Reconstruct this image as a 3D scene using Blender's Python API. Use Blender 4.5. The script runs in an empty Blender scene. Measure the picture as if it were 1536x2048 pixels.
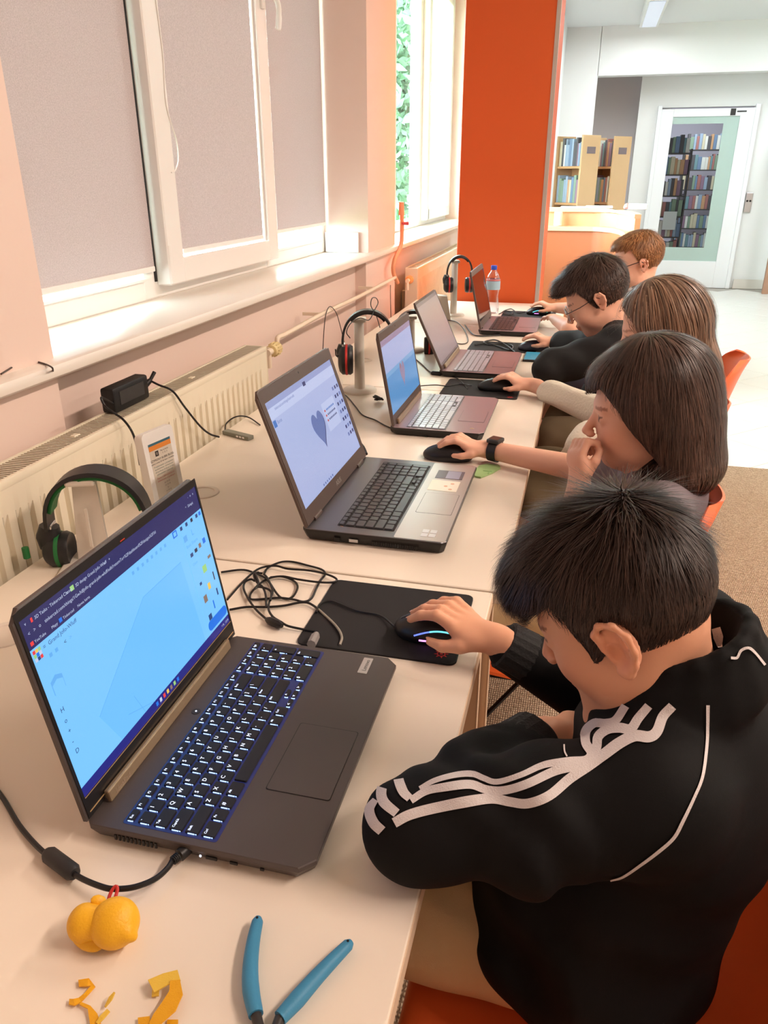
import bpy, bmesh, math, random
import numpy as np
from mathutils import Matrix, Vector

# ------------------------------------------------------------------ camera
# The photograph is 1536 x 2048; its vanishing points give focal length and rotation.
SC = bpy.context.scene
F, CX, CY = 1521.0, 768.0, 1024.0
CAMZ = 1.37
def _n(v):
    v = np.asarray(v, float); return v / np.linalg.norm(v)
_vy = _n([1188 - CX, 355 - CY, F])
_vz = np.array([773 - CX, 4487 - CY, F]); _vz = _n(_vz - _vy * (_vz @ _vy))
_vx = np.cross(_vz, _vy)
if _vx[0] < 0: _vx = -_vx
RC = np.array([_vx, _vy, -_vz])
cam_data = bpy.data.cameras.new('camera')
cam_data.sensor_fit = 'HORIZONTAL'; cam_data.sensor_width = 36.0
cam_data.lens = 36.0 * F / 1536.0
cam_data.clip_start = 0.01; cam_data.clip_end = 200
cam = bpy.data.objects.new('camera', cam_data)
SC.collection.objects.link(cam)
cam.matrix_world = Matrix(((RC[0,0], -RC[0,1], -RC[0,2], 0), (RC[1,0], -RC[1,1], -RC[1,2], 0),
                           (RC[2,0], -RC[2,1], -RC[2,2], CAMZ), (0, 0, 0, 1)))
SC.camera = cam

# ------------------------------------------------------------------ world, lights, exposure
world = bpy.data.worlds.new('world'); SC.world = world; world.use_nodes = True
_bg = world.node_tree.nodes['Background']
_bg.inputs[0].default_value = (0.74, 0.93, 1.0, 1); _bg.inputs[1].default_value = 17.0
SC.view_settings.view_transform = 'Standard'
SC.view_settings.look = 'None'
SC.view_settings.gamma = 1.0
SC.view_settings.use_curve_mapping = False
SC.view_settings.exposure = 0.86
SC.cycles.use_denoising = True
SC.cycles.max_bounces = 7
SC.cycles.diffuse_bounces = 4
SC.cycles.glossy_bounces = 3
SC.cycles.transmission_bounces = 6
SC.cycles.transparent_max_bounces = 10
SC.cycles.sample_clamp_indirect = 6.0
SC.cycles.caustics_reflective = False
SC.cycles.caustics_refractive = False
CEIL = 3.1
WARM = (1.0, 0.785, 0.655)
COOL = (0.90, 0.96, 1.0)
# ceiling lamps (centre x, y, length along y, watts, colour); each lamp's light sits in its fixture, built further down; the cool light stands in for daylight, its unseen fixtures are added
LAMPS = [(1.75, 0.9, 1.45, 43, WARM), (1.75, 3.2, 1.45, 40, WARM), (3.6, 0.9, 1.45, 12, WARM), (3.6, 3.2, 1.45, 14, WARM),
         (1.5, 6.2, 1.45, 9, COOL), (0.43, 9.7, 1.45, 16, COOL), (3.2, 6.4, 1.45, 9, COOL), (2.6, 9.7, 1.45, 21, COOL),
         (1.3, 14.0, 1.45, 30, COOL)]

# ------------------------------------------------------------------ pixel helpers
def ray(x, y): return RC @ np.array([x - CX, y - CY, F])
def PZ(x, y, z):
    d = ray(x, y); t = (z - CAMZ) / d[2]; p = d * t; p[2] += CAMZ; return p
def PX(x, y, X):
    d = ray(x, y); p = d * (X / d[0]); p[2] += CAMZ; return p
def PY(x, y, Y):
    d = ray(x, y); p = d * (Y / d[1]); p[2] += CAMZ; return p
def PD(x, y, dep):
    p = RC @ np.array([(x - CX) / F, (y - CY) / F, 1.0]) * dep; p[2] += CAMZ; return p

rng = np.random.default_rng(7)
random.seed(7)
COL = SC.collection

# ------------------------------------------------------------------ materials
_M = {}
def srgb(r, g, b):
    f = lambda c: (c / 255 / 12.92) if c <= 10 else ((c / 255 + 0.055) / 1.055) ** 2.4
    return (f(r), f(g), f(b), 1.0)
def mat(name, col=(128, 128, 128), rough=0.5, metal=0.0, bump=0.0, bscale=200.0, var=0.0, vscale=8.0, spec=0.5,
        emit=None, estr=0.0, trans=0.0, alpha=1.0, sss=0.0, sheen=0.0, coat=0.0, ior=1.45, aniso=None, vcol=None):
    if name in _M: return _M[name]
    m = bpy.data.materials.new(name); m.use_nodes = True
    nt = m.node_tree; b = nt.nodes['Principled BSDF']
    c = srgb(*col) if max(col) > 1.0 else (*col, 1.0)
    b.inputs['Base Color'].default_value = c
    b.inputs['Roughness'].default_value = rough
    b.inputs['Metallic'].default_value = metal
    b.inputs['Specular IOR Level'].default_value = spec
    b.inputs['IOR'].default_value = ior
    b.inputs['Transmission Weight'].default_value = trans
    b.inputs['Alpha'].default_value = alpha
    b.inputs['Coat Weight'].default_value = coat
    if sheen: b.inputs['Sheen Weight'].default_value = sheen
    if sss:
        b.inputs['Subsurface Weight'].default_value = sss
        b.inputs['Subsurface Radius'].default_value = (1.0, 0.35, 0.2)
        b.inputs['Subsurface Scale'].default_value = 0.006
    if emit:
        b.inputs['Emission Color'].default_value = srgb(*emit); b.inputs['Emission Strength'].default_value = estr
    tc = None
    if bump or var:
        tc = nt.nodes.new('ShaderNodeTexCoord')
    src = None
    if vcol:
        at = nt.nodes.new('ShaderNodeAttribute'); at.attribute_name = vcol
        mx = nt.nodes.new('ShaderNodeMix'); mx.data_type = 'RGBA'; mx.blend_type = 'MULTIPLY'
        mx.inputs[0].default_value = 1.0; mx.inputs[6].default_value = c
        nt.links.new(at.outputs['Color'], mx.inputs[7]); src = mx.outputs[2]
    if var:
        nz = nt.nodes.new('ShaderNodeTexNoise'); nz.inputs['Scale'].default_value = vscale; nz.inputs['Detail'].default_value = 4
        nt.links.new(tc.outputs['Object'], nz.inputs['Vector'])
        hs = nt.nodes.new('ShaderNodeHueSaturation')
        mr = nt.nodes.new('ShaderNodeMapRange'); mr.inputs[3].default_value = 1 - var; mr.inputs[4].default_value = 1 + var
        nt.links.new(nz.outputs[0], mr.inputs[0]); nt.links.new(mr.outputs[0], hs.inputs['Value'])
        if src is not None: nt.links.new(src, hs.inputs['Color'])
        else: hs.inputs['Color'].default_value = c
        src = hs.outputs[0]
    if src is not None: nt.links.new(src, b.inputs['Base Color'])
    if bump:
        nz = nt.nodes.new('ShaderNodeTexNoise'); nz.inputs['Scale'].default_value = bscale; nz.inputs['Detail'].default_value = 3
        nt.links.new(tc.outputs['Object'], nz.inputs['Vector'])
        bp = nt.nodes.new('ShaderNodeBump'); bp.inputs['Strength'].default_value = bump; bp.inputs['Distance'].default_value = 0.004
        nt.links.new(nz.outputs[0], bp.inputs['Height']); nt.links.new(bp.outputs[0], b.inputs['Normal'])
    _M[name] = m
    return m
def emis(name, col, s):
    if name in _M: return _M[name]
    m = bpy.data.materials.new(name); m.use_nodes = True
    b = m.node_tree.nodes['Principled BSDF']
    b.inputs['Base Color'].default_value = (0.01, 0.01, 0.01, 1); b.inputs['Roughness'].default_value = 0.25
    b.inputs['Emission Color'].default_value = srgb(*col); b.inputs['Emission Strength'].default_value = s
    _M[name] = m
    return m

# ------------------------------------------------------------------ mesh builder
class MB:
    """collects shapes; every face keeps a material slot index"""
    def __init__(s): s.v = []; s.f = []; s.m = []; s.n = 0
    def add(s, verts, faces, mi=0):
        verts = [tuple(map(float, q)) for q in verts]
        s.v += verts; s.f += [tuple(i + s.n for i in fc) for fc in faces]; s.m += [mi] * len(faces); s.n += len(verts)
        return s
    def bm(s, b, mi=0, M=None):
        if M is not None: bmesh.ops.transform(b, matrix=M, verts=b.verts)
        b.verts.index_update()
        s.add([v.co for v in b.verts], [[v.index for v in f.verts] for f in b.faces], mi); b.free(); return s
    def box(s, c, d, mi=0, bev=0.0, seg=2, M=None):
        b = bmesh.new(); bmesh.ops.create_cube(b, size=1.0)
        bmesh.ops.scale(b, vec=d, verts=b.verts)
        if bev > 0:
            bmesh.ops.bevel(b, geom=b.edges[:], offset=min(bev, min(d) * 0.49), segments=seg, profile=0.5, affect='EDGES')
        bmesh.ops.translate(b, vec=c, verts=b.verts)
        return s.bm(b, mi, M)
    def cyl(s, a, b_, r, r2=None, n=16, mi=0, caps=True):
        a = np.asarray(a, float); b_ = np.asarray(b_, float); r2 = r if r2 is None else r2
        return s.tube([a, b_], [r, r2], n, mi, caps)
    def tube(s, pts, r, n=8, mi=0, caps=True):
        pts = [np.asarray(p, float) for p in pts]; k = len(pts)
        rr = [r] * k if np.isscalar(r) else list(r)
        vs = []; up = None
        for i, p in enumerate(pts):
            t = _n((pts[min(i + 1, k - 1)] - pts[max(i - 1, 0)]) + 1e-12)
            if up is None:
                up = np.array([0, 0, 1.0]) if abs(t[2]) < 0.9 else np.array([1.0, 0, 0])
            a = _n(up - t * (up @ t) + 1e-12); b = np.cross(t, a); up = a
            for j in range(n):
                w = 2 * math.pi * j / n
                vs.append(p + (a * math.cos(w) + b * math.sin(w)) * rr[i])
        fs = [(i * n + j, i * n + (j + 1) % n, (i + 1) * n + (j + 1) % n, (i + 1) * n + j) for i in range(k - 1) for j in range(n)]
        if caps: fs += [tuple(range(n))[::-1], tuple((k - 1) * n + j for j in range(n))]
        return s.add(vs, fs, mi)
    def lathe(s, prof, c=(0, 0, 0), n=24, mi=0, M=None, caps=True):
        vs = []; k = len(prof)
        for r, z in prof:
            for j in range(n):
                w = 2 * math.pi * j / n; vs.append((c[0] + r * math.cos(w), c[1] + r * math.sin(w), c[2] + z))
        if M is not None: vs = [tuple(M @ Vector(q)) for q in vs]
        fs = [(i * n + j, i * n + (j + 1) % n, (i + 1) * n + (j + 1) % n, (i + 1) * n + j) for i in range(k - 1) for j in range(n)]
        if caps: fs += [tuple(range(n))[::-1], tuple((k - 1) * n + j for j in range(n))]
        return s.add(vs, fs, mi)
    def prism(s, poly, z0, z1, mi=0, M=None):
        n = len(poly)
        vs = [(x, y, z0) for x, y in poly] + [(x, y, z1) for x, y in poly]
        if M is not None: vs = [tuple(M @ Vector(q)) for q in vs]
        fs = [tuple(range(n))[::-1], tuple(range(n, 2 * n))] + [(i, (i + 1) % n, n + (i + 1) % n, n + i) for i in range(n)]
        return s.add(vs, fs, mi)
    def quad(s, a, b, c, d, mi=0): return s.add([a, b, c, d], [(0, 1, 2, 3)], mi)
    def mesh(s, name, mats, smooth=False, angle=40):
        me = bpy.data.meshes.new(name)
        me.from_pydata(s.v, [], s.f)
        for m in (mats if isinstance(mats, (list, tuple)) else [mats]): me.materials.append(m)
        me.polygons.foreach_set('material_index', s.m)
        b = bmesh.new(); b.from_mesh(me); bmesh.ops.recalc_face_normals(b, faces=b.faces[:])
        if smooth:
            ca = math.radians(angle)
            for fc in b.faces: fc.smooth = True
            for e in b.edges:
                if len(e.link_faces) == 2 and e.calc_face_angle(0) > ca: e.smooth = False
        b.to_mesh(me); b.free()
        me.update()
        return me
    def build(s, name, mats, parent=None, smooth=False, loc=None, world=False):
        me = s.mesh(name, mats, smooth)
        return link(name, me, parent, loc, world)
def link(name, me, parent=None, loc=None, world=False):
    o = bpy.data.objects.new(name, me); COL.objects.link(o)
    if loc is not None: o.location = loc
    if parent is not None:
        o.parent = parent
        if world:
            root = parent
            inv = parent_matrix(parent).inverted()
            me.transform(inv)
    return o
def parent_matrix(p):
    M = Matrix.LocRotScale(p.location, p.rotation_euler, p.scale)
    return (parent_matrix(p.parent) @ M) if p.parent else M
def tag(o, label, cat, group=None):
    o['label'] = label; o['category'] = cat
    if group: o['group'] = group
    return o
def thing(name, label, cat, loc=(0, 0, 0), rz=0.0, group=None):
    o = bpy.data.objects.new(name, None); COL.objects.link(o)
    o.location = loc; o.rotation_euler = (0, 0, rz); o.empty_display_size = 0.05
    return tag(o, label, cat, group)
def struct(o): o['kind'] = 'structure'; return o
def bez(pts, n=8):
    """smooth path (Catmull-Rom) through points"""
    P = [np.asarray(p, float) for p in pts]; P = [2 * P[0] - P[1]] + P + [2 * P[-1] - P[-2]]
    out = []
    for i in range(1, len(P) - 2):
        for t in np.linspace(0, 1, n, endpoint=False):
            a, b, c, d = P[i - 1], P[i], P[i + 1], P[i + 2]
            out.append(0.5 * ((2 * b) + (-a + c) * t + (2 * a - 5 * b + 4 * c - d) * t ** 2 + (-a + 3 * b - 3 * c + d) * t ** 3))
    out.append(P[-2]); return out
_T = {}
def text_geo(s):
    """flat outline of a line of text: (verts2d, faces, width) at size 1"""
    if s in _T: return _T[s]
    cu = bpy.data.curves.new('txt', 'FONT'); cu.body = s; cu.resolution_u = 2
    ob = bpy.data.objects.new('txt', cu)
    me = ob.to_mesh()
    v = [(q.co.x, q.co.y) for q in me.vertices]; f = [tuple(p.vertices) for p in me.polygons]
    ob.to_mesh_clear(); bpy.data.objects.remove(ob); bpy.data.curves.remove(cu)
    w = max([q[0] for q in v], default=0.0)
    _T[s] = (v, f, w); return _T[s]
def add_text(mb, s, o, ex, ey, size, mi=0, center=False, lift=0.0):
    """text laid on the plane o + ex*u + ey*v"""
    v, f, w = text_geo(s); o = np.asarray(o, float); ex = np.asarray(ex, float); ey = np.asarray(ey, float)
    nrm = np.cross(ex, ey) * lift
    dx = -w / 2 if center else 0.0
    mb.add([o + nrm + ex * (x + dx) * size + ey * y * size for x, y in v], f, mi)
def rrect(w, h, r, n=4, cx=0, cy=0):
    out = []
    for sx, sy, a0 in ((1, 1, 0), (-1, 1, 90), (-1, -1, 180), (1, -1, 270)):
        for i in range(n + 1):
            a = math.radians(a0 + 90 * i / n)
            out.append((cx + sx * (w / 2 - r) + r * math.cos(a), cy + sy * (h / 2 - r) + r * math.sin(a)))
    return out
# ================================================================== organic shapes: signed distance fields polygonised by sparse surface nets
def _rot(f, up=(0, 0, 1)):
    """columns: forward x, left y, up z"""
    x = _n(f); u = np.asarray(up, float); z = _n(u - x * (u @ x)); y = np.cross(z, x)
    return np.stack([x, y, z], 1)
class S:
    """ordered list of primitives blended smoothly"""
    def __init__(s): s.p = []
    def ell(s, c, r, R=None, op='+', k=0.01):
        c = np.asarray(c, float); r = np.asarray([r] * 3 if np.isscalar(r) else r, float)
        s.p.append((op, k, 'e', (c, r, R), c, float(r.max()))); return s
    def cap(s, a, b, ra, rb=None, op='+', k=0.01):
        a = np.asarray(a, float); b = np.asarray(b, float); rb = ra if rb is None else rb
        s.p.append((op, k, 'c', (a, b, ra, rb), (a + b) / 2, float(np.linalg.norm(b - a) / 2 + max(ra, rb)))); return s
    def chain(s, pts, rr, op='+', k=0.01):
        for i in range(len(pts) - 1): s.cap(pts[i], pts[i + 1], rr[i], rr[i + 1], op, k)
        return s
    def box(s, c, h, R=None, rnd=0.005, op='+', k=0.01):
        c = np.asarray(c, float); h = np.asarray(h, float)
        s.p.append((op, k, 'b', (c, h, R, rnd), c, float(np.linalg.norm(h)))); return s
    def warp(s, fn): s.p.append(('w', 0, 'w', fn, np.zeros(3), 0)); return s
    @staticmethod
    def d1(kind, a, P):
        if kind == 'e':
            c, r, R = a; q = P - c
            if R is not None: q = q @ R
            k0 = np.sqrt(((q / r) ** 2).sum(1)); k1 = np.sqrt(((q / (r * r)) ** 2).sum(1)) + 1e-9
            return k0 * (k0 - 1) / k1
        if kind == 'c':
            A, B, ra, rb = a; ab = B - A; t = np.clip(((P - A) @ ab) / (ab @ ab + 1e-12), 0, 1)
            return np.sqrt(((P - A - t[:, None] * ab) ** 2).sum(1)) - (ra + (rb - ra) * t)
        if kind == 'b':
            c, h, R, rnd = a; q = P - c
            if R is not None: q = q @ R
            q = np.abs(q) - (h - rnd)
            return np.sqrt((np.maximum(q, 0) ** 2).sum(1)) + np.minimum(q.max(1), 0) - rnd
    def ev(s, P):
        d = np.full(len(P), 1e3)
        for op, k, kind, a, c, R in s.p:
            if op == 'w': d = d + a(P); continue
            e = s.d1(kind, a, P); d = s.comb(d, e, op, k)
        return d
    @staticmethod
    def comb(d, e, op, k):
        if op == '+':
            h = np.maximum(k - np.abs(d - e), 0) / k; return np.minimum(d, e) - h * h * k * 0.25
        if op == '-':
            e = -e; h = np.maximum(k - np.abs(d - e), 0) / k; return np.maximum(d, e) + h * h * k * 0.25
        if op == '&':
            h = np.maximum(k - np.abs(d - e), 0) / k; return np.maximum(d, e) + h * h * k * 0.25
    def evb(s, C, Pb, rad):
        """evaluate on blocks: C block centres (n,3), Pb points (n,m,3)"""
        n, m = Pb.shape[:2]; d = np.full((n, m), 1e3)
        for op, k, kind, a, c, R in s.p:
            if op == 'w':
                d += a(Pb.reshape(-1, 3)).reshape(n, m); continue
            if op == '&': sel = np.arange(n)
            else:
                e = s.d1(kind, a, C); sel = np.nonzero(e < rad + k * 1.2 + 0.01)[0]
            if len(sel) == 0: continue
            e = s.d1(kind, a, Pb[sel].reshape(-1, 3)).reshape(len(sel), m)
            d[sel] = s.comb(d[sel], e, op, k)
        return d
    def grad(s, P, h=1e-3):
        g = np.stack([s.ev(P + np.eye(3)[i] * h) - s.ev(P - np.eye(3)[i] * h) for i in range(3)], 1)
        return g / (np.linalg.norm(g, axis=1)[:, None] + 1e-9)
    def project(s, P, off=0.0, it=4):
        for _ in range(it): P = P - s.grad(P) * (s.ev(P) - off)[:, None]
        return P
    def mesh(s, cell):
        ps = [p for p in s.p if p[0] == '+']
        lo = np.min([p[4] - p[5] for p in ps], 0) - 3 * cell; hi = np.max([p[4] + p[5] for p in ps], 0) + 3 * cell
        B = 8; bs = B * cell
        nb = np.ceil((hi - lo) / bs).astype(int) + 1
        g = np.stack(np.meshgrid(*[np.arange(q) for q in nb], indexing='ij'), -1).reshape(-1, 3)
        rad = bs * 0.87
        C = lo + (g + 0.5) * bs
        d = s.ev(C); act = np.abs(d) < rad * 1.35 + 0.012
        g = g[act]; C = C[act]
        loc = np.stack(np.meshgrid(*[np.arange(B + 1)] * 3, indexing='ij'), -1).reshape(-1, 3)
        V = np.empty((len(g), B + 1, B + 1, B + 1), np.float32)
        CH = 600
        for i in range(0, len(g), CH):
            P = lo + (g[i:i + CH, None, :] * B + loc[None]) * cell
            V[i:i + CH] = s.evb(C[i:i + CH], P, rad).reshape(-1, B + 1, B + 1, B + 1)
        ins = V < 0
        cs = np.zeros((len(g), B, B, B), np.int8)
        for a in (0, 1):
            for b in (0, 1):
                for c in (0, 1): cs += ins[:, a:a + B, b:b + B, c:c + B]
        ib, ii, jj, kk = np.nonzero((cs > 0) & (cs < 8))
        acc = np.zeros((len(ib), 3)); cnt = np.zeros(len(ib))
        for ax in range(3):
            o1, o2 = [q for q in range(3) if q != ax]
            for u in (0, 1):
                for v in (0, 1):
                    o = [0, 0, 0]; o[o1] = u; o[o2] = v
                    p = [0, 0, 0]; p[:] = o; p[ax] = 1
                    a = V[ib, ii + o[0], jj + o[1], kk + o[2]]; b = V[ib, ii + p[0], jj + p[1], kk + p[2]]
                    x = (a < 0) != (b < 0)
                    t = np.where(x, a / np.where(x, a - b, 1), 0)
                    q = np.tile(np.array(o, float), (len(ib), 1)); q[:, ax] = t
                    acc += q * x[:, None]; cnt += x
        gc = g[ib] * B + np.stack([ii, jj, kk], 1)
        verts = lo + (gc + acc / cnt[:, None]) * cell
        mul = np.array([1, (nb[0] + 2) * B, (nb[0] + 2) * B * (nb[1] + 2) * B], np.int64)
        ids = (gc + 1) @ mul; order = np.argsort(ids); sid = ids[order]
        def look(c):
            q = (c + 1) @ mul; pos = np.clip(np.searchsorted(sid, q), 0, len(sid) - 1)
            return np.where(sid[pos] == q, order[pos], -1)
        F_ = []
        for ax in range(3):
            o1, o2 = (ax + 1) % 3, (ax + 2) % 3
            sl0 = [slice(None)] + [slice(0, B)] * 3; sl1 = list(sl0); sl1[ax + 1] = slice(1, B + 1)
            a = ins[tuple(sl0)]; b = ins[tuple(sl1)]
            e = np.stack(np.nonzero(a != b), 1)
            if not len(e): continue
            c = g[e[:, 0]] * B + e[:, 1:]
            flip = a[tuple(e.T)]
            d1 = np.zeros(3, int); d1[o1] = 1; d2 = np.zeros(3, int); d2[o2] = 1
            q = np.stack([look(c - d1 - d2), look(c - d2), look(c), look(c - d1)], 1)
            ok = (q >= 0).all(1); q = q[ok]; fl = flip[ok]
            q[~fl] = q[~fl][:, ::-1]
            F_.append(q)
        faces = np.concatenate(F_) if F_ else np.zeros((0, 4), int)
        return verts, faces
def nets_mesh(name, V, Fq, mats, colors=None, smooth=True):
    me = bpy.data.meshes.new(name)
    nv, nf = len(V), len(Fq)
    me.vertices.add(nv); me.vertices.foreach_set('co', np.asarray(V, np.float32).ravel())
    k = Fq.shape[1]
    me.loops.add(nf * k); me.loops.foreach_set('vertex_index', np.asarray(Fq, np.int32).ravel())
    me.polygons.add(nf); me.polygons.foreach_set('loop_start', np.arange(0, nf * k, k, dtype=np.int32))
    me.update(calc_edges=True)
    me.polygons.foreach_set('use_smooth', np.full(nf, smooth))
    for m in (mats if isinstance(mats, (list, tuple)) else [mats]): me.materials.append(m)
    if colors is not None:
        at = me.color_attributes.new('tint', 'FLOAT_COLOR', 'POINT')
        c = np.ones((nv, 4), np.float32); c[:, :3] = colors; at.data.foreach_set('color', c.ravel())
    me.validate(); me.update()
    return me
def smooth_verts(V, Fq, it=1, lam=0.5):
    e = np.concatenate([Fq[:, [0, 1]], Fq[:, [1, 2]], Fq[:, [2, 3]], Fq[:, [3, 0]]]); e = np.concatenate([e, e[:, ::-1]])
    cnt = np.bincount(e[:, 0], minlength=len(V))[:, None]
    for _ in range(it):
        a = np.stack([np.bincount(e[:, 0], V[e[:, 1], i], minlength=len(V)) for i in range(3)], 1) / np.maximum(cnt, 1)
        V = V + (a - V) * lam
    return V
def largest(V, Fq):
    lab = np.arange(len(V))
    while True:
        m = lab[Fq].min(1); new = lab.copy(); np.minimum.at(new, Fq.ravel(), np.repeat(m, 4)); new = new[new]
        if (new == lab).all(): break
        lab = new
    keep = lab == np.bincount(lab).argmax(); idx = np.cumsum(keep) - 1
    return V[keep], idx[Fq[keep[Fq[:, 0]]]]
def sdf_obj(name, s, cell, mats, parent=None, colors=None, sm=1, world=True):
    V, Fq = s.mesh(cell)
    V, Fq = largest(V, Fq)
    if sm: V = smooth_verts(V, Fq, sm)
    col = colors(V) if colors is not None else None
    me = nets_mesh(name, V, Fq, mats, col)
    return link(name, me, parent, None, world and parent is not None)
def ray_hit(s, x, y, t0=0.3, t1=6.0, n=90):
    """first point where the line of sight through a pixel meets the field"""
    d = _n(ray(x, y)); o = np.array([0, 0, CAMZ]); t = t0
    for _ in range(n):
        e = float(s.ev((o + d * t)[None])[0])
        if e < 0.0004: break
        t += max(e * 0.8, 0.0004)
        if t > t1: return None
    return o + d * t
# ================================================================== the setting
M_wall = mat('wall_paint', (238, 214, 202), 0.8, bump=0.05, bscale=60)
M_white = mat('white_paint', (236, 236, 234), 0.75)
M_mauve = mat('mauve_paint', (224, 214, 214), 0.8)
M_ceil = mat('ceiling_paint', (232, 234, 234), 0.85)
M_pvc = mat('white_pvc', (242, 240, 236), 0.3, spec=0.5)
M_gasket = mat('black_gasket', (28, 26, 26), 0.6)
M_sill = mat('sill_laminate', (238, 230, 220), 0.28)
M_orange = mat('orange_paint', (204, 84, 26), 0.55, var=0.04, vscale=3)
M_steel = mat('brushed_steel', (190, 190, 192), 0.35, metal=1.0)
M_chrome = mat('chrome', (215, 215, 218), 0.15, metal=1.0)
M_black = mat('black_plastic', (22, 22, 24), 0.42)
M_dark = mat('dark_grey_plastic', (52, 50, 50), 0.45)
M_enamel = mat('radiator_enamel', (238, 228, 205), 0.3)
M_grille = mat('radiator_grille_metal', (206, 196, 176), 0.4)
XW, XN, XF = -1.04, -1.095, -1.264      # pier face, niche back, window frame plane
CEILZ = 3.015

def carpet_material():
    m = bpy.data.materials.new('carpet'); m.use_nodes = True; nt = m.node_tree; b = nt.nodes['Principled BSDF']
    tc = nt.nodes.new('ShaderNodeTexCoord')
    mp = nt.nodes.new('ShaderNodeMapping'); mp.inputs['Scale'].default_value = (1, 1, 1); mp.inputs['Rotation'].default_value = (0, 0, 0.0)
    nt.links.new(tc.outputs['Object'], mp.inputs[0])
    w1 = nt.nodes.new('ShaderNodeTexWave'); w1.inputs['Scale'].default_value = 32; w1.bands_direction = 'Y'; w1.inputs['Distortion'].default_value = 2.5; w1.inputs['Detail'].default_value = 2; w1.inputs['Detail Scale'].default_value = 3
    w2 = nt.nodes.new('ShaderNodeTexWave'); w2.inputs['Scale'].default_value = 50; w2.bands_direction = 'X'; w2.inputs['Distortion'].default_value = 2.5; w2.inputs['Detail'].default_value = 2; w2.inputs['Detail Scale'].default_value = 3
    nz = nt.nodes.new('ShaderNodeTexNoise'); nz.inputs['Scale'].default_value = 120
    for w in (w1, w2, nz): nt.links.new(mp.outputs[0], w.inputs[0])
    mu = nt.nodes.new('ShaderNodeMath'); mu.operation = 'MULTIPLY'
    nt.links.new(w1.outputs[1], mu.inputs[0]); nt.links.new(w2.outputs[1], mu.inputs[1])
    ad = nt.nodes.new('ShaderNodeMath'); ad.operation = 'MULTIPLY_ADD'; ad.inputs[1].default_value = 0.6
    nt.links.new(nz.outputs[0], ad.inputs[0]); nt.links.new(mu.outputs[0], ad.inputs[2])
    cr = nt.nodes.new('ShaderNodeValToRGB')
    cr.color_ramp.elements[0].position = 0.25; cr.color_ramp.elements[0].color = srgb(120, 100, 82)
    cr.color_ramp.elements[1].position = 0.85; cr.color_ramp.elements[1].color = srgb(206, 184, 158)
    nt.links.new(ad.outputs[0], cr.inputs[0]); nt.links.new(cr.outputs[0], b.inputs['Base Color'])
    b.inputs['Roughness'].default_value = 0.95; b.inputs['Specular IOR Level'].default_value = 0.1
    bp = nt.nodes.new('ShaderNodeBump'); bp.inputs['Strength'].default_value = 0.7; bp.inputs['Distance'].default_value = 0.004
    nt.links.new(ad.outputs[0], bp.inputs['Height']); nt.links.new(bp.outputs[0], b.inputs['Normal'])
    return m
M_carpet = carpet_material()

def glass_material(name, tint=(0.97, 1.0, 0.99), refl=0.08):
    m = bpy.data.materials.new(name); m.use_nodes = True; nt = m.node_tree
    for n in list(nt.nodes):
        if n.type != 'OUTPUT_MATERIAL': nt.nodes.remove(n)
    out = nt.nodes['Material Output']
    tr = nt.nodes.new('ShaderNodeBsdfTransparent'); tr.inputs[0].default_value = (*tint, 1)
    gl = nt.nodes.new('ShaderNodeBsdfGlossy'); gl.inputs['Roughness'].default_value = 0.02
    fr = nt.nodes.new('ShaderNodeLayerWeight'); fr.inputs['Blend'].default_value = 0.12
    pw = nt.nodes.new('ShaderNodeMath'); pw.operation = 'MULTIPLY'; pw.inputs[1].default_value = 0.35
    nt.links.new(fr.outputs['Facing'], pw.inputs[0])
    mx = nt.nodes.new('ShaderNodeMixShader')
    nt.links.new(pw.outputs[0], mx.inputs[0]); nt.links.new(tr.outputs[0], mx.inputs[1]); nt.links.new(gl.outputs[0], mx.inputs[2])
    nt.links.new(mx.outputs[0], out.inputs[0]); return m
M_glass = glass_material('window_glass')

def blind_material():
    m = bpy.data.materials.new('blind_fabric'); m.use_nodes = True; nt = m.node_tree
    for n in list(nt.nodes):
        if n.type != 'OUTPUT_MATERIAL': nt.nodes.remove(n)
    out = nt.nodes['Material Output']
    tc = nt.nodes.new('ShaderNodeTexCoord'); nz = nt.nodes.new('ShaderNodeTexNoise'); nz.inputs['Scale'].default_value = 350; nz.inputs['Detail'].default_value = 3
    nt.links.new(tc.outputs['Object'], nz.inputs['Vector'])
    cr = nt.nodes.new('ShaderNodeValToRGB'); cr.color_ramp.elements[0].position = 0.3; cr.color_ramp.elements[1].position = 0.7
    cr.color_ramp.elements[0].color = srgb(192, 180, 180); cr.color_ramp.elements[1].color = srgb(216, 204, 204)
    nt.links.new(nz.outputs[0], cr.inputs[0])
    d = nt.nodes.new('ShaderNodeBsdfDiffuse'); t = nt.nodes.new('ShaderNodeBsdfTranslucent'); mx = nt.nodes.new('ShaderNodeMixShader')
    mx.inputs[0].default_value = 0.13
    nt.links.new(cr.outputs[0], d.inputs[0]); nt.links.new(cr.outputs[0], t.inputs[0])
    nt.links.new(d.outputs[0], mx.inputs[1]); nt.links.new(t.outputs[0], mx.inputs[2]); nt.links.new(mx.outputs[0], out.inputs[0])
    return m
M_blind = blind_material()

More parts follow.
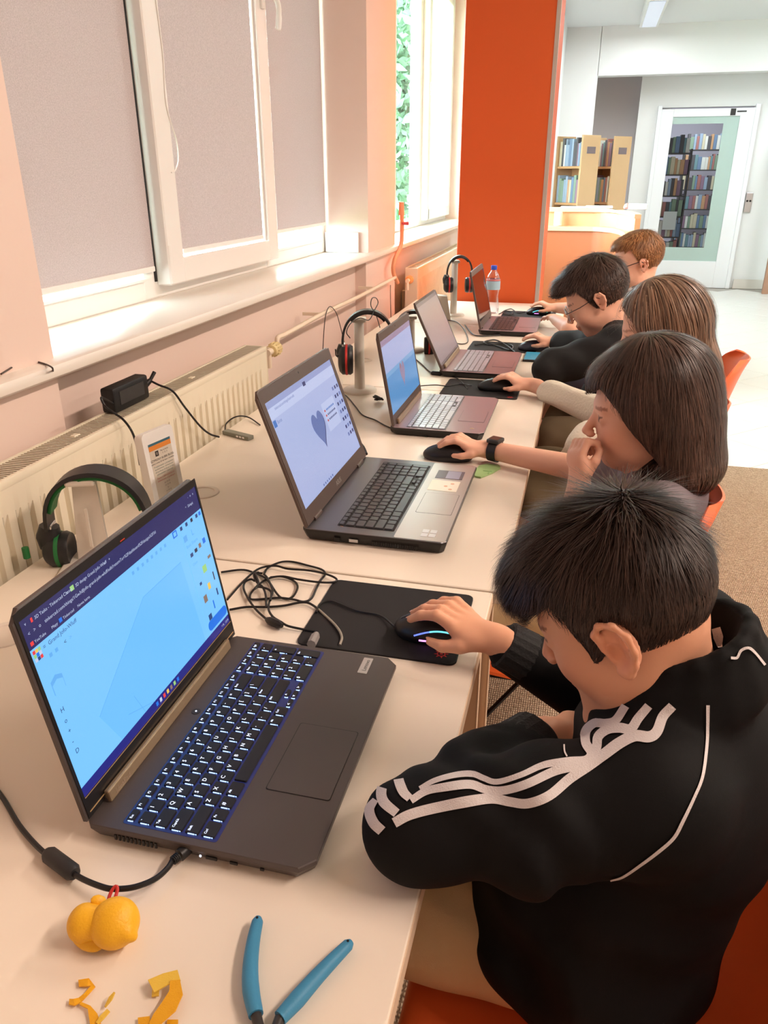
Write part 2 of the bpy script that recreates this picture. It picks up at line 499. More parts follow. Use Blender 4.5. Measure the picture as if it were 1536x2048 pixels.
# ---- floors
b = MB(); b.box((1.78, 0.9, -0.05), (5.9, 6.24, 0.108)); struct(b.build('floor', M_carpet))
M_grout = mat('tile_grout', (176, 170, 160), 0.9)
M_tile = mat('floor_tile', (222, 220, 213), 0.28, var=0.02, vscale=2)
b = MB(); b.box((1.75, 10.5, -0.06), (5.9, 13.0, 0.11)); slab = struct(b.build('floor_tiled', M_grout))
b = MB(); b.box((0, 0, 0), (0.396, 0.396, 0.01), bev=0.0015, seg=1); tile_me = b.mesh('tile', M_tile)
s2 = math.sqrt(0.5); nt_ = 0
for iu in range(0, 40):
    for iv in range(-12, 30):
        u = 4.212 + 0.4 * (iu - 6) + 0.2; v = 2.592 + 0.4 * iv + 0.2
        x, y = (u - v) * s2, (u + v) * s2
        if -0.85 < x < 3.3 and 3.75 < y < 11.15:
            t = link('tile', tile_me, slab, (x, y, -0.004)); t.rotation_euler = (0, 0, math.radians(45)); nt_ += 1

# ---- ceiling
b = MB(); b.box((1.75, 7.2, CEILZ + 0.05), (6.0, 19.0, 0.1)); struct(b.build('ceiling', M_ceil))

# ---- left wall with two window openings
Y1a, Y1b, Y2a, Y2b, ZS, ZT = 1.343, 3.80, 4.36, 7.25, 1.032, 2.72
XO = -1.42
def slabw(b, y0, y1, z0, z1, xf=XW): b.box(((xf + XO) / 2, (y0 + y1) / 2, (z0 + z1) / 2), (xf - XO, y1 - y0, z1 - z0))
b = MB()
slabw(b, -2.3, Y1a, 0, CEILZ); slabw(b, Y1b, Y2a, 0, CEILZ); slabw(b, Y2b, 8.172, 0, CEILZ)
slabw(b, Y1a, Y1b, ZT, CEILZ); slabw(b, Y2a, Y2b, ZT, CEILZ)
slabw(b, Y1a, 3.75, 0, ZS - 0.03, XN); slabw(b, 3.75, Y1b, 0, ZS - 0.03); slabw(b, Y2a, Y2b, 0, ZS - 0.03, XN)
struct(b.build('wall_left', M_wall))

# ---- sill board with rounded nose along the whole wall
b = MB()
prof = [(-1.27, ZS), (-1.012, ZS), (-1.003, ZS - 0.003), (-0.998, ZS - 0.012), (-1.0, ZS - 0.024), (-1.008, ZS - 0.03), (-1.27, ZS - 0.03)]
yy = (-1.2, 7.25)
vs = [(x, y, z) for y in yy for x, z in prof]; k = len(prof)
b.add(vs, [tuple(range(k)), tuple(range(k, 2 * k))] + [(i, (i + 1) % k, k + (i + 1) % k, k + i) for i in range(k)])
struct(b.build('trim_1', M_sill, smooth=True))

# ---- window 1: two fixed lights and a turning sash, roller blinds down
w1 = thing('window_1', 'wide white window with three pulled-down grey roller blinds beside the near desks', 'window', (XF, 2.57, ZS)); struct(w1)
b = MB()
fx0, fx1 = -1.335, XF
def fr(b, y0, y1, z0, z1, x0=fx0, x1=fx1, bev=0.004): b.box(((x0 + x1) / 2, (y0 + y1) / 2, (z0 + z1) / 2), (x1 - x0, y1 - y0, z1 - z0), bev=bev, seg=1)
fr(b, Y1a, Y1b, ZS, ZS + 0.055); fr(b, Y1a, Y1b, ZT - 0.06, ZT)
fr(b, Y1a, Y1a + 0.05, ZS + 0.002, ZT, fx0, fx1 + 0.0015); fr(b, Y1b - 0.05, Y1b, ZS + 0.002, ZT, fx0, fx1 + 0.0015)
fr(b, 2.09, 2.19, ZS + 0.002, ZT, fx0, fx1 + 0.0015); fr(b, 3.04, 3.15, ZS + 0.002, ZT, fx0, fx1 + 0.0015)
b.build('window_frame', M_pvc, w1, world=True)
b = MB(); fr(b, 2.152, 2.162, ZS + 0.05, ZT - 0.05, XF, XF + 0.006, 0); b.build('gasket', M_gasket, w1, world=True)
for y0, y1 in ((1.39, 2.10), (3.14, 3.76)):
    b = MB(); b.box((-1.30, (y0 + y1) / 2, (ZS + ZT) / 2), (0.006, y1 - y0, ZT - ZS - 0.1)); b.build('pane', M_glass, w1, world=True)
    b = MB(); fr(b, y0 - 0.005, y1 + 0.005, ZS + 0.055, ZS + 0.066, XF - 0.03, XF + 0.003, 0.002); b.build('glazing_bead', M_pvc, w1, world=True)
sx0, sx1 = XF, -1.215
b = MB()
fr(b, 2.167, 2.262, 1.07, ZT - 0.02, sx0, sx1); fr(b, 2.965, 3.06, 1.07, ZT - 0.02, sx0, sx1)
fr(b, 2.255, 2.97, 1.07, 1.145, sx0, sx1); fr(b, 2.255, 2.97, ZT - 0.09, ZT - 0.02, sx0, sx1)
fr(b, 2.262, 2.28, 1.14, ZT - 0.08, sx0, sx1 - 0.012); fr(b, 2.95, 2.966, 1.14, ZT - 0.08, sx0, sx1 - 0.012)
sash = b.build('sash', M_pvc, w1, world=True)
b = MB(); b.box((-1.25, 2.61, 1.9), (0.006, 0.7, 1.5)); b.build('pane', M_glass, sash, world=True)
b = MB(); b.cyl((-1.222, 2.178, 1.075), (-1.222, 2.178, 1.185), 0.011, n=10); b.build('hinge', M_pvc, sash, world=True)
hp = PX(527, 5, -1.205)
b = MB(); b.box((-1.21, hp[1], 1.96), (0.012, 0.028, 0.07), bev=0.004)
b.tube(bez([(-1.205, hp[1], 1.965), (-1.17, hp[1] + 0.004, 1.965), (-1.158, hp[1] + 0.02, 1.94), (-1.16, hp[1] + 0.027, 1.90), (-1.163, hp[1] + 0.022, 1.862)], 5), [0.010] * 15 + [0.0115] * 5 + [0.009], n=10)
b.build('window_handle', M_pvc, sash, smooth=True, world=True)
for y0, y1, zb, xb in ((1.36, 2.137, 1.128, -1.25), (2.288, 2.942, 1.165, -1.232), (3.146, 3.775, 1.172, -1.25)):
    b = MB(); b.box((xb, (y0 + y1) / 2, (zb + ZT) / 2), (0.0015, y1 - y0, ZT - zb)); bl = b.build('roller_blind', M_blind, w1, world=True)
    b = MB(); b.box((xb, (y0 + y1) / 2, zb - 0.006), (0.008, y1 - y0, 0.016), bev=0.003); b.build('bottom_bar', M_pvc, bl, world=True)
cp = [PX(x, y, -1.213) for x, y in ((312, 0), (326, 110), (331, 195), (340, 240), (353, 280), (357, 318), (351, 340), (343, 345))]
b = MB(); b.tube(bez(cp, 5), 0.0022, n=5); b.build('pull_cord', M_pvc, w1, world=True)

# ---- window 2
w2 = thing('window_2', 'tall white window with clear panes in front of green trees', 'window', (XF, 5.8, ZS)); struct(w2)
b = MB()
fr(b, Y2a, Y2b, ZS, ZS + 0.06); fr(b, Y2a, Y2b, ZT - 0.06, ZT)
for y0, y1 in ((Y2a, Y2a + 0.06), (5.15, 5.32), (6.05, 6.15), (Y2b - 0.10, Y2b)): fr(b, y0, y1, ZS + 0.002, ZT, fx0, fx1 + 0.0015)
b.build('window_frame', M_pvc, w2, world=True)
for y0, y1 in ((Y2a + 0.05, 5.16), (5.31, 6.06)):
    b = MB(); b.box((-1.30, (y0 + y1) / 2, (ZS + ZT) / 2), (0.006, y1 - y0, ZT - ZS - 0.1)); b.build('pane', M_glass, w2, world=True)
b = MB(); fr(b, 6.13, 6.23, 1.07, ZT - 0.03, XF, -1.215); fr(b, 7.08, 7.16, 1.07, ZT - 0.03, XF, -1.215); fr(b, 6.2, 7.1, 1.07, 1.15, XF, -1.215); fr(b, 6.2, 7.1, ZT - 0.1, ZT - 0.03, XF, -1.215)
sash = b.build('sash', M_pvc, w2, world=True)
b = MB(); b.box((-1.25, 6.65, 1.9), (0.006, 0.88, 1.5)); b.build('pane', M_glass, sash, world=True)
b = MB(); b.box((-1.212, 6.17, 1.96), (0.014, 0.03, 0.08), bev=0.004); b.tube(bez([(-1.2, 6.17, 1.97), (-1.165, 6.18, 1.965), (-1.16, 6.2, 1.9), (-1.163, 6.2, 1.86)], 4), 0.011, n=8)
b.build('window_handle', M_pvc, sash, smooth=True, world=True)

# ---- white upright plate at the end of the sill
b = MB(); b.box((-1.17, 3.785, ZS + 0.048), (0.17, 0.012, 0.095), bev=0.004); tag(b.build('sill_plate', M_pvc), 'white upright plastic plate standing at the far end of the window sill', 'plate')

# ---- other walls
b = MB(); b.box((4.75, 7.0, CEILZ / 2), (0.1, 18.6, CEILZ)); struct(b.build('wall_right', M_white))
b = MB(); b.box((1.75, -2.3, CEILZ / 2), (6.0, 0.1, CEILZ)); struct(b.build('wall_back', M_wall))
b = MB(); b.box((-0.97, 9.6, CEILZ / 2), (0.97, 2.85, CEILZ)); struct(b.build('wall_lobby', M_white))
# bulkhead with the wide opening
b = MB(); b.box((-0.28, 11.0, CEILZ / 2), (0.41, 0.2, CEILZ)); b.box((2.33, 11.0, (2.5 + CEILZ) / 2), (4.82, 0.2, CEILZ - 2.5)); struct(b.build('wall_far', M_white))
b = MB(); b.box((0.2, 12.05, CEILZ / 2), (1.4, 0.1, CEILZ)); b.box((-0.50, 11.55, CEILZ / 2), (0.06, 0.9, CEILZ)); struct(b.build('wall_recess', M_mauve))

# door wall (opening cut for the glazed door)
DX0, DX1 = 0.74, 1.86
b = MB()
yb = 11.50; th = 0.1
b.box(((0.47 + DX0) / 2, yb, 1.27), (DX0 - 0.47, th, 2.54)); b.box(((DX0 + DX1) / 2, yb, 2.36), (DX1 - DX0, th, 0.36)); b.box(((DX1 + 4.7) / 2, yb, 1.27), (4.7 - DX1, th, 2.54))
struct(b.build('wall_door', M_white))
d1 = thing('door_1', 'white lobby door with a tall glass pane looking into the book room', 'door', ((DX0 + DX1) / 2, 11.44, 0)); struct(d1)
M_doorw = mat('door_white', (242, 244, 246), 0.4)
b = MB()
GX0, GX1, GZ0, GZ1 = 0.90, 1.69, 0.34, 2.07
ym = 11.43; dt = 0.05
b.box(((DX0 + GX0) / 2, ym, 1.08), (GX0 - DX0, dt, 2.16), bev=0.004); b.box(((DX1 + GX1) / 2, ym, 1.08), (DX1 - GX1, dt, 2.16), bev=0.004)
b.box(((GX0 + GX1) / 2, ym, GZ0 / 2), (GX1 - GX0, dt, GZ0), bev=0.004); b.box(((GX0 + GX1) / 2, ym, (GZ1 + 2.16) / 2), (GX1 - GX0, dt, 2.16 - GZ1), bev=0.004)
leaf = b.build('door_leaf', M_doorw, d1, world=True)
b = MB(); b.box(((GX0 + GX1) / 2, ym, (GZ0 + GZ1) / 2), (GX1 - GX0, 0.008, GZ1 - GZ0)); b.build('pane', M_glass, leaf, world=True)
M_film = mat('green_frosted_film', (178, 200, 192), 0.5)
b = MB()
yf = ym - 0.006
b.box(((GX0 + GX1) / 2, yf, GZ0 + 0.085), (GX1 - GX0, 0.002, 0.17)); b.box((GX1 - 0.09, yf, (GZ0 + GZ1) / 2 + 0.045), (0.18, 0.002, GZ1 - GZ0 - 0.25)); b.box(((GX0 + GX1) / 2, yf, GZ1 - 0.04), (GX1 - GX0, 0.002, 0.08))
b.build('frosted_border', M_film, leaf, world=True)
b = MB(); b.box((DX1 + 0.02, 11.42, 1.1), (0.05, 0.07, 2.2), bev=0.004); b.box((DX0 - 0.01, 11.42, 1.1), (0.05, 0.07, 2.2), bev=0.004); b.build('door_frame', M_doorw, d1, world=True)
b = MB(); b.box((1.60, 11.402, 2.115), (0.06, 0.003, 0.075)); b.build('pictogram_plate', M_dark, leaf, world=True)
b = MB(); b.box((1.70, 11.402, 2.12), (0.11, 0.003, 0.016)); b.build('caption_strip', M_dark, leaf, world=True)
# lock / intercom plate on the wall by the door
t = thing('wall_control_plate', 'grey metal control plate with two round buttons on wall beside the lobby door', 'control plate', (1.965, 11.44, 1.07))
b = MB(); b.box((0, 0, 0), (0.085, 0.02, 0.24), bev=0.006); b.build('plate', M_steel, t)
for sx in (-1, 1):
    b = MB(); b.lathe([(0.0, 0.0), (0.013, 0.0), (0.013, 0.008), (0.0, 0.009)], n=12, M=Matrix.Translation((sx * 0.018, -0.01, 0.02)) @ Matrix.Rotation(math.pi / 2, 4, 'X')); b.build('button', M_black, t, smooth=True)
# skirting and second wooden frame at the right
b = MB(); b.box((3.4, 11.42, 0.06), (2.9, 0.02, 0.12)); struct(b.build('baseboard_far', mat('skirting_stone', (222, 216, 206), 0.5)))
t = thing('door_2', 'brown wooden glazed door at the right edge beyond the lobby', 'door', (2.75, 10.95, 0)); struct(t)
M_wood2 = mat('brown_frame_wood', (168, 128, 104), 0.5, var=0.08, vscale=6)
b = MB(); b.box((-0.47, 0, 1.05), (0.10, 0.06, 2.1), bev=0.004); b.box((0.47, 0, 1.05), (0.10, 0.06, 2.1), bev=0.004); b.box((0, 0, 2.05), (0.9, 0.06, 0.1), bev=0.004); b.box((0, 0, 0.06), (0.86, 0.06, 0.12), bev=0.004)
b.build('door_frame', M_wood2, t)
b = MB(); b.box((0, 0, 1.05), (0.84, 0.008, 1.9)); b.build('pane', M_glass, t)

# ---- pillar: orange faces, aluminium corner strip
pil = thing('pillar', 'square orange pillar with an aluminium corner strip at the end of the desks', 'pillar', (-0.46, 4.58, 0)); struct(pil)
PX0, PX1, PY0, PY1 = -0.69, -0.232, 4.36, 4.82
b = MB(); b.box(((PX0 + PX1) / 2, (PY0 + PY1) / 2, CEILZ / 2), (PX1 - PX0, PY1 - PY0, CEILZ), bev=0.003, seg=1); b.build('pillar_body', M_orange, pil, world=True)
b = MB()
b.box((PX1 - 0.008, PY0 - 0.001, CEILZ / 2), (0.02, 0.003, CEILZ)); b.box((PX1 + 0.001, PY0 + 0.01, CEILZ / 2), (0.003, 0.022, CEILZ)); b.build('corner_strip', mat('aluminium', (190, 180, 172), 0.45, metal=0.6), pil, world=True)

# ---- radiators
def radiator(y0, y1, label):
    t = thing('radiator', label, 'radiator', (-0.965, (y0 + y1) / 2, 0.28), group='radiators under the windows')
    xf, xb, zt, zb = -0.93, -1.0, 0.8955, 0.28
    L = y1 - y0
    b = MB()
    # pressed front panel: ribs and grooves
    pitch = 0.0333; n = int((L - 0.05) / pitch); ys = y0 + (L - n * pitch) / 2
    zz = [zb + 0.03, zb + 0.055, zt - 0.085, zt - 0.06]
    rows = []
    for zi, z in enumerate([zb] + zz + [zt - 0.012]):
        row = [(xf, y0, z)]
        dep = 0.009 if zi in (2, 3) else 0.0
        for k in range(n):
            c = ys + (k + 0.5) * pitch
            for off, dd in ((-0.0075, 0), (-0.0045, dep), (0.0045, dep), (0.0075, 0)): row.append((xf - dd, c + off, z))
        row.append((xf, y1, z)); rows.append(row)
    w = len(rows[0]); vs = [q for r in rows for q in r]
    b.add(vs, [(r * w + i, r * w + i + 1, (r + 1) * w + i + 1, (r + 1) * w + i) for r in range(len(rows) - 1) for i in range(w - 1)])
    b.build('front_panel', M_enamel, t, smooth=True, world=True)
    b = MB(); b.box((xb + 0.005, (y0 + y1) / 2, (zb + zt) / 2 - 0.01), (0.01, L, zt - zb - 0.03), bev=0.003, seg=1); b.build('back_panel', M_enamel, t, world=True)
    for ye in (y0, y1):
        b = MB(); b.box(((xf + xb) / 2, ye, (zb + zt) / 2), (xf - xb + 0.004, 0.006, zt - zb), bev=0.002, seg=1); b.build('side_cover', M_enamel, t, world=True)
    b = MB(); b.box((xf - 0.005, (y0 + y1) / 2, zt - 0.008), (0.012, L, 0.018), bev=0.004); b.box((xb + 0.003, (y0 + y1) / 2, zt - 0.005), (0.006, L, 0.012))
    top = b.build('top_rail', M_enamel, t, smooth=True, world=True)
    b = MB(); ns = int(L / 0.0085)
    for k in range(ns): b.box(((xf + xb) / 2, y0 + (k + 0.5) * L / ns, zt - 0.004), (xf - xb - 0.012, 0.0042, 0.006))
    g = b.build('grille', M_grille, t, world=True); g['kind'] = 'stuff'
    b = MB(); b.box(((xf + xb) / 2, (y0 + y1) / 2, zt - 0.03), (xf - xb - 0.014, L - 0.01, 0.002)); b.build('shade_sheet', mat('radiator_shadow_metal', (150, 142, 126), 0.6), t, world=True)  # darker sheet under the grille; shade between the panels put into its colour
    for yb_ in np.arange(y0 + 0.12, y1, 0.5):
        b = MB(); b.box(((xf + xb) / 2, yb_, zt - 0.001), (0.012, 0.02, 0.004), bev=0.001, seg=1); b.build('grille_clip', M_enamel, t, world=True)
    for yl in (y0 + 0.3, y1 - 0.3):
        b = MB(); b.box((-1.04, yl, 0.55), (0.09, 0.03, 0.36)); b.build('wall_bracket', M_enamel, t, world=True)
    return t
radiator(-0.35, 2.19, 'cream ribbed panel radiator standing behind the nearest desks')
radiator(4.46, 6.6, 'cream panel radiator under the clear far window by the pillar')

# ---- heating pipes, thermostats
M_pipe = mat('painted_pipe', (240, 222, 200), 0.4)
t = thing('heating_pipe', 'long cream heating pipe running along wall from the near radiator', 'pipe', (-0.985, 3.3, 0.87))
pts = [(-0.97, 2.30, 0.86)] + [tuple(PX(x, y, -0.985)) for x, y in ((553, 690), (556, 675), (575, 666), (650, 625), (720, 592), (790, 555))]
b = MB(); b.tube(bez(pts, 5), 0.0085, n=10); b.build('pipe_run', M_pipe, t, smooth=True, world=True)
for yb_ in (2.9, 3.7):
    b = MB(); b.box((-1.025, yb_, 0.878), (0.08, 0.012, 0.012)); b.build('pipe_clip', M_pipe, t, world=True)
M_knob = mat('cream_knob', (226, 204, 150), 0.5)
def thermostat(y, z, label, x=-0.955, m=M_knob):
    t = thing('radiator_thermostat', label, 'thermostat', (x, y, z))
    Mx = Matrix.Rotation(-math.pi / 2, 4, 'X')
    b = MB(); b.lathe([(0.012, -0.02), (0.019, -0.018), (0.021, 0.0), (0.021, 0.018), (0.019, 0.036), (0.015, 0.04), (0.001, 0.041)], n=20, M=Mx); b.build('knob', m, t, smooth=True)
    b = MB()
    for k in range(14):
        a = 2 * math.pi * k / 14
        b.box((0.0215 * math.cos(a), 0.012, 0.0215 * math.sin(a)), (0.003, 0.032, 0.003))
    b.build('grip_ribs', m, t)
    b = MB(); b.cyl((0, -0.05, 0), (0, -0.012, 0), 0.011, n=12); b.cyl((0, -0.04, 0), (0, -0.04, -0.05), 0.009, n=10); b.build('valve', M_pipe, t, smooth=True)
thermostat(2.325, 0.855, 'cream thermostat knob at the end of the near radiator', -0.962)
q = PX(818, 560, -0.97)
thermostat(q[1], q[2], 'orange-tinted thermostat knob on the pipe near the far window', -0.97, mat('peach_knob', (240, 176, 110), 0.5))
M_pipe2 = mat('peach_pipe', (238, 158, 118), 0.45)
t = thing('riser_pipe', 'peach-orange riser pipe with a valve in front of the clear window', 'pipe', (-1.0, 4.3, 0.85))
pts = [PX(x, y, -0.99) for x, y in ((795, 565), (787, 545), (789, 520), (802, 490), (804, 450), (803, 410))]
b = MB(); b.tube(bez(pts, 5), 0.011, n=10); b.build('pipe_run', M_pipe2, t, smooth=True, world=True)
b = MB(); b.cyl(PX(803, 430, -0.99), PX(803, 404, -0.99), 0.016, 0.013, n=12); b.build('valve_body', M_pipe2, t, smooth=True, world=True)
b = MB(); a_ = PX(804, 447, -0.985); b.cyl(a_, a_ + np.array([0.03, 0.02, 0.0]), 0.006, 0.009, n=8); b.build('valve_lever', mat('red_lever', (200, 60, 70), 0.5), t, smooth=True, world=True)
# loose wires on the wall
M_wire = mat('dark_wire', (60, 48, 44), 0.5)
for px, lab in (([(645, 715), (648, 660), (652, 628), (660, 613), (672, 625), (680, 650), (691, 695)], 'thin dark wire hooked over the pipe behind the second laptop'),
                ([(781, 570), (781, 600), (782, 640)], 'short dark wire hanging down the wall under the far valve'),
                ([(2, 748), (40, 726), (65, 722), (90, 728), (104, 735), (106, 742)], 'thin dark wire lying on the near end of the window sill')):
    if 'sill' in lab: pts = [PZ(x, y, ZS + 0.002) if y < 741 else PX(x, y, -0.999) for x, y in px]
    else: pts = [PX(x, y, -0.972) for x, y in px]
    b = MB(); b.tube(bez(pts, 5), 0.0018, n=5); tag(b.build('wire', M_wire, smooth=True), lab, 'wire')

# ---- ceiling lamps, some added out of view in place of lobby daylight
LAMP_LABELS = ['rectangular ceiling lamp right above the nearest boy, out of view', 'rectangular ceiling lamp above the far desks, out of view', 'rectangular ceiling lamp by the right wall near the camera, out of view', 'rectangular ceiling lamp by the right wall beside the far desks, out of view',
               'added ceiling lamp in place of daylight right of the orange pillar, out of view', 'grey-white rectangular ceiling lamp hanging in front of the lobby bulkhead', 'added ceiling lamp in place of daylight right of the reception counter, out of view', 'added ceiling lamp in place of daylight on the lobby right side, out of view', 'added ceiling lamp brightening the book room, out of view']
M_diff = emis('lamp_diffuser', (206, 216, 230), 0.42)
for i, (lx, ly, ll, pw, lc) in enumerate(LAMPS):
    t = thing('ceiling_lamp', LAMP_LABELS[i], 'lamp', (lx, ly, CEILZ), group='ceiling lamps')
    b = MB(); b.box((0, 0, -0.05), (0.2, ll, 0.1), bev=0.004, seg=1)
    b.build('housing', M_white, t)
    b = MB(); b.box((0, 0, -0.102), (0.15, ll - 0.05, 0.006)); b.build('diffuser', M_diff, t)
    ld = bpy.data.lights.new('lamp_light', 'AREA'); ld.shape = 'RECTANGLE'; ld.size = 0.16; ld.size_y = ll - 0.05; ld.energy = pw; ld.color = lc
    lo = bpy.data.objects.new('lamp_light', ld); COL.objects.link(lo); lo.parent = t; lo.location = (0, 0, -0.108)
# ================================================================== beyond: counter, bookcases, book room, tree
M_beech = mat('beech_wood', (206, 156, 110), 0.45, var=0.07, vscale=5)
M_beechL = mat('light_beech_wood', (206, 168, 128), 0.45, var=0.05, vscale=5)
M_counter = mat('counter_orange_wood', (160, 92, 54), 0.5, var=0.05, vscale=4)
M_paper = mat('paper', (236, 238, 238), 0.7)
BOOKC = [(120, 140, 170), (176, 120, 116), (140, 160, 140), (214, 202, 176), (96, 92, 96), (206, 160, 124), (160, 176, 198), (228, 226, 220), (150, 120, 140), (120, 150, 158)]
BOOKN = ['slate-blue', 'dull red', 'grey-green', 'cream', 'dark grey', 'tan', 'pale blue', 'white', 'plum-grey', 'teal-grey']
ORD = ['first', 'second', 'third', 'fourth', 'fifth', 'sixth', 'seventh', 'eighth', 'ninth', 'tenth', 'eleventh', 'twelfth', 'thirteenth', 'fourteenth', 'fifteenth', 'sixteenth', 'seventeenth', 'eighteenth', 'nineteenth', 'twentieth', 'last']
M_books = [mat('book_cover_%d' % i, c, 0.6) for i, c in enumerate(BOOKC)]
M_pages = mat('book_pages', (236, 230, 214), 0.8)

# reception counter: curved plan
t = thing('reception_counter', 'curved wooden reception counter with an orange front behind the pillar', 'counter', (-0.2, 6.6, 0))
def counter_poly(o, dep):
    fr_ = [(-0.5, 6.3), (0.02, 6.3), (0.10, 6.25), (0.165, 6.14), (0.21, 5.97), (0.236, 5.72), (0.245, 5.42)]
    out = []
    for i, (x, y) in enumerate(fr_):
        a = np.array(fr_[max(i - 1, 0)]); c = np.array(fr_[min(i + 1, 6)]); d = (c - a) / np.linalg.norm(c - a); out.append((x - d[1] * o * (1 if i < 3 else 0.3), y + d[0] * o * (1 if i < 3 else 0.3)))
    bk = []
    for i, (x, y) in enumerate(fr_):
        a = np.array(fr_[max(i - 1, 0)]); c = np.array(fr_[min(i + 1, 6)]); d = (c - a) / np.linalg.norm(c - a); bk.append((x - d[1] * min(dep, 0.34 if i < 2 else 0.07), y + d[0] * min(dep, 0.34 if i < 2 else 0.07)))
    return out + bk[::-1]
b = MB(); b.prism(counter_poly(0.0, 0.05), 0.06, 1.0); b.build('front_panel', M_counter, t, smooth=True, world=True)
b = MB(); b.prism(counter_poly(0.03, 0.07), 0.0, 0.06); b.build('plinth', M_dark, t, world=True)
b = MB(); b.prism(counter_poly(-0.015, 0.34), 1.0, 1.03); b.build('worktop', M_beechL, t, smooth=True, world=True)
b = MB(); b.prism(counter_poly(0.12, 0.15), 1.03, 1.13); b.build('upper_panel', M_beech, t, smooth=True, world=True)
b = MB(); b.prism(counter_poly(0.10, 0.36), 1.13, 1.155); b.build('ledge', M_beechL, t, smooth=True, world=True)
b = MB(); b.box((0.27, 5.41, 0.53), (0.06, 0.02, 0.94)); b.build('end_panel', M_white, t, world=True)
b = MB(); b.cyl((-0.235, 6.35, 1.035), (-0.235, 6.35, 1.13), 0.03, n=14); b.build('support_post', M_white, t, smooth=True, world=True)
tag(MB().box((0, 0, 0.004), (0.2, 0.26, 0.008), bev=0.002, seg=1).build('magazine', M_paper, loc=(-0.13, 6.53, 1.155)), 'white magazine lying on the counter ledge near the pillar', 'magazine')
tag(MB().box((0, 0, 0.008), (0.2, 0.15, 0.016), bev=0.002, seg=1).build('paper_stack', M_paper, loc=(0.06, 6.50, 1.155)), 'flat stack of white paper on the counter ledge right of the magazine', 'paper')
tag(MB().box((0, 0, 0.02), (0.13, 0.1, 0.04), bev=0.008).build('paper_tray', mat('tray_white', (230, 236, 240), 0.4), loc=(0.33, 6.25, 1.155)), 'small white tray at the curved end of the counter', 'tray')
b = MB(); b.lathe([(0.022, 0), (0.026, 0.01), (0.018, 0.03), (0.0, 0.04)], n=12); tag(b.build('pink_ornament', mat('pink', (232, 140, 130), 0.5), smooth=True, loc=(0.26, 6.40, 1.155)), 'tiny pink ornament beside the white tray on the counter', 'ornament')

# bookcases (rotated so the open side and one end panel show)
def bookcase(x, y, rz, w, d, h, label, glabel, seed):
    t = thing('bookcase', label, 'bookcase', (x, y, 0), rz, group='lobby bookcases')
    b = MB(); b.box((w / 2 - 0.011, d / 2, h / 2), (0.022, d, h), bev=0.002, seg=1); b.build('side_panel', M_beechL, t)
    b = MB(); b.box((-w / 2 + 0.011, d / 2, h / 2), (0.022, d, h), bev=0.002, seg=1); b.build('side_panel', M_beechL, t)
    b = MB(); b.box((0, d - 0.01, h / 2), (w - 0.044, 0.012, h - 0.1)); b.build('back_panel', M_beech, t)
    zs = [0.08, 0.45, 0.80, 1.13, 1.46]
    for z in zs:
        b = MB(); b.box((0, d / 2, z), (w - 0.044, d - 0.02, 0.022), bev=0.002, seg=1); b.build('shelf', M_beech, t)
    b = MB(); b.box((w / 2 + 0.001, d / 2, h - 0.13), (0.003, 0.11, 0.06)); b.build('sign_plate', mat('shelf_sign', (120, 104, 110), 0.5), t)
    r = random.Random(seed)
    for zi, z in enumerate(zs[2:]):
        nb_ = 0; xx = -w / 2 + 0.03; lim = w / 2 - 0.03 - (0.0 if zi else 0.06)
        while xx < lim - 0.02:
            bw = r.uniform(0.014, 0.034); bh = r.uniform(0.19, 0.25); mi = r.randrange(len(M_books))
            if xx + bw > lim: break
            Mw = Matrix.Translation((x, y, 0)) @ Matrix.Rotation(rz, 4, 'Z')
            p = Mw @ Vector((xx + bw / 2, 0.02, z + 0.011))
            BOOKS.append((p, rz, bw, 0.12, bh, mi, '%s book from left, %s, on %s' % (ORD[min(nb_, 20)], BOOKN[mi], glabel[zi]))); nb_ += 1
            xx += bw + 0.001
BOOKS = []
bookcase(-0.26, 8.35, math.radians(-45), 0.36, 0.23, 1.74, 'beech bookcase with filled shelves right behind the orange pillar', ['lower visible shelf of bookcase by pillar', 'middle shelf of bookcase by pillar', 'top shelf of bookcase by pillar'], 3)
bookcase(0.04, 8.70, math.radians(-45), 0.36, 0.23, 1.74, 'beech bookcase with dark-backed shelves beside the grey recess wall', ['lower visible shelf of bookcase by recess', 'middle shelf of bookcase by recess', 'top shelf of bookcase by recess'], 5)

# book room behind the glass door
b = MB(); b.box((2.2, 16.1, CEILZ / 2), (5.2, 0.1, CEILZ)); struct(b.build('wall_book_room', mat('lilac_paint', (206, 198, 214), 0.8)))
b = MB(); b.box((-0.2, 13.9, CEILZ / 2), (0.1, 4.4, CEILZ)); struct(b.build('wall_book_room_side', M_white))
M_shelfd = mat('dark_shelf_metal', (84, 80, 80), 0.5)
def metal_shelf(x, y, w, h, label, glabel, seed, rz=0.0):
    t = thing('book_rack', label, 'shelf', (x, y, 0), rz, group='racks in the book room')
    d = 0.24
    for sx in (-1, 1):
        b = MB(); b.box((sx * w / 2, d / 2, h / 2), (0.02, d, h)); b.build('upright', M_shelfd, t)
    n = int(h / 0.31)
    for i in range(n + 1):
        z = 0.24 + i * (h - 0.30) / n
        b = MB(); b.box((0, d / 2, z), (w - 0.02, d, 0.018)); b.build('shelf', M_shelfd, t)
        r = random.Random(seed + i); nb_ = 0
        xx = -w / 2 + 0.02
        while xx < w / 2 - 0.06:
            bw = r.uniform(0.03, 0.06); bh = r.uniform(0.19, 0.245)
            Mw = Matrix.Translation((x, y, 0)) @ Matrix.Rotation(rz, 4, 'Z')
            BOOKS.append((Mw @ Vector((xx + bw / 2, 0.02, z + 0.009)), rz, bw, 0.17, bh, (mi := r.randrange(len(M_books))), '%s book from left, %s, on %s shelf from floor of %s' % (ORD[min(nb_, 20)], BOOKN[mi], ORD[i], glabel))); nb_ += 1; xx += bw + 0.002
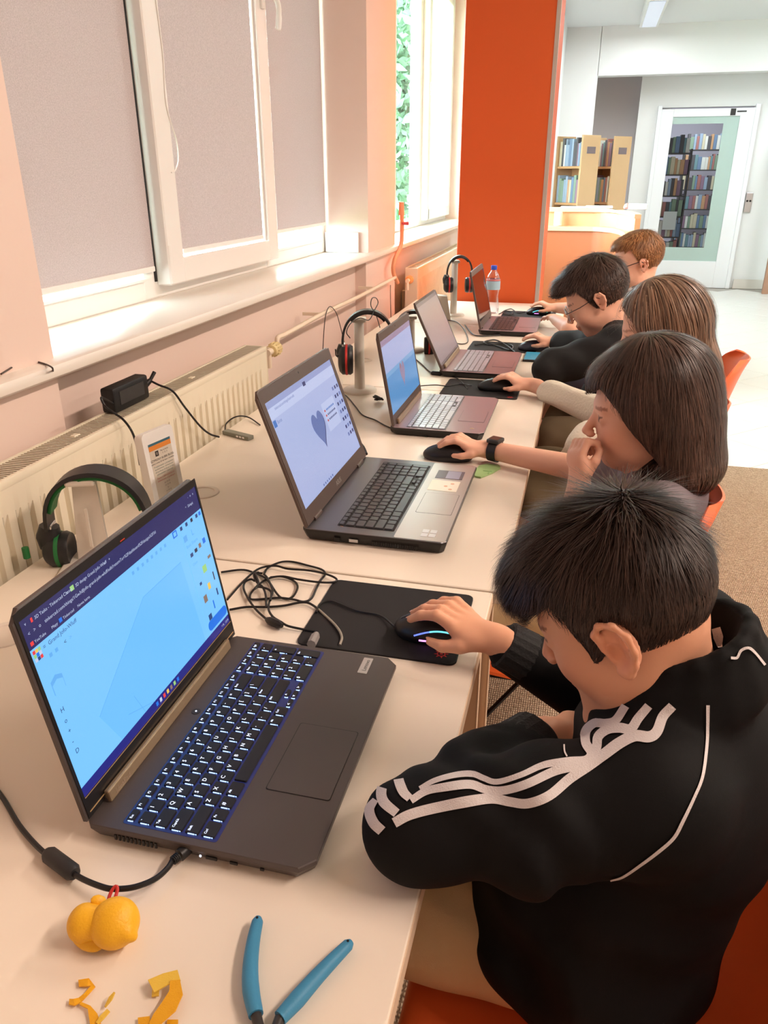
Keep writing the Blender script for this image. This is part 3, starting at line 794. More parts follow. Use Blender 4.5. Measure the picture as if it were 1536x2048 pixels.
metal_shelf(1.14, 13.0, 0.42, 1.75, 'tall dark rack full of books just behind the glass door', 'rack behind glass door', 11)
metal_shelf(1.76, 15.0, 0.62, 1.85, 'dark rack of books further inside the book room', 'rack further inside', 31)
metal_shelf(2.32, 14.3, 0.36, 1.7, 'narrow dark rack at the right of the book room', 'narrow right rack', 51)
b = MB(); b.box((0, 0, 0), (0.75, 0.02, 0.14), bev=0.004); tag(b.build('wall_sign', mat('ochre_sign', (206, 160, 92), 0.5), loc=(1.95, 16.03, 2.35)), 'long ochre sign on the lilac wall above the book racks', 'sign')
b = MB(); b.box((0, 0, 0), (0.19, 0.01, 0.26), bev=0.002, seg=1); tag(b.build('notice_sheet', M_paper, loc=(1.17, 12.985, 0.77)), 'white sheet hung low on the rack behind the glass door', 'sheet')
# one book mesh per size class and cover
_bk = {}
for p, rz, bw, bd, bh, mi, lab in BOOKS:
    key = (round(bw, 3), round(bh, 2), mi)
    if key not in _bk:
        b = MB()
        w, h = key[0] - 0.0005, key[1]
        b.box((0, bd / 2, h / 2), (w, bd, h), 0, bev=0.0015, seg=1)
        b.box((0, bd / 2 + 0.003, h / 2), (w * 0.75, bd, h * 0.985), 1)
        _bk[key] = b.mesh('book', [M_books[mi], M_pages])
    o = link('book', _bk[key], None, p); o.rotation_euler = (0, 0, rz)
    tag(o, lab, 'book', 'books standing on shelves')

# trees outside the clear window
M_leaf = mat('leaf', (84, 116, 84), 0.6, var=0.2, vscale=1.5)
M_bark = mat('bark', (90, 72, 56), 0.9)
def tree(x, y, h, r, label, seed):
    t = thing('tree', label, 'tree', (x, y, -1.0), group='trees outside the window')
    rr = np.random.default_rng(seed)
    b = MB(); b.tube([(0, 0, 0), (0.05, 0.02, h * 0.3), (-0.03, 0.05, h * 0.55), (0.02, 0, h * 0.8)], [0.16, 0.13, 0.09, 0.03], n=10); b.build('trunk', M_bark, t, smooth=True)
    n = 16000
    c = rr.normal(size=(26, 3)) * np.array([r * 0.55, r * 0.55, h * 0.2]) + np.array([0, 0, h * 0.62])
    p = c[rr.integers(0, 26, n)] + rr.normal(size=(n, 3)) * r * 0.25
    a = rr.normal(size=(n, 3)); a /= np.linalg.norm(a, axis=1)[:, None]
    q = rr.normal(size=(n, 3)); q -= a * (q * a).sum(1)[:, None]; q /= np.linalg.norm(q, axis=1)[:, None]
    s = rr.uniform(0.08, 0.16, (n, 1))
    V = np.stack([p - a * s, p + q * s * 0.45, p + a * s, p - q * s * 0.45], 1).reshape(-1, 3)
    me = bpy.data.meshes.new('foliage'); me.from_pydata(V.tolist(), [], np.arange(4 * n).reshape(-1, 4).tolist()); me.materials.append(M_leaf)
    o = link('foliage', me, t); o['kind'] = 'stuff'
tree(-4.6, 17.5, 6.5, 1.7, 'leafy green tree outside seen through the clear window', 1)
tree(-8.5, 30.0, 7.5, 2.0, 'second leafy tree further off behind the clear window', 2)
b = MB(); b.box((-21.5, 12, -1.05), (40, 50, 0.1)); struct(b.build('lawn', mat('lawn_grass', (110, 140, 80), 0.9, var=0.2, vscale=3)))
# ================================================================== desks
M_desk = mat('desk_laminate', (240, 228, 212), 0.33, spec=0.45, var=0.015, vscale=3)
M_desk_edge = mat('desk_edge_band', (226, 200, 172), 0.5)
M_desk_side = mat('desk_side_panel', (214, 180, 146), 0.55, var=0.02, vscale=4)
TZ = 0.74
def desk(y0, y1, xr, label):
    t = thing('desk', label, 'desk', (-0.5, (y0 + y1) / 2, 0), group='white desks in a row')
    xl = -0.905
    b = MB(); b.box(((xl + xr) / 2, (y0 + y1) / 2, TZ - 0.0125), (xr - xl, y1 - y0 - 0.002, 0.025), 0, bev=0.0015, seg=1); b.build('desktop', M_desk, t, world=True)
    b = MB(); b.box((xr + 0.0006, (y0 + y1) / 2, TZ - 0.013), (0.0016, y1 - y0 - 0.004, 0.0225)); b.build('edge_band', M_desk_edge, t, world=True)
    for ye, s in ((y0, 1), (y1, -1)):
        b = MB(); b.box(((xl + xr) / 2 + 0.012, ye + s * 0.012, (TZ - 0.0255) / 2 + 0.004), (xr - xl - 0.05, 0.02, TZ - 0.035), bev=0.001, seg=1); sp = b.build('side_panel', M_desk_side, t, world=True)
        b = MB(); b.box((xr - 0.0125, ye + s * 0.012, (TZ - 0.0255) / 2 + 0.004), (0.0016, 0.0205, TZ - 0.037)); b.build('edge_band', M_desk_edge, sp, world=True)
    b = MB(); b.box((xl + 0.08, (y0 + y1) / 2, 0.52), (0.018, y1 - y0 - 0.05, 0.36)); b.build('modesty_panel', M_desk_side, t, world=True)
    for yg in ((y0 + y1) / 2 + 0.28,): pass
    return t
D1 = desk(-0.146, 1.112, -0.096, 'nearest white desk under the black laptop with glowing keys')
D2 = desk(1.116, 2.377, -0.083, 'second white desk under the big silver-decked laptop')
D3 = desk(2.381, 3.60, -0.083, 'third white desk of the row, holding the middle laptops')
D4 = desk(3.604, 4.33, -0.083, 'last short white desk of the row, against the orange pillar')
# cable grommets set into the desk tops
M_grom = mat('grommet_plastic', (226, 214, 200), 0.4)
for x, y, d, lab in ((-0.764, 1.396, D2, ''), (-0.793, 0.805, D1, ''), (-0.78, 2.75, D3, '')):
    b = MB(); b.lathe([(0.001, 0.0002), (0.026, 0.0002), (0.027, 0.0022), (0.034, 0.0026), (0.0365, 0.0018), (0.0375, 0.0)], (x, y, TZ), n=28); b.build('cable_grommet', M_grom, d, smooth=True, world=True)
# ================================================================== laptops
# local frame: x to the user's right, y towards the screen, z up; users look along -X, so rz = 90 degrees
M_l1 = mat('laptop_onyx_plastic', (76, 68, 66), 0.40, bump=0.03, bscale=900)
M_l1key = mat('laptop_key_black', (30, 28, 32), 0.5)
M_hinge_tan = mat('hinge_bar_tan_reflection', (172, 150, 122), 0.3, metal=0.6)  # tan of the reflected desk put into the bar's base colour
M_bezel = mat('screen_bezel', (20, 18, 18), 0.35)
M_glow = emis('key_backlight', (70, 90, 200), 0.10)
M_legend = emis('key_legend_light', (215, 225, 255), 1.5)
M_leak = emis('key_edge_light', (150, 185, 255), 1.7)
M_silver = mat('laptop_silver_deck', (190, 178, 178), 0.3, metal=0.75)
M_gun = mat('laptop_gunmetal', (112, 108, 112), 0.34, metal=0.7)
M_brown = mat('laptop_brown_lid', (92, 78, 72), 0.4, metal=0.3)
M_mauve2 = mat('laptop_mauve_deck', (156, 136, 142), 0.26, metal=0.15)
M_silkey = mat('silver_keys', (196, 200, 214), 0.3, metal=0.3)
M_greykey = mat('grey_keys', (62, 60, 64), 0.35)
M_port = mat('port_black', (10, 10, 10), 0.5)

def kb_rows():
    """(label, x in units, row, width, height) of a full keyboard with number pad"""
    R = []
    def row(r, keys, x=0.0, h=1.0):
        for k in keys:
            nm, w = k if isinstance(k, tuple) else (k, 1.0)
            if nm is not None: R.append((nm, x, r, w, h))
            x += w
        return x
    u = 15 / 15.0
    row(0, [('Esc', 1)] + [('F%d' % i, 1) for i in range(1, 13)] + [('Ins', 1), ('Del', 1)], 0, 0.62)
    row(0, ['Hm', 'End', 'PgU', 'PgD'], 15.15, 0.62)
    row(1, list('`1234567890-=') + [('Back', 2)]); row(1, ['Num', '/', '*', '-'], 15.15)
    row(2, [('Tab', 1.5)] + list('QWERTYUIOP[]') + [('\\', 1.5)]); row(2, ['7', '8', '9'], 15.15); R.append(('+', 18.15, 2, 1.0, 2.0))
    row(3, [('CapsLk', 1.75)] + list("ASDFGHJKL;'") + [('Enter', 2.25)]); row(3, ['4', '5', '6'], 15.15)
    row(4, [('Shift', 2.25)] + list('ZXCVBNM,./') + [('Shift', 2.75)]); row(4, ['1', '2', '3'], 15.15); R.append(('Ent', 18.15, 4, 1.0, 2.0))
    row(5, [('Ctrl', 1.25), ('Fn', 1), ('#', 1), ('Alt', 1.25), ('', 5.5), ('Alt', 1), ('Ctrl', 1)]); row(5, [('0', 2), '.'], 15.15 + 0.0)
    row(5, ['^'], 13.0, 0.5); R.append(('<', 12.0, 5.5, 1.0, 0.5)); R.append(('v', 13.0, 5.5, 1.0, 0.5)); R.append(('>', 14.0, 5.5, 1.0, 0.5))
    return R
ROWZ = {0: 0, 1: 0.72, 2: 1.72, 3: 2.72, 4: 3.72, 5: 4.72, 5.5: 5.24}

def keyboard(base, W, y_top, pitch, ztop, kmat, legends, kh=0.0022, gap=0.0026, kbw=19.15):
    x0 = -kbw * pitch / 2
    cache = {}
    for nm, ux, r, w, h in kb_rows():
        kw, kd = w * pitch - gap, h * pitch - gap
        key = (round(w, 2), round(h, 2), nm if legends else '')
        if key not in cache:
            b = MB()
            pb = rrect(kw, kd, 0.0016, 2); pt = rrect(kw - 0.0012, kd - 0.0012, 0.0014, 2); n = len(pb)
            vs = [(x, y, 0) for x, y in pb] + [(x, y, kh) for x, y in pt]
            b.add(vs, [tuple(range(n, 2 * n))] + [(i, (i + 1) % n, n + (i + 1) % n, n + i) for i in range(n)], 0)
            if legends and nm:
                big = len(nm) == 1
                s = 0.0066 if big else 0.0038
                add_text(b, nm, (-kw / 2 + 0.0022, kd / 2 - (0.0072 if (big and h >= 1) else 0.0052), kh), (1, 0, 0), (0, 1, 0), s, 1, lift=0.00015)
                # light leaking out low on the left of each key
                b.box((-kw / 2 + 0.0004, 0.0002, 0.0006), (0.0012, min(kd * 0.5, 0.0075), 0.0010), 2)
                b.box((-kw / 2 + 0.0006, -min(kd * 0.33, 0.006), 0.0006), (0.0012, 0.0014, 0.0010), 2)
            cache[key] = b.mesh('key', [kmat, M_legend, M_leak] if legends else [kmat])
        link('key', cache[key], base, (x0 + (ux + w / 2) * pitch, y_top - (ROWZ[r] + h / 2) * pitch, ztop))

def lid_matrix(y_h, z_h, tilt):
    """lid frame: x right, y up along the lid, z towards the user"""
    c, s = math.cos(tilt), math.sin(tilt)
    return Matrix(((1, 0, 0, 0), (0, s, -c, y_h), (0, c, s, z_h), (0, 0, 0, 1)))

def ui_rect(b, x0, y0, x1, y1, mi, lift=0.0): b.quad((x0, y0, lift), (x1, y0, lift), (x1, y1, lift), (x0, y1, lift), mi)

def laptop(name, label, X, Y, W, D, Ld, tilt, t=0.021, deck=M_l1, lidm=M_l1, kmat=M_l1key, pitch=0.0182, legends=False, kb_y=None, cham=0.012,
           bez=(0.007, 0.022, 0.030), screen=None, keys=True, rz=math.pi / 2, side=None, pad=(0.105, 0.07), pad_x=-0.03, wrist=None, sidem=None):
    T = thing(name, label, 'laptop', (X, Y, TZ), rz)   # origin: middle of the front edge
    z0 = 0.003
    b = MB()
    def plan(w, d, c, y0=0.0):
        return [(-w / 2 + c, y0), (w / 2 - c, y0), (w / 2, y0 + c), (w / 2, y0 + d - c), (w / 2 - c, y0 + d), (-w / 2 + c, y0 + d), (-w / 2, y0 + d - c), (-w / 2, y0 + c)]
    lo = plan(W - 0.012, D - 0.01, cham, 0.005); mid = plan(W, D, cham); hi = plan(W - 0.0015, D - 0.0015, cham, 0.0008)
    n = 8
    vs = [(x, y, z0) for x, y in lo] + [(x, y, t - 0.006) for x, y in mid] + [(x, y, t - 0.001) for x, y in mid] + [(x, y, t) for x, y in hi]
    fs = [tuple(range(n))[::-1], tuple(range(3 * n, 4 * n))] + [(k * n + i, k * n + (i + 1) % n, (k + 1) * n + (i + 1) % n, (k + 1) * n + i) for k in range(3) for i in range(n)]
    b.add(vs, fs, 0)
    if sidem is not None: b.m = [1 if not (i == 1 or i >= len(fs) - n) else 0 for i in range(len(fs))]
    base = b.build('base', [deck, sidem or deck], T)
    for sx in (-1, 1):
        for yy_ in (0.03, D - 0.03):
            b = MB(); b.cyl((sx * (W / 2 - 0.04), yy_, 0), (sx * (W / 2 - 0.04), yy_, 0.0035), 0.006, n=10); b.build('rubber_foot', M_port, base)
    kt = (D - 0.042) if kb_y is None else kb_y
    kbw = 19.15 * pitch
    kbd = 5.78 * pitch
    b = MB(); b.prism(rrect(kbw + 0.004, kbd + 0.003, 0.003, 2, 0, kt - kbd / 2), t - 0.0005, t + 0.0004); b.build('keyboard_tray', M_glow if legends else (M_port if kmat is not M_silkey else M_greykey), base)
    if keys: keyboard(base, W, kt, pitch, t + 0.0006, kmat, legends)
    # touchpad: thin seam ring and pad
    py = 0.008 + pad[1] / 2 + 0.004
    b = MB(); b.prism(rrect(pad[0] + 0.0016, pad[1] + 0.0016, 0.003, 3, pad_x, py), t, t + 0.0003, 0); b.prism(rrect(pad[0], pad[1], 0.003, 3, pad_x, py), t, t + 0.0005, 1); b.build('touchpad', [M_port, deck if wrist is None else wrist], base)
    if wrist is not None:
        b = MB(); b.prism(rrect(W - 0.006, kt - kbd - 0.008, 0.004, 2, 0, (kt - kbd - 0.008) / 2 + 0.002), t, t + 0.00025); b.build('palm_rest', wrist, base)
    # lid
    yh, zh = D - 0.012, t + 0.002
    Mx = lid_matrix(yh, zh, tilt)
    b = MB()
    c = 0.012
    out = [(-W / 2, 0), (W / 2, 0), (W / 2, Ld - c), (W / 2 - c, Ld), (-W / 2 + c, Ld), (-W / 2, Ld - c)]
    ins = [(-W / 2 + 0.002, 0.001), (W / 2 - 0.002, 0.001), (W / 2 - 0.002, Ld - c - 0.001), (W / 2 - c - 0.001, Ld - 0.002), (-W / 2 + c + 0.001, Ld - 0.002), (-W / 2 + 0.002, Ld - c - 0.001)]
    n = 6
    vs = [(x, y, -0.007) for x, y in ins] + [(x, y, -0.0055) for x, y in out] + [(x, y, -0.0008) for x, y in out] + [(x, y, 0) for x, y in ins]
    fs = [tuple(range(n))[::-1], tuple(range(3 * n, 4 * n))] + [(k * n + i, k * n + (i + 1) % n, (k + 1) * n + (i + 1) % n, (k + 1) * n + i) for k in range(3) for i in range(n)]
    b.add([tuple(Mx @ Vector(q)) for q in vs], fs)
    lid = b.build('lid', lidm, T)
    bs, bt, bb = bez
    sx, sy0, sy1 = W / 2 - bs, bb, Ld - bt
    b = MB()
    fo, fi = (W / 2 - 0.0022, 0.002, Ld - 0.0025), (sx, sy0, sy1)
    for (xa, ya, xb, yb2) in ((-fo[0], fo[1], fo[0], sy0), (-fo[0], sy1, fo[0], fo[2]), (-fo[0], sy0, -sx, sy1), (sx, sy0, fo[0], sy1)):
        b.box(((xa + xb) / 2, (ya + yb2) / 2, 0.0006), (abs(xb - xa), abs(yb2 - ya), 0.0012), M=Mx)
    b.build('bezel', M_bezel if lidm is M_l1 else lidm, lid)
    b = MB(); b.lathe([(0.0, 0), (0.0022, 0), (0.0022, 0.0014), (0, 0.0015)], (0, Ld - bt * 0.45, 0), n=10, M=Mx); b.build('webcam', M_port, lid)
    b = MB(); mats = screen(b, -sx, sy0, sx, sy1)
    b.v = [tuple(Mx @ Vector(q)) for q in b.v]
    b.build('screen', mats, lid)
    for s in (-1, 1):
        b = MB(); b.cyl((s * W * 0.36 - 0.02, yh + 0.002, zh), (s * W * 0.36 + 0.02, yh + 0.002, zh), 0.006, n=12); b.build('hinge', lidm, T, smooth=True)
    return T, base, lid, Mx

# ---- screens (flat pictures: emission behind a glossy pane)
def em_screen(col, s): return emis('screen_%d_%d_%d_%s' % (*col, s), col, s)
S1 = 0.62
def screen_one(b, x0, y0, x1, y1):
    mats = [em_screen((30, 36, 92), S1), em_screen((116, 190, 250), S1), em_screen((106, 184, 246), S1), em_screen((14, 20, 120), S1), em_screen((186, 196, 222), S1), em_screen((226, 60, 60), S1),
            em_screen((36, 66, 120), S1), em_screen((20, 110, 220), S1), em_screen((150, 200, 120), S1), em_screen((130, 110, 100), S1), em_screen((230, 190, 80), S1), em_screen((94, 168, 232), S1), em_screen((40, 44, 70), S1)]
    W, H = x1 - x0, y1 - y0
    X = lambda u: x0 + u * W
    Yv = lambda v: y1 - v * H
    def rc(u0, v0, u1, v1, mi, l): ui_rect(b, X(u0), Yv(v1), X(u1), Yv(v0), mi, l)
    def tx(s, u, v, size, mi, l=0.0009): add_text(b, s, (X(u), Yv(v), l), (1, 0, 0), (0, 1, 0), size * 0.85, mi)
    rc(0, 0, 1, 1, 1, 0.0003)
    rc(0, 0, 1, 0.155, 0, 0.0005); rc(0, 0.945, 1, 1, 3, 0.0005)
    # browser bars
    for u in (0.018, 0.035): pass
    tx('v', 0.015, 0.035, 0.006, 4); rc(0.04, 0.02, 0.048, 0.042, 5, 0.0008); tx('3D Tasks - Tinkercad Classes', 0.055, 0.04, 0.0058, 4); tx('x', 0.195, 0.04, 0.006, 4)
    rc(0.215, 0.018, 0.232, 0.044, 8, 0.0008); tx('3D design Grand Jofo-Wluff', 0.238, 0.04, 0.0058, 4); tx('x', 0.385, 0.04, 0.006, 4); tx('+', 0.41, 0.04, 0.006, 4)
    tx('<   >   o', 0.015, 0.088, 0.0065, 4); tx('tinkercad.com/things/1Gw3dlJofo-grand-jofo-wluff/edit?returnTo=%2Fdashboard%2Fdesigns%2F3d', 0.085, 0.088, 0.0062, 4)
    rc(0.012, 0.12, 0.024, 0.14, 5, 0.0008); tx('YouTube', 0.028, 0.138, 0.0052, 4); tx('Mapy', 0.1, 0.138, 0.0052, 4); rc(0.135, 0.118, 0.148, 0.14, 7, 0.0008); tx('Tinkercad', 0.152, 0.138, 0.0052, 4); tx('Nowa karta', 0.22, 0.138, 0.0052, 4)
    tx('-   o   x', 0.93, 0.04, 0.006, 4); tx('*   Zaloguj', 0.90, 0.09, 0.0055, 4)
    # work plane
    pl = [(0.22, 0.945), (0.16, 0.72), (0.52, 0.36), (0.78, 0.36), (0.80, 0.945)]
    b.add([(X(u), Yv(v), 0.0005) for u, v in pl], [tuple(range(5))], 2)
    for (u0, v0), (u1, v1) in (((0.16, 0.72), (0.52, 0.36)), ((0.52, 0.36), (0.78, 0.36)), ((0.33, 0.80), (0.36, 0.945)), ((0.28, 0.86), (0.42, 0.945))):
        d = np.array([X(u1) - X(u0), Yv(v1) - Yv(v0)]); nn = np.array([-d[1], d[0]]) / np.linalg.norm(d) * 0.0004
        b.add([(X(u0) + nn[0], Yv(v0) + nn[1], 0.0007), (X(u1) + nn[0], Yv(v1) + nn[1], 0.0007), (X(u1) - nn[0], Yv(v1) - nn[1], 0.0007), (X(u0) - nn[0], Yv(v0) - nn[1], 0.0007)], [(0, 1, 2, 3)], 11)
    # logo tiles, title, tools
    cols = [5, 10, 8, 7, 4, 6]
    for i in range(3):
        for j in range(3): rc(0.008 + 0.011 * i, 0.165 + 0.02 * j, 0.018 + 0.011 * i, 0.183 + 0.02 * j, cols[(i + 2 * j) % 6], 0.0008)
    tx('Grand Jofo-Wluff', 0.07, 0.195, 0.0075, 6); tx('=', 0.048, 0.195, 0.008, 6); tx('<', 0.125, 0.25, 0.008, 12); tx('>', 0.15, 0.25, 0.008, 11)
    for u in (0.06, 0.085): rc(u, 0.232, u + 0.012, 0.252, 11, 0.0007)
    for k in range(8): rc(0.50 + 0.03 * k, 0.185, 0.512 + 0.03 * k, 0.205, 11, 0.0006)
    # view cube and side tools
    vc = [(0.03, 0.36), (0.055, 0.34), (0.08, 0.36), (0.08, 0.43), (0.055, 0.46), (0.03, 0.43)]
    b.add([(X(u), Yv(v), 0.0006) for u, v in vc], [tuple(range(6))], 11)
    b.add([(X(0.033 + (u - 0.03) * 0.9), Yv(0.365 + (v - 0.34) * 0.85), 0.0007) for u, v in vc], [tuple(range(6))], 1)
    for v, s in ((0.53, 'H'), (0.59, 'o'), (0.65, '+'), (0.71, '-'), (0.77, 'D')): tx(s, 0.028, v, 0.009, 6)
    # right panel of shapes
    rc(0.83, 0.155, 1.0, 0.945, 1, 0.0006)
    rc(0.775, 0.158, 0.805, 0.20, 7, 0.0007); rc(0.781, 0.166, 0.799, 0.192, 1, 0.0008)
    for u, m in ((0.83, 6), (0.87, 6), (0.91, 12), (0.95, 6), (0.975, 7)): rc(u, 0.166, u + 0.016, 0.19, m, 0.0008)
    rc(0.835, 0.235, 0.86, 0.275, 11, 0.0008); tx('L', 0.895, 0.27, 0.014, 11); tx('Basic Shapes', 0.84, 0.32, 0.007, 11)
    tx('Chars', 0.85, 0.45, 0.006, 11)
    cc = [6, 12, 9, 7, 8, 9, 12, 6, 10, 9, 6, 7]
    for i, (u, v, w, h) in enumerate([(0.85, 0.365, 0.02, 0.025), (0.885, 0.36, 0.02, 0.025), (0.92, 0.35, 0.018, 0.03), (0.955, 0.34, 0.02, 0.035), (0.905, 0.50, 0.03, 0.05), (0.96, 0.47, 0.024, 0.02), (0.965, 0.59, 0.008, 0.06), (0.86, 0.58, 0.016, 0.02),
                                     (0.91, 0.63, 0.02, 0.045), (0.86, 0.68, 0.026, 0.05), (0.96, 0.71, 0.01, 0.05), (0.915, 0.76, 0.008, 0.06)]):
        rc(u, v, u + w, v + h, cc[i], 0.0008)
    rc(0.86, 0.82, 0.885, 0.86, 6, 0.0008)
    b.add([(X(0.885) + x * 1.0, Yv(0.895) + y, 0.0008) for x, y in rrect(0.055, 0.014, 0.0068, 4, 0.012, 0)], [tuple(range(20))], 7)
    # task bar icons
    for k, m in enumerate((7, 4, 5, 10, 9, 8, 7)): rc(0.42 + 0.024 * k, 0.96, 0.433 + 0.024 * k, 0.985, m, 0.0008)
    tx('^ PL  12:04', 0.93, 0.982, 0.0055, 4)
    return mats
def screen_heart(b, x0, y0, x1, y1):
    s = 0.52
    mats = [em_screen((172, 184, 226), s), em_screen((150, 160, 206), s), em_screen((104, 120, 176), s), em_screen((52, 58, 110), s), em_screen((196, 90, 90), s), em_screen((50, 110, 190), s), em_screen((190, 200, 236), s)]
    W, H = x1 - x0, y1 - y0
    X = lambda u: x0 + u * W
    Yv = lambda v: y1 - v * H
    def rc(u0, v0, u1, v1, mi, l): ui_rect(b, X(u0), Yv(v1), X(u1), Yv(v0), mi, l)
    rc(0, 0, 1, 1, 0, 0.0003); rc(0, 0, 1, 0.06, 1, 0.0005); rc(0, 0.06, 1, 0.16, 6, 0.0005)
    add_text(b, 'tinkercad.com/things/heart-edit', (X(0.08), Yv(0.10), 0.0008), (1, 0, 0), (0, 1, 0), 0.008, 2)
    rc(0.50, 0.035, 0.54, 0.075, 3, 0.0008); rc(0.01, 0.17, 0.045, 0.23, 5, 0.0008); add_text(b, 'Serce', (X(0.055), Yv(0.215), 0.0008), (1, 0, 0), (0, 1, 0), 0.01, 2)
    hp = []
    for k in range(40):
        a = 2 * math.pi * k / 40
        hp.append((16 * math.sin(a) ** 3, 13 * math.cos(a) - 5 * math.cos(2 * a) - 2 * math.cos(3 * a) - math.cos(4 * a)))
    for (du, dv, mi, l) in ((0.006, -0.012, 3, 0.0006), (0.0, 0.0, 2, 0.0008)):
        b.add([(X(0.52 + du) + x * 0.0021, Yv(0.50 - dv) + y * 0.0026, l) for x, y in hp], [tuple(range(40))], mi)
    rc(0.64, 0.33, 0.85, 0.62, 6, 0.0006)
    for r, m in ((0.40, 5), (0.45, 3), (0.50, 3)):
        rc(0.655, r, 0.675, r + 0.02, 4, 0.0008)
        for k in range(7): rc(0.69 + 0.02 * k, r, 0.702 + 0.02 * k, r + 0.018, m, 0.0008)
    for r in range(7):
        for c in range(3): rc(0.88 + 0.04 * c, 0.26 + 0.085 * r, 0.903 + 0.04 * c, 0.295 + 0.085 * r, 3 if (r + c) % 3 else 2, 0.0008)
    for k in range(6): rc(0.3 + 0.03 * k, 0.965, 0.315 + 0.03 * k, 0.985, 2, 0.0008)
    return mats
def screen_blue(b, x0, y0, x1, y1):
    s = 0.50
    mats = [em_screen((168, 180, 222), s), em_screen((90, 150, 206), s), em_screen((150, 110, 120), s), em_screen((150, 130, 160), s), em_screen((120, 168, 214), s)]
    W, H = x1 - x0, y1 - y0
    X = lambda u: x0 + u * W
    Yv = lambda v: y1 - v * H
    def rc(u0, v0, u1, v1, mi, l): ui_rect(b, X(u0), Yv(v1), X(u1), Yv(v0), mi, l)
    rc(0, 0, 1, 1, 0, 0.0003); rc(0, 0.5, 1, 1, 1, 0.0005); rc(0, 0.44, 1, 0.5, 4, 0.0005); rc(0, 0, 1, 0.08, 3, 0.0005)
    hp = []
    for k in range(40):
        a = 2 * math.pi * k / 40
        hp.append((16 * math.sin(a) ** 3, 13 * math.cos(a) - 5 * math.cos(2 * a) - 2 * math.cos(3 * a) - math.cos(4 * a)))
    b.add([(X(0.5) + x * 0.0017, Yv(0.60) + y * 0.0024, 0.0008) for x, y in hp], [tuple(range(40))], 3)
    rc(0.44, 0.46, 0.47, 0.53, 2, 0.0009)
    return mats
def screen_plain(col, s):
    def f(b, x0, y0, x1, y1):
        ui_rect(b, x0, y0, x1, y1, 0, 0.0003); ui_rect(b, x0, y1 - 0.012, x1, y1, 1, 0.0005); ui_rect(b, x0, y0, x1, y0 + 0.008, 1, 0.0005)
        return [em_screen(col, s), em_screen(tuple(int(c * 0.75) for c in col), s)]
    return f

def fr_ports(base, W, items, t=0.021, side=-1):
    for kind, y0, y1, z0, z1 in items:
        b = MB(); x = side * (W / 2 + 0.0002)
        if kind == 'vent':
            n = int((y1 - y0) / 0.0045)
            for k in range(n): b.box((x, y0 + (k + 0.5) * (y1 - y0) / n, (z0 + z1) / 2), (0.0012, 0.0026, z1 - z0))
            b.build('side_vent', M_port, base)
        else:
            b.box((x, (y0 + y1) / 2, (z0 + z1) / 2), (0.0016, y1 - y0, z1 - z0)); b.build('port', M_port if kind == 'port' else M_steel, base)

# nearest laptop: black, glowing keys
L1, L1b, L1l, L1M = laptop('laptop', 'black laptop with white glowing keys and a light-blue screen on the nearest desk', -0.197, 0.676, 0.362, 0.255, 0.245, math.radians(9), t=0.022, legends=True, screen=screen_one, pad=(0.112, 0.072), pad_x=-0.035, kb_y=0.208, pitch=0.01775, bez=(0.006, 0.012, 0.026), cham=0.014)
b = MB(); b.box((0, 0.0045, 0.0045), (0.30, 0.015, 0.007), bev=0.002, M=L1M); b.build('hinge_bar', M_hinge_tan, L1)
b = MB(); add_text(b, 'IdeaPad', (-0.140, 0.0005, 0.0084), (1, 0, 0), (0, 1, 0), 0.009, 0); b.v = [tuple(L1M @ Vector(q)) for q in b.v]; b.build('hinge_lettering', mat('pale_print', (176, 156, 134), 0.5), L1)
b = MB(); b.prism(rrect(0.036, 0.013, 0.001, 2, 0.155, 0.040), 0.022, 0.0224, 0); add_text(b, 'Lenovo', (0.155, 0.0365, 0.0226), (1, 0, 0), (0, 1, 0), 0.0085, 1, center=True); b.build('brand_plate', [mat('brand_plate_silver', (196, 192, 190), 0.35, metal=0.5), M_dark], L1b)
b = MB(); b.lathe([(0.0, 0), (0.0055, 0), (0.0055, 0.0006), (0, 0.0006)], (0.01, 0.2185, 0.022), n=16); b.lathe([(0.0, 0), (0.0012, 0), (0.0012, 0.0008), (0, 0.0008)], (0.01, 0.2185, 0.0222), n=8, mi=1); b.build('power_button', [M_dark, M_legend], L1b)
b = MB(); b.prism([(-0.0045, -0.0005), (0.0045, -0.0005), (0.0045, 0.0005), (-0.0045, 0.0005)], 0, 0.0004, M=L1M @ Matrix.Translation((0, 0.2355, 0.0012))); b.build('shutter_mark', mat('red_dot', (210, 60, 40), 0.5), L1l)
b = MB(); b.box((0, 0.008, 0.0012), (0.35, 0.0012, 0.001), M=L1M); b.box((0, 0.0255, 0.0014), (0.35, 0.0006, 0.0008), M=L1M); b.build('chin_trim', mat('gold_trim', (214, 178, 128), 0.35, metal=0.5), L1l)
fr_ports(L1b, 0.362, [('vent', 0.165, 0.215, 0.008, 0.0145), ('port', 0.10, 0.112, 0.009, 0.0125), ('port', 0.078, 0.086, 0.009, 0.012), ('port', 0.05, 0.054, 0.009, 0.012)])
b = MB(); b.box((-0.1812, 0.118, 0.0105), (0.0012, 0.0018, 0.0018)); b.build('status_light', M_legend, L1b)

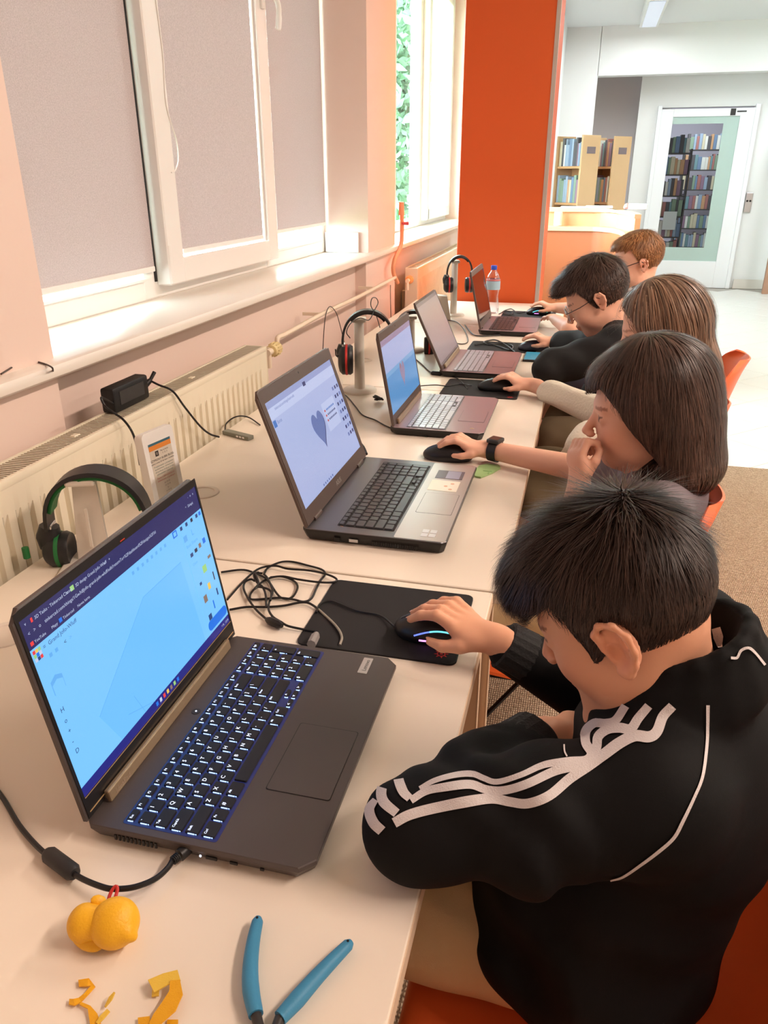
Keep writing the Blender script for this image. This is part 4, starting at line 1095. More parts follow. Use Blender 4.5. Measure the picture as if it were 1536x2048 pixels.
# second: big silver-decked laptop
L2, L2b, L2l, L2M = laptop('laptop', 'big laptop with a silver palm rest showing a grey-blue heart on screen', -0.195, 1.43, 0.415, 0.275, 0.268, math.radians(19), t=0.026, deck=M_gun, lidm=M_brown, kmat=M_greykey, pitch=0.0187, screen=screen_heart, wrist=M_silver, kb_y=0.212, bez=(0.018, 0.026, 0.03), cham=0.008, pad=(0.105, 0.07), pad_x=-0.03, sidem=M_bezel)
fr_ports(L2b, 0.415, [('vent', 0.05, 0.14, 0.006, 0.013), ('metal', 0.165, 0.182, 0.008, 0.014), ('port', 0.20, 0.212, 0.006, 0.014)], side=-1)
b = MB(); add_text(b, 'ASUS', (0, 0.010, 0.0016), (1, 0, 0), (0, 1, 0), 0.014, 0, center=True); b.v = [tuple(L2M @ Vector(q)) for q in b.v]; b.build('brand_lettering', mat('pale_metal_print', (200, 196, 190), 0.3, metal=0.6), L2l)
b = MB(); add_text(b, 'ASUS', (-0.185, 0.20, 0.0263), (1, 0, 0), (0, 1, 0), 0.010, 0); b.build('deck_lettering', mat('copper_print', (206, 170, 136), 0.3, metal=0.5), L2b)
# stickers on its palm rest
b = MB(); b.prism(rrect(0.05, 0.06, 0.001, 2, 0.135, 0.05), 0.0263, 0.0266, 0); b.prism(rrect(0.046, 0.03, 0.001, 2, 0.135, 0.042), 0.0266, 0.0267, 1); b.build('sticker', [mat('sticker_dark', (86, 70, 84), 0.3), mat('sticker_grey', (150, 146, 170), 0.3)], L2b)
b = MB(); b.prism(rrect(0.06, 0.062, 0.001, 2, 0.068, 0.052), 0.0263, 0.0266, 0)
for k in range(3): b.prism(rrect(0.008, 0.008, 0.0035, 3, 0.05 + 0.016 * k, 0.036 + 0.012 * (k % 2)), 0.0266, 0.0267, 1)
b.build('sticker', [mat('sticker_cream', (240, 232, 214), 0.35), mat('sticker_peach', (222, 170, 140), 0.4)], L2b)
b = MB()
for k in range(2):
    for j in range(2): b.prism(rrect(0.014, 0.012, 0.001, 2, -0.182 + 0.017 * k, 0.03 + 0.015 * j), 0.0263, 0.0266, 0)
b.build('sticker', mat('sticker_white', (214, 216, 220), 0.3), L2b)

L3, L3b, L3l, L3M = laptop('laptop', 'laptop with pale silver keys and a blue two-tone screen on the second desk', -0.213, 2.07, 0.362, 0.25, 0.245, math.radians(10.5), t=0.023, deck=M_mauve2, lidm=M_brown, kmat=M_silkey, pitch=0.0178, screen=screen_blue, sidem=M_bezel, kb_y=0.205, bez=(0.008, 0.022, 0.028))
b = MB(); b.box((0, 0.0045, 0.0045), (0.30, 0.015, 0.007), bev=0.002, M=L3M); b.build('hinge_bar', M_hinge_tan, L3)
L4, L4b, L4l, L4M = laptop('laptop', 'laptop with a blank mauve-grey screen between the blue screen and the bottle', -0.20, 2.742, 0.37, 0.252, 0.243, math.radians(25), t=0.023, deck=M_mauve2, lidm=M_brown, kmat=M_silkey, pitch=0.0178, screen=screen_plain((172, 148, 150), 0.36), sidem=M_bezel, kb_y=0.205, bez=(0.006, 0.008, 0.012))
b = MB(); b.box((0, 0.0045, 0.0045), (0.30, 0.015, 0.007), bev=0.002, M=L4M); b.build('hinge_bar', M_hinge_tan, L4)
def scr5(b, x0, y0, x1, y1):
    ui_rect(b, x0, y0, x1, y1, 0, 0.0003); return [mat('glossy_dark_screen', (40, 30, 34), 0.06, spec=0.8)]
L5, L5b, L5l, L5M = laptop('laptop', 'farthest laptop with a dark glossy screen reflecting the water bottle', -0.175, 3.54, 0.38, 0.25, 0.245, math.radians(13), t=0.023, deck=M_mauve2, lidm=M_brown, kmat=M_greykey, pitch=0.0178, screen=scr5, sidem=M_bezel, keys=True, kb_y=0.205)
# ================================================================== things on the desks
def cable(name, label, pts, r=0.0024, m=M_black, n=8, cat='cable', sub=6):
    b = MB(); b.tube(bez(pts, sub), r, n=n); return tag(b.build(name, m, smooth=True), label, cat)
M_cloth = mat('mousepad_cloth', (34, 32, 33), 0.85, bump=0.1, bscale=1200)
M_red = mat('red_print', (196, 52, 48), 0.6)

# ---- mouse pads
def mousepad(cx, cy, w, d, label, rz=0.0, emblem=None):
    t = thing('mouse_pad', label, 'mouse pad', (cx, cy, TZ), rz)
    b = MB(); b.prism(rrect(w, d, 0.012, 5), 0.0, 0.0028); b.build('pad', M_cloth, t)
    b = MB()
    o = rrect(w, d, 0.012, 5); i_ = rrect(w - 0.003, d - 0.003, 0.0105, 5); n = len(o)
    b.add([(x, y, 0.0029) for x, y in o] + [(x, y, 0.0031) for x, y in i_], [(k, (k + 1) % n, n + (k + 1) % n, n + k) for k in range(n)]); b.build('stitched_edge', M_black, t)
    if emblem:
        b = MB(); ex, ey = emblem
        ring = []
        for k in range(18):
            a0, a1 = 2 * math.pi * k / 18, 2 * math.pi * (k + 1) / 18
            b.add([(ex + r * math.cos(a), ey + r * math.sin(a), 0.0032) for a, r in ((a0, 0.0045), (a1, 0.0045), (a1, 0.0065), (a0, 0.0065))], [(0, 1, 2, 3)])
        for k in range(8):
            a = 2 * math.pi * k / 8 + 0.2
            b.add([(ex + r * math.cos(a + da), ey + r * math.sin(a + da), 0.0032) for r, da in ((0.0068, -0.2), (0.0105, -0.06), (0.0105, 0.06), (0.0068, 0.2))], [(0, 1, 2, 3)])
        b.add([(ex + x, ey + y, 0.0032) for x, y in rrect(0.005, 0.003, 0.0013, 2)], [tuple(range(12))])
        b.build('emblem', M_red, t)
    return t
mousepad(-0.242, 0.988, 0.238, 0.200, 'black mouse pad with a red emblem under the nearest hand', 0.01, (0.095, -0.078))
mousepad(-0.287, 2.43, 0.245, 0.215, 'black mouse pad beside the blue-screen laptop', 0.0, (0.10, -0.09))
mousepad(-0.29, 3.115, 0.27, 0.19, 'dark mouse pad with a coiled cable beside the blank-screen laptop')
mousepad(-0.25, 3.94, 0.26, 0.2, 'black mouse pad beside the farthest laptop')

# ---- computer mice: local x = forward (cable end)
M_mouse = mat('mouse_black', (24, 24, 27), 0.35)
def mouse(x, y, rz, label, glow=None, z=0.0031, body=M_mouse):
    t = thing('computer_mouse', label, 'mouse', (x, y, TZ + z), rz)
    s = S(); s.ell((-0.008, 0, 0.012), (0.052, 0.031, 0.027), k=0.01).ell((0.03, 0, 0.009), (0.034, 0.028, 0.018), k=0.02)
    s.box((0, 0, -0.05), (0.2, 0.2, 0.05), op='-', k=0.004)
    sdf_obj('mouse_body', s, 0.003, body, t, world=False)
    b = MB(); pts = [s.project(np.array([[xx, 0.0, 0.03]]), 0.0)[0] for xx in np.linspace(0.02, 0.058, 6)]; b.tube(pts, 0.0007, n=5); b.build('button_seam', M_port, t)
    b = MB(); b.cyl((0.034, -0.0035, 0.0245), (0.034, 0.0035, 0.0245), 0.006, n=14); b.build('scroll_wheel', M_dark, t, smooth=True)
    if glow:
        for sy in (-1, 1):
            b = MB(); us = np.linspace(-0.045, 0.03, 14)
            pts = [s.project(np.array([[u, sy * 0.033, 0.016 + 0.012 * math.sin((u + 0.05) / 0.08 * math.pi)]]), 0.0003)[0] for u in us]
            b.tube(pts, 0.0013, n=6); k = len(b.f); b.m = [min(len(glow) - 1, int(i / k * len(glow))) for i in range(k)]
            b.build('light_strip', glow, t, smooth=True)
        b = MB(); pts = [s.project(np.array([[u, 0.033, 0.009]]), 0.0003)[0] for u in np.linspace(0.0, 0.022, 5)]; b.tube(pts, 0.0014, n=6); b.build('side_light', emis('mouse_magenta', (220, 130, 235), 1.6), t, smooth=True)
    return t
G = [emis('mouse_green', (90, 235, 190), 1.5), emis('mouse_cyan', (90, 200, 225), 1.4), emis('mouse_blue', (90, 110, 220), 1.2)]
MOUSE1 = (-0.162, 0.957)
mouse(*MOUSE1, math.pi + 0.06, 'black mouse with a glowing green and violet strip under the nearest hand', G)
mouse(-0.278, 1.742, math.pi, 'plain black mouse under the hand with the black wristwatch', None, 0.0)
mouse(-0.236, 2.42, math.pi, 'black mouse under the hand with the cream knit sleeve', None)
mouse(-0.165, 3.08, math.pi + 0.2, 'silver-tipped mouse under the hand of the boy in black', None, body=mat('mouse_graphite', (60, 66, 80), 0.3))
mouse(-0.20, 3.95, math.pi, 'black mouse with a turquoise glow beside the farthest laptop', G[:2])

# ---- tangle of cables behind the nearest laptop (traced on the desk top)
def T4(pts, z=0.0026):
    out = []
    for i, (x, y) in enumerate(pts): out.append(PZ(400 + x / 5.12, 1080 + y / 5.12, TZ + z + 0.0022 * (0.5 + 0.5 * math.sin(i * 1.9))))
    return out
t = thing('tangled_cable', 'tangled black cable with a plug heaped beside the nearest mouse pad', 'cable', (-0.45, 1.03, TZ))
A = [(215, 330), (420, 305), (540, 330), (680, 400), (780, 540), (830, 590), (900, 602), (960, 570), (1000, 480), (960, 420), (860, 378), (760, 378), (650, 420), (540, 520), (510, 580), (540, 610), (700, 600), (820, 592), (960, 610), (1060, 632), (1140, 600), (1190, 500), (1230, 420), (1282, 350), (1240, 300), (1100, 260), (960, 225), (850, 222), (760, 250), (690, 290), (655, 350)]
Bq = [(280, 610), (420, 450), (560, 320), (660, 275), (780, 265), (900, 295), (1100, 310), (1260, 340), (1370, 380), (1402, 415), (1340, 435), (1200, 430), (1000, 402), (850, 372), (720, 382)]
Cq = [(560, 420), (520, 402), (462, 430), (448, 500), (500, 610), (580, 720), (680, 812)]
Eq = [(600, 330), (552, 350), (580, 430), (640, 480), (672, 560), (680, 690)]
E2 = [(655, 350), (690, 390), (740, 500), (735, 560), (705, 650), (705, 720), (750, 790), (830, 840)]
E3 = [(640, 340), (570, 345), (600, 440), (560, 500), (600, 480), (690, 500), (730, 540), (720, 620)]
for p, z in ((A, 0.0026), (Bq, 0.006), (Cq, 0.004), (Eq, 0.008), (E2, 0.007), (E3, 0.010)):
    b = MB(); b.tube(bez(T4(p, z), 5), 0.0019, n=7); b.build('cable_loop', M_black, t, smooth=True, world=True)
a = T4([(680, 812), (840, 880)], 0.006)
b = MB(); b.tube([a[0], a[0] * 0.8 + a[1] * 0.2, a[0] * 0.2 + a[1] * 0.8, a[1]], [0.0035, 0.0065, 0.0065, 0.0035], n=8); b.build('inline_box', M_black, t, smooth=True, world=True)
b = MB(); b.tube(bez(T4([(830, 840), (900, 880), (1040, 912), (1170, 935)], 0.004), 5), 0.0019, n=7); b.build('cable_loop', M_black, t, smooth=True, world=True)
a = [PZ(400 + 1195 / 5.12, 1080 + 960 / 5.12, TZ + 0.012), PZ(400 + 1140 / 5.12, 1080 + 1070 / 5.12, TZ + 0.012)]
b = MB(); b.tube([a[0], a[0] * 0.7 + a[1] * 0.3, a[1]], [0.004, 0.007, 0.007], n=8); b.build('usb_plug', mat('grey_plug', (140, 134, 132), 0.35), t, smooth=True, world=True)
b = MB(); pp = T4([(300, 715), (480, 686), (680, 686), (860, 672), (1050, 637), (1150, 665), (1280, 770), (1400, 890), (1452, 990), (1432, 1075)], 0.004)
b.tube(bez(pp, 6), 0.0020, n=7); k = len(b.f); b.m = [0 if i < k * 0.6 else 1 for i in range(k)]
tag(b.build('charging_cable', [M_black, mat('grey_sheath', (150, 142, 128), 0.4)], smooth=True), 'cable with grey end curving over the pad into the nearest laptop', 'cable')
cable('mouse_cable', 'thin black cable of the glowing mouse lying on its pad', [np.array([MOUSE1[0] - 0.062, MOUSE1[1] - 0.004, TZ + 0.010])] + [PZ(x, y, TZ + 0.0055) for x, y in ((760, 1231), (715, 1222), (680, 1208), (660, 1202), (640, 1208), (633, 1225))], 0.0016)

# ---- charger lead of the nearest laptop with ferrite bead
t = thing('charger_lead', 'black charger lead with a thick bead plugged into the nearest laptop', 'cable', (-0.42, 0.45, TZ))
pts = [PZ(x, y, TZ + z) for x, y, z in ((-60, 1520, 0.004), (0, 1588, 0.004), (38, 1650, 0.004), (80, 1698, 0.006), (120, 1727, 0.009), (160, 1755, 0.012), (205, 1774, 0.016), (232, 1778, 0.017), (270, 1774, 0.016), (310, 1758, 0.014), (336, 1735, 0.012), (348, 1714, 0.0115))]
b = MB(); b.tube(bez(pts, 6), 0.0028, n=9); b.build('lead', M_black, t, smooth=True, world=True)
a0, a1 = PZ(94, 1706, TZ + 0.0085), PZ(150, 1748, TZ + 0.0105)
b = MB(); dd = a1 - a0; b.tube([a0, a0 + dd * 0.1, a0 + dd * 0.9, a1], [0.006, 0.0085, 0.0085, 0.006], n=14); b.build('ferrite_bead', mat('ferrite_black', (38, 38, 40), 0.5), t, smooth=True, world=True)
p0, p1 = PZ(345, 1722, TZ + 0.0115), PZ(384, 1690, TZ + 0.0115)
b = MB(); dd = p1 - p0; b.tube([p0, p0 + dd * 0.3, p0 + dd * 0.35, p1], [0.0035, 0.0045, 0.0068, 0.0062], n=10); b.build('plug', M_black, t, smooth=True, world=True)
for k in range(4):
    q = p0 + dd * (0.02 + 0.07 * k); b = MB(); b.tube([q, q + dd * 0.03], [0.0048, 0.0048], n=9); b.build('strain_relief', M_black, t, smooth=True, world=True)

# ---- yellow printed duck hanging on the lead by a red ring
M_yel = mat('yellow_print_plastic', (236, 176, 30), 0.45, bump=0.15, bscale=500)
hc, bc = PZ(230, 1846, TZ + 0.021), PZ(183, 1846, TZ + 0.019)
t = thing('toy_duck', 'small yellow printed duck figure lying beside the charger lead', 'toy', tuple(PZ(205, 1880, TZ)))
s = S(); ax = _n(hc - bc)
s.cap(bc - ax * 0.005, bc + ax * 0.014, 0.0148, 0.0140, k=0.006)
s.ell(bc - ax * 0.007, (0.0125, 0.0155, 0.0155), _rot(ax), k=0.006)
hd = S(); vd = _n(np.array([0, 0, CAMZ]) - hc)
hd.ell(hc, (0.0175, 0.0215, 0.0215), _rot(vd, ax), k=0.003)
pb = PZ(266, 1874, TZ + 0.016); hd.cap(PZ(255, 1868, TZ + 0.020), pb, 0.0055, 0.0038, k=0.006)
hd.ell(PZ(226, 1836, TZ + 0.0425), (0.0016, 0.0016, 0.0016), op='-', k=0.002)
body = sdf_obj('body', s, 0.0016, M_yel, t)
sdf_obj('head', hd, 0.0016, M_yel, t)
for q0, q1, r, zz in (((150, 1862), (200, 1891), 0.0095, 0.011), ((184, 1799), (210, 1806), 0.0055, 0.031)):
    a0_, a1_ = PZ(q0[0], q0[1], TZ + zz), PZ(q1[0], q1[1], TZ + zz * 0.8)
    w = S(); w.ell((a0_ + a1_) / 2, (np.linalg.norm(a1_ - a0_) * 0.62, r, r * 0.55), _rot(a1_ - a0_, vd), k=0.004); sdf_obj('wing', w, 0.0014, M_yel, t)
e = PZ(166, 1817, TZ + 0.032); w = S(); w.ell(e, (0.0028, 0.0028, 0.0012), k=0.002); sdf_obj('peg_hole', w, 0.0008, mat('brown_hole', (150, 86, 20), 0.6), t)
b = MB(); rc = PZ(231, 1783, TZ + 0.019)
pp = [rc + np.array([0.0, 0.0, 0.0]) + np.array([0.003 * math.sin(a), -0.0005 + 0.007 * math.cos(a) - 0.004, 0.004 * math.cos(a)]) for a in np.linspace(0, 2 * math.pi, 16)]
b.tube(pp, 0.0017, n=7); b.build('ring', M_red, t, smooth=True, world=True)

# ---- blue-handled pliers
M_bluegrip = mat('blue_rubber_grip', (62, 138, 178), 0.5, bump=0.08, bscale=600)
t = thing('pliers', 'pliers with two blue rubber handles at the bottom edge of nearest desk', 'pliers', tuple(PZ(560, 2000, TZ)))
zc = TZ + 0.008
piv = PZ(532, 2110, zc)
for px, rr in (([(515, 1843), (507, 1880), (501, 1930), (502, 1980), (512, 2030)], [0.0052, 0.0060, 0.0068, 0.0074, 0.0062]), ([(696, 1890), (668, 1918), (630, 1958), (595, 1998), (560, 2036)], [0.0052, 0.0060, 0.0068, 0.0074, 0.0062])):
    P_ = [PZ(x, y, zc) for x, y in px]; e0 = _n(P_[0] - P_[1])
    path = [P_[0] + e0 * 0.004] + bez(P_, 5); rad = [0.003] + list(np.interp(np.linspace(0, 4, len(path) - 1), range(5), rr))
    b = MB(); b.tube(path, rad, n=14); g = b.build('handle', M_bluegrip, t, smooth=True, world=True)
    b = MB(); q = P_[0] + np.array([0, 0, 0.0052]); b.lathe([(0.0, 0), (0.0012, 0), (0.0012, 0.0004), (0, 0.0004)], tuple(q), n=8); b.build('hang_hole', M_port, g, world=True)
    b = MB(); b.tube([P_[-1], P_[-1] * 0.4 + piv * 0.6, piv], [0.0045, 0.0042, 0.006], n=10); b.build('steel_arm', M_dark, t, smooth=True, world=True)
b = MB(); b.lathe([(0.0, -0.006), (0.009, -0.006), (0.009, 0.006), (0, 0.006)], tuple(piv), n=18); b.build('pivot', M_steel, t, smooth=True, world=True)
b = MB()
for s_ in (-1, 1): b.tube([piv, piv + np.array([0.004 * s_ - 0.002, -0.018, 0]), piv + np.array([0.001 * s_ - 0.003, -0.036, -0.001])], [0.007, 0.006, 0.002], n=8)
b.build('jaws', M_steel, t, smooth=True, world=True)
cutm = MB(); cutm.box((0, 0, 0.004), (0.002, 0.002, 0.002))

# ---- yellow offcuts
M_yel2 = mat('yellow_offcut', (232, 168, 24), 0.4, bump=0.2, bscale=900)
M_yel3 = mat('yellow_sheet', (230, 190, 70), 0.35, bump=0.15, bscale=700)
def strip(px, wpx, label, m=M_yel2, z=0.002, th=0.0012, lift=None):
    n = len(px); W_ = [wpx] * n if np.isscalar(wpx) else wpx
    b = MB(); up, dn = [], []
    for i, (x, y) in enumerate(px):
        a = np.array(px[max(i - 1, 0)], float); c = np.array(px[min(i + 1, n - 1)], float); d = _n(c - a); nn = np.array([-d[1], d[0]]) * W_[i] / 2
        zz = TZ + z + (lift[i] if lift else 0.001 * (i % 2))
        for sgn in (-1, 1): up.append(PZ(x + sgn * nn[0], y + sgn * nn[1], zz))
    vs = up + [q - np.array([0, 0, th]) for q in up]; k = len(up); fs = []
    for i in range(n - 1):
        j = 2 * i; fs += [(j, j + 1, j + 3, j + 2), (k + j, k + j + 2, k + j + 3, k + j + 1), (j, j + 2, k + j + 2, k + j), (j + 1, k + j + 1, k + j + 3, j + 3)]
    fs += [(0, k, k + 1, 1), (k - 2, k - 1, 2 * k - 1, 2 * k - 2)]
    b.add(vs, fs); return tag(b.build('plastic_offcut', m), label, 'offcut', 'yellow plastic offcuts')
strip([(157, 1966), (176, 1964), (186, 1972), (172, 1988), (160, 1999), (148, 2004), (138, 2003)], [13, 16, 9, 7, 9, 13, 11], 'zigzag yellow plastic offcut with a blobby end, left on the desk', z=0.003)
strip([(160, 2006), (178, 2014), (186, 2030), (192, 2052)], [6, 8, 18, 22], 'curved yellow plastic offcut running off the bottom edge of the picture', z=0.003)
strip([(229, 1984), (221, 1996), (210, 2013)], [3, 8, 3], 'slim pointed yellow sliver lying alone between the offcuts', M_yel3, z=0.004, lift=[0.005, 0.003, 0])
strip([(217, 2020), (204, 2034), (194, 2046)], [8, 9, 6], 'short straight yellow strip beside the curved offcut', M_yel3, z=0.005)
strip([(302, 1972), (330, 1958), (358, 1950)], [28, 24, 22], 'flat rectangular yellow plate at the top of the right heap', M_yel3, z=0.006, lift=[0.003, 0.002, 0.001])
strip([(304, 1984), (318, 1985)], [18, 12], 'small pale yellow flap under the rectangular plate', M_yel3, z=0.003)
strip([(350, 1960), (352, 1985), (338, 2012), (316, 2036), (306, 2052)], [20, 28, 32, 24, 20], 'wide bent yellow strip below the rectangular plate', M_yel2, z=0.005, lift=[0.004, 0.003, 0.002, 0.001, 0])
strip([(276, 2042), (300, 2040)], [14, 16], 'stubby yellow offcut at the bottom of the right heap', z=0.003)
strip([(334, 2043), (356, 2044)], [8, 10], 'tiny yellow offcut right of the heap at bottom edge', z=0.002)

# ---- headsets on stands. local x = ear to ear, z up, origin on the desk
M_hs = mat('headset_black', (30, 30, 32), 0.4)
M_hsg = mat('headset_green', (30, 112, 56), 0.55)
M_hsr = mat('headset_red', (200, 48, 42), 0.5)
M_stand = mat('stand_white_plastic', (220, 212, 200), 0.45)
def headset(x, y, rz, label, accent, ztop, hw=0.078, hgt=0.135, mic=False, z0=TZ, tilt=0.0, cupr=0.036, bw=0.019):
    t = thing('headset', label, 'headset', (x, y, z0), rz)
    zc = ztop - z0 - hgt                    # ear-cup centre
    arc = []
    for k in range(25):
        a = math.pi * k / 24
        arc.append((hw * math.cos(a), 0.0, zc + 0.03 + (hgt - 0.03) * math.sin(a) ** 0.8))
    def band(b, r_in, r_out, w, pts, mi=0):
        vs = []; n = len(pts)
        for i, p in enumerate(pts):
            d = _n(np.array(pts[min(i + 1, n - 1)]) - np.array(pts[max(i - 1, 0)])); nn = np.array([d[2], 0, -d[0]])
            c = np.array([0, 0, zc + 0.03]);
            if nn @ (np.array(p) - c) < 0: nn = -nn
            ww = w * (0.8 + 0.2 * math.sin(math.pi * i / (n - 1)))
            for rr_, yy_ in ((r_in, -ww), (r_out, -ww * 0.9), (r_out, ww * 0.9), (r_in, ww)): vs.append(np.array(p) + nn * rr_ + np.array([0, yy_, 0]))
        fs = [(4 * i + j, 4 * i + (j + 1) % 4, 4 * (i + 1) + (j + 1) % 4, 4 * (i + 1) + j) for i in range(n - 1) for j in range(4)] + [(0, 1, 2, 3), tuple(4 * (n - 1) + j for j in range(4))]
        b.add(vs, fs, mi)
    b = MB(); band(b, -0.001, 0.006, bw, arc); b.build('headband', M_hs, t, smooth=True)
    b = MB(); band(b, -0.007, -0.001, bw * 0.9, arc[2:-2] if accent is M_hsg else arc[6:-6]); b.build('inner_pad', accent if accent is M_hsg else M_hs, t, smooth=True)
    for sx in (-1, 1):
        b = MB(); b.box((sx * hw, 0, zc + 0.034), (0.009, 0.030, 0.010), bev=0.002); b.build('slider', M_chrome, t)
        b = MB(); b.tube([(sx * (hw + 0.003), 0, zc + 0.034), (sx * (hw + 0.007), 0, zc + 0.015), (sx * (hw + 0.006), 0, zc - 0.005)], [bw * 0.65, bw * 0.85, bw * 0.75], n=10); b.build('yoke', M_hs, t, smooth=True)
        Mc = Matrix.Translation((sx * (hw - 0.004), 0, zc - 0.012)) @ Matrix.Rotation(sx * math.pi / 2, 4, 'Y')
        b = MB(); b.lathe([(0.001, 0.022), (0.02, 0.021), (cupr * 0.8, 0.017), (cupr, 0.008), (cupr, -0.002)], n=26, M=Mc); cup = b.build('ear_cup', M_hs, t, smooth=True)
        b = MB(); b.lathe([(cupr * 1.02, -0.002), (cupr * 1.03, -0.006), (cupr * 1.0, -0.009)], n=26, M=Mc, caps=False); b.build('accent_ring', accent, cup, smooth=True)
        b = MB(); b.lathe([(cupr * 0.98, -0.008), (cupr * 1.02, -0.016), (cupr * 0.9, -0.024), (cupr * 0.55, -0.022), (0.001, -0.014)], n=26, M=Mc); b.build('ear_cushion', M_hs, cup, smooth=True)
    if mic:
        b = MB(); b.tube(bez([(-hw - 0.004, -0.01, zc + 0.01), (-hw - 0.02, -0.03, zc + 0.005), (-hw - 0.022, -0.05, zc + 0.03)], 5), 0.002, n=6); b.build('mic_boom', M_hs, t, smooth=True)
    return t
# nearest headset (green inside) on a leaning plate stand
HA = math.atan2(0.245, 0.97)
headset(-0.785, 1.06, 0.34, 'black headset with a green inner band behind the nearest laptop', M_hsg, 0.910, hw=0.084, hgt=0.132, cupr=0.032, bw=0.026)
t = thing('headset_stand', 'grey-white plate stand carrying the green-banded headset', 'stand', (-0.80, 1.05, TZ), 0.34)
b = MB(); b.box((0.0, 0.0, 0.004), (0.10, 0.12, 0.008), bev=0.003); b.build('stand_base', M_stand, t)
Ml = Matrix.Translation((0.0, 0.0, 0.005)) @ Matrix.Rotation(math.radians(-4), 4, 'X')
b = MB(); b.prism([(-0.028, 0), (0.028, 0), (0.02, 0.15), (-0.02, 0.15)], -0.004, 0.004, M=Ml @ Matrix.Rotation(math.pi / 2, 4, 'X')); b.build('upright', M_stand, t)
b = MB(); b.box((0, -0.0075, 0.07), (0.006, 0.003, 0.075), bev=0.001); b.build('rib', M_stand, t)
b = MB(); b.box((0, 0.008, 0.157), (0.05, 0.055, 0.012), bev=0.004); b.build('cradle', M_stand, t)
b = MB(); b.cyl((-0.10, -0.02, 0.02), (-0.10, -0.02, 0.04), 0.006, n=10)
tag(b.build('green_cap', M_hsg, smooth=True, loc=(-0.80, 1.02, TZ)), 'small green cap by the foot of the green-banded headset', 'cap')
headset(-0.625, 2.27, HA, 'black and red headset hanging behind the blue-screen laptop', M_hsr, 1.0, hw=0.076, hgt=0.135, mic=True, cupr=0.046)
headset(-0.62, 2.92, HA, 'headset with a red edge mostly hidden behind the blank-screen laptop', M_hsr, 0.90, hw=0.07, hgt=0.12)
headset(-0.585, 3.80, HA, 'black and red headset hanging by the pillar behind the farthest laptop', M_hsr, 1.025, hw=0.058, hgt=0.12, mic=True)
def post_stand(x, y, h, label):
    t = thing('headset_stand', label, 'stand', (x, y, TZ), HA)
    b = MB(); b.lathe([(0.055, 0), (0.055, 0.006), (0.05, 0.01), (0.001, 0.011)], n=28); b.build('stand_base', M_stand, t, smooth=True)
    b = MB(); b.cyl((0, 0, 0.008), (0, 0, h - 0.012), 0.017, 0.015, n=16); b.build('post', M_stand, t, smooth=True)
    b = MB(); b.box((0, 0, h - 0.008), (0.045, 0.05, 0.012), bev=0.004); b.build('cradle', M_stand, t)
post_stand(-0.665, 2.31, 0.235, 'white post stand under the headset behind the blue-screen laptop')
post_stand(-0.64, 2.96, 0.14, 'white post stand under the half-hidden headset')
post_stand(-0.615, 3.84, 0.265, 'white post stand under the headset by the pillar')
# bent white plate holder by the second headset
t = thing('bent_plate_holder', 'bent white plate holder shaped like an upturned V beside headset stand', 'holder', (-0.80, 2.37, TZ), HA)
for s_ in (-1, 1):
    b = MB(); b.prism([(s_ * 0.010 - 0.004, 0.085), (s_ * 0.010 + 0.004, 0.085), (s_ * 0.052 + 0.004, 0.0), (s_ * 0.052 - 0.004, 0.0)], -0.04, 0.04, M=Matrix.Rotation(math.pi / 2, 4, 'X')); b.build('leg_plate', M_stand, t)
b = MB(); b.box((0, 0, 0.083), (0.03, 0.08, 0.008), bev=0.003); b.build('top_bend', M_stand, t)
t = thing('white_bracket', 'white sloping bracket beside the farthest laptop under the red headset', 'holder', (-0.66, 3.72, TZ), HA)
b = MB(); b.prism([(-0.05, 0), (0.05, 0), (0.03, 0.11), (-0.02, 0.115)], -0.03, 0.03, M=Matrix.Rotation(math.pi / 2, 4, 'X')); b.build('wedge', M_stand, t)
b = MB(); b.cyl((0, 0, 0), (0, 0, 0.02), 0.012, n=12)
# black cable clump at the stand foot
t = thing('cable_clump', 'dark clump of cable at the foot of the second headset stand', 'cable', tuple(PZ(756, 797, TZ)))
b = MB(); rr_ = random.Random(4); c0 = PZ(756, 797, TZ + 0.012); pp = [c0 + np.array([0.016 * math.cos(2.3 * k) * rr_.uniform(.6, 1), 0.016 * math.sin(2.3 * k) * rr_.uniform(.6, 1), rr_.uniform(-.008, .008)]) for k in range(14)]
b.tube(bez(pp, 4), 0.003, n=6); b.build('coil', M_black, t, smooth=True, world=True)

# ---- information sign in a white frame
t = thing('information_sign', 'white framed information sign with coloured text standing behind nearest laptop', 'sign', (-0.80, 1.31, TZ), 0.0)
ea = _n([0.72, 0.69, 0.0]); tilt_ = 0.10
ea = _n(PZ(352, 990, TZ) - PZ(292, 1022, TZ))
nrm = np.array([ea[1], -ea[0], 0.0]); up_ = _n(np.array([0, 0, 1.0]) - nrm * tilt_)
nf_ = np.cross(ea, up_)
o0 = PZ(344, 1010, TZ)
Ms = Matrix(((ea[0], up_[0], nf_[0], o0[0]), (ea[1], up_[1], nf_[1], o0[1]), (ea[2], up_[2], nf_[2], o0[2]), (0, 0, 0, 1)))
b = MB(); b.prism(rrect(0.092, 0.165, 0.010, 5, 0, 0.0825), -0.012, 0.0, 0, M=Ms); b.build('frame', M_pvc, t, smooth=True, world=True)
b = MB(); b.prism(rrect(0.088, 0.16, 0.010, 5, 0, 0.0815), -0.022, -0.012, 0, M=Ms); b.build('back_shell', M_pvc, t, smooth=True, world=True)
M_sp = mat('sign_paper', (214, 204, 188), 0.5)
b = MB(); b.prism(rrect(0.066, 0.126, 0.001, 1, 0, 0.078), 0.0, 0.0004, 0, M=Ms)
def srect(x0, y0, x1, y1, mi): b.add([tuple(Ms @ Vector(q)) for q in ((x0, y0, 0.0006), (x1, y0, 0.0006), (x1, y1, 0.0006), (x0, y1, 0.0006))], [(0, 1, 2, 3)], mi)
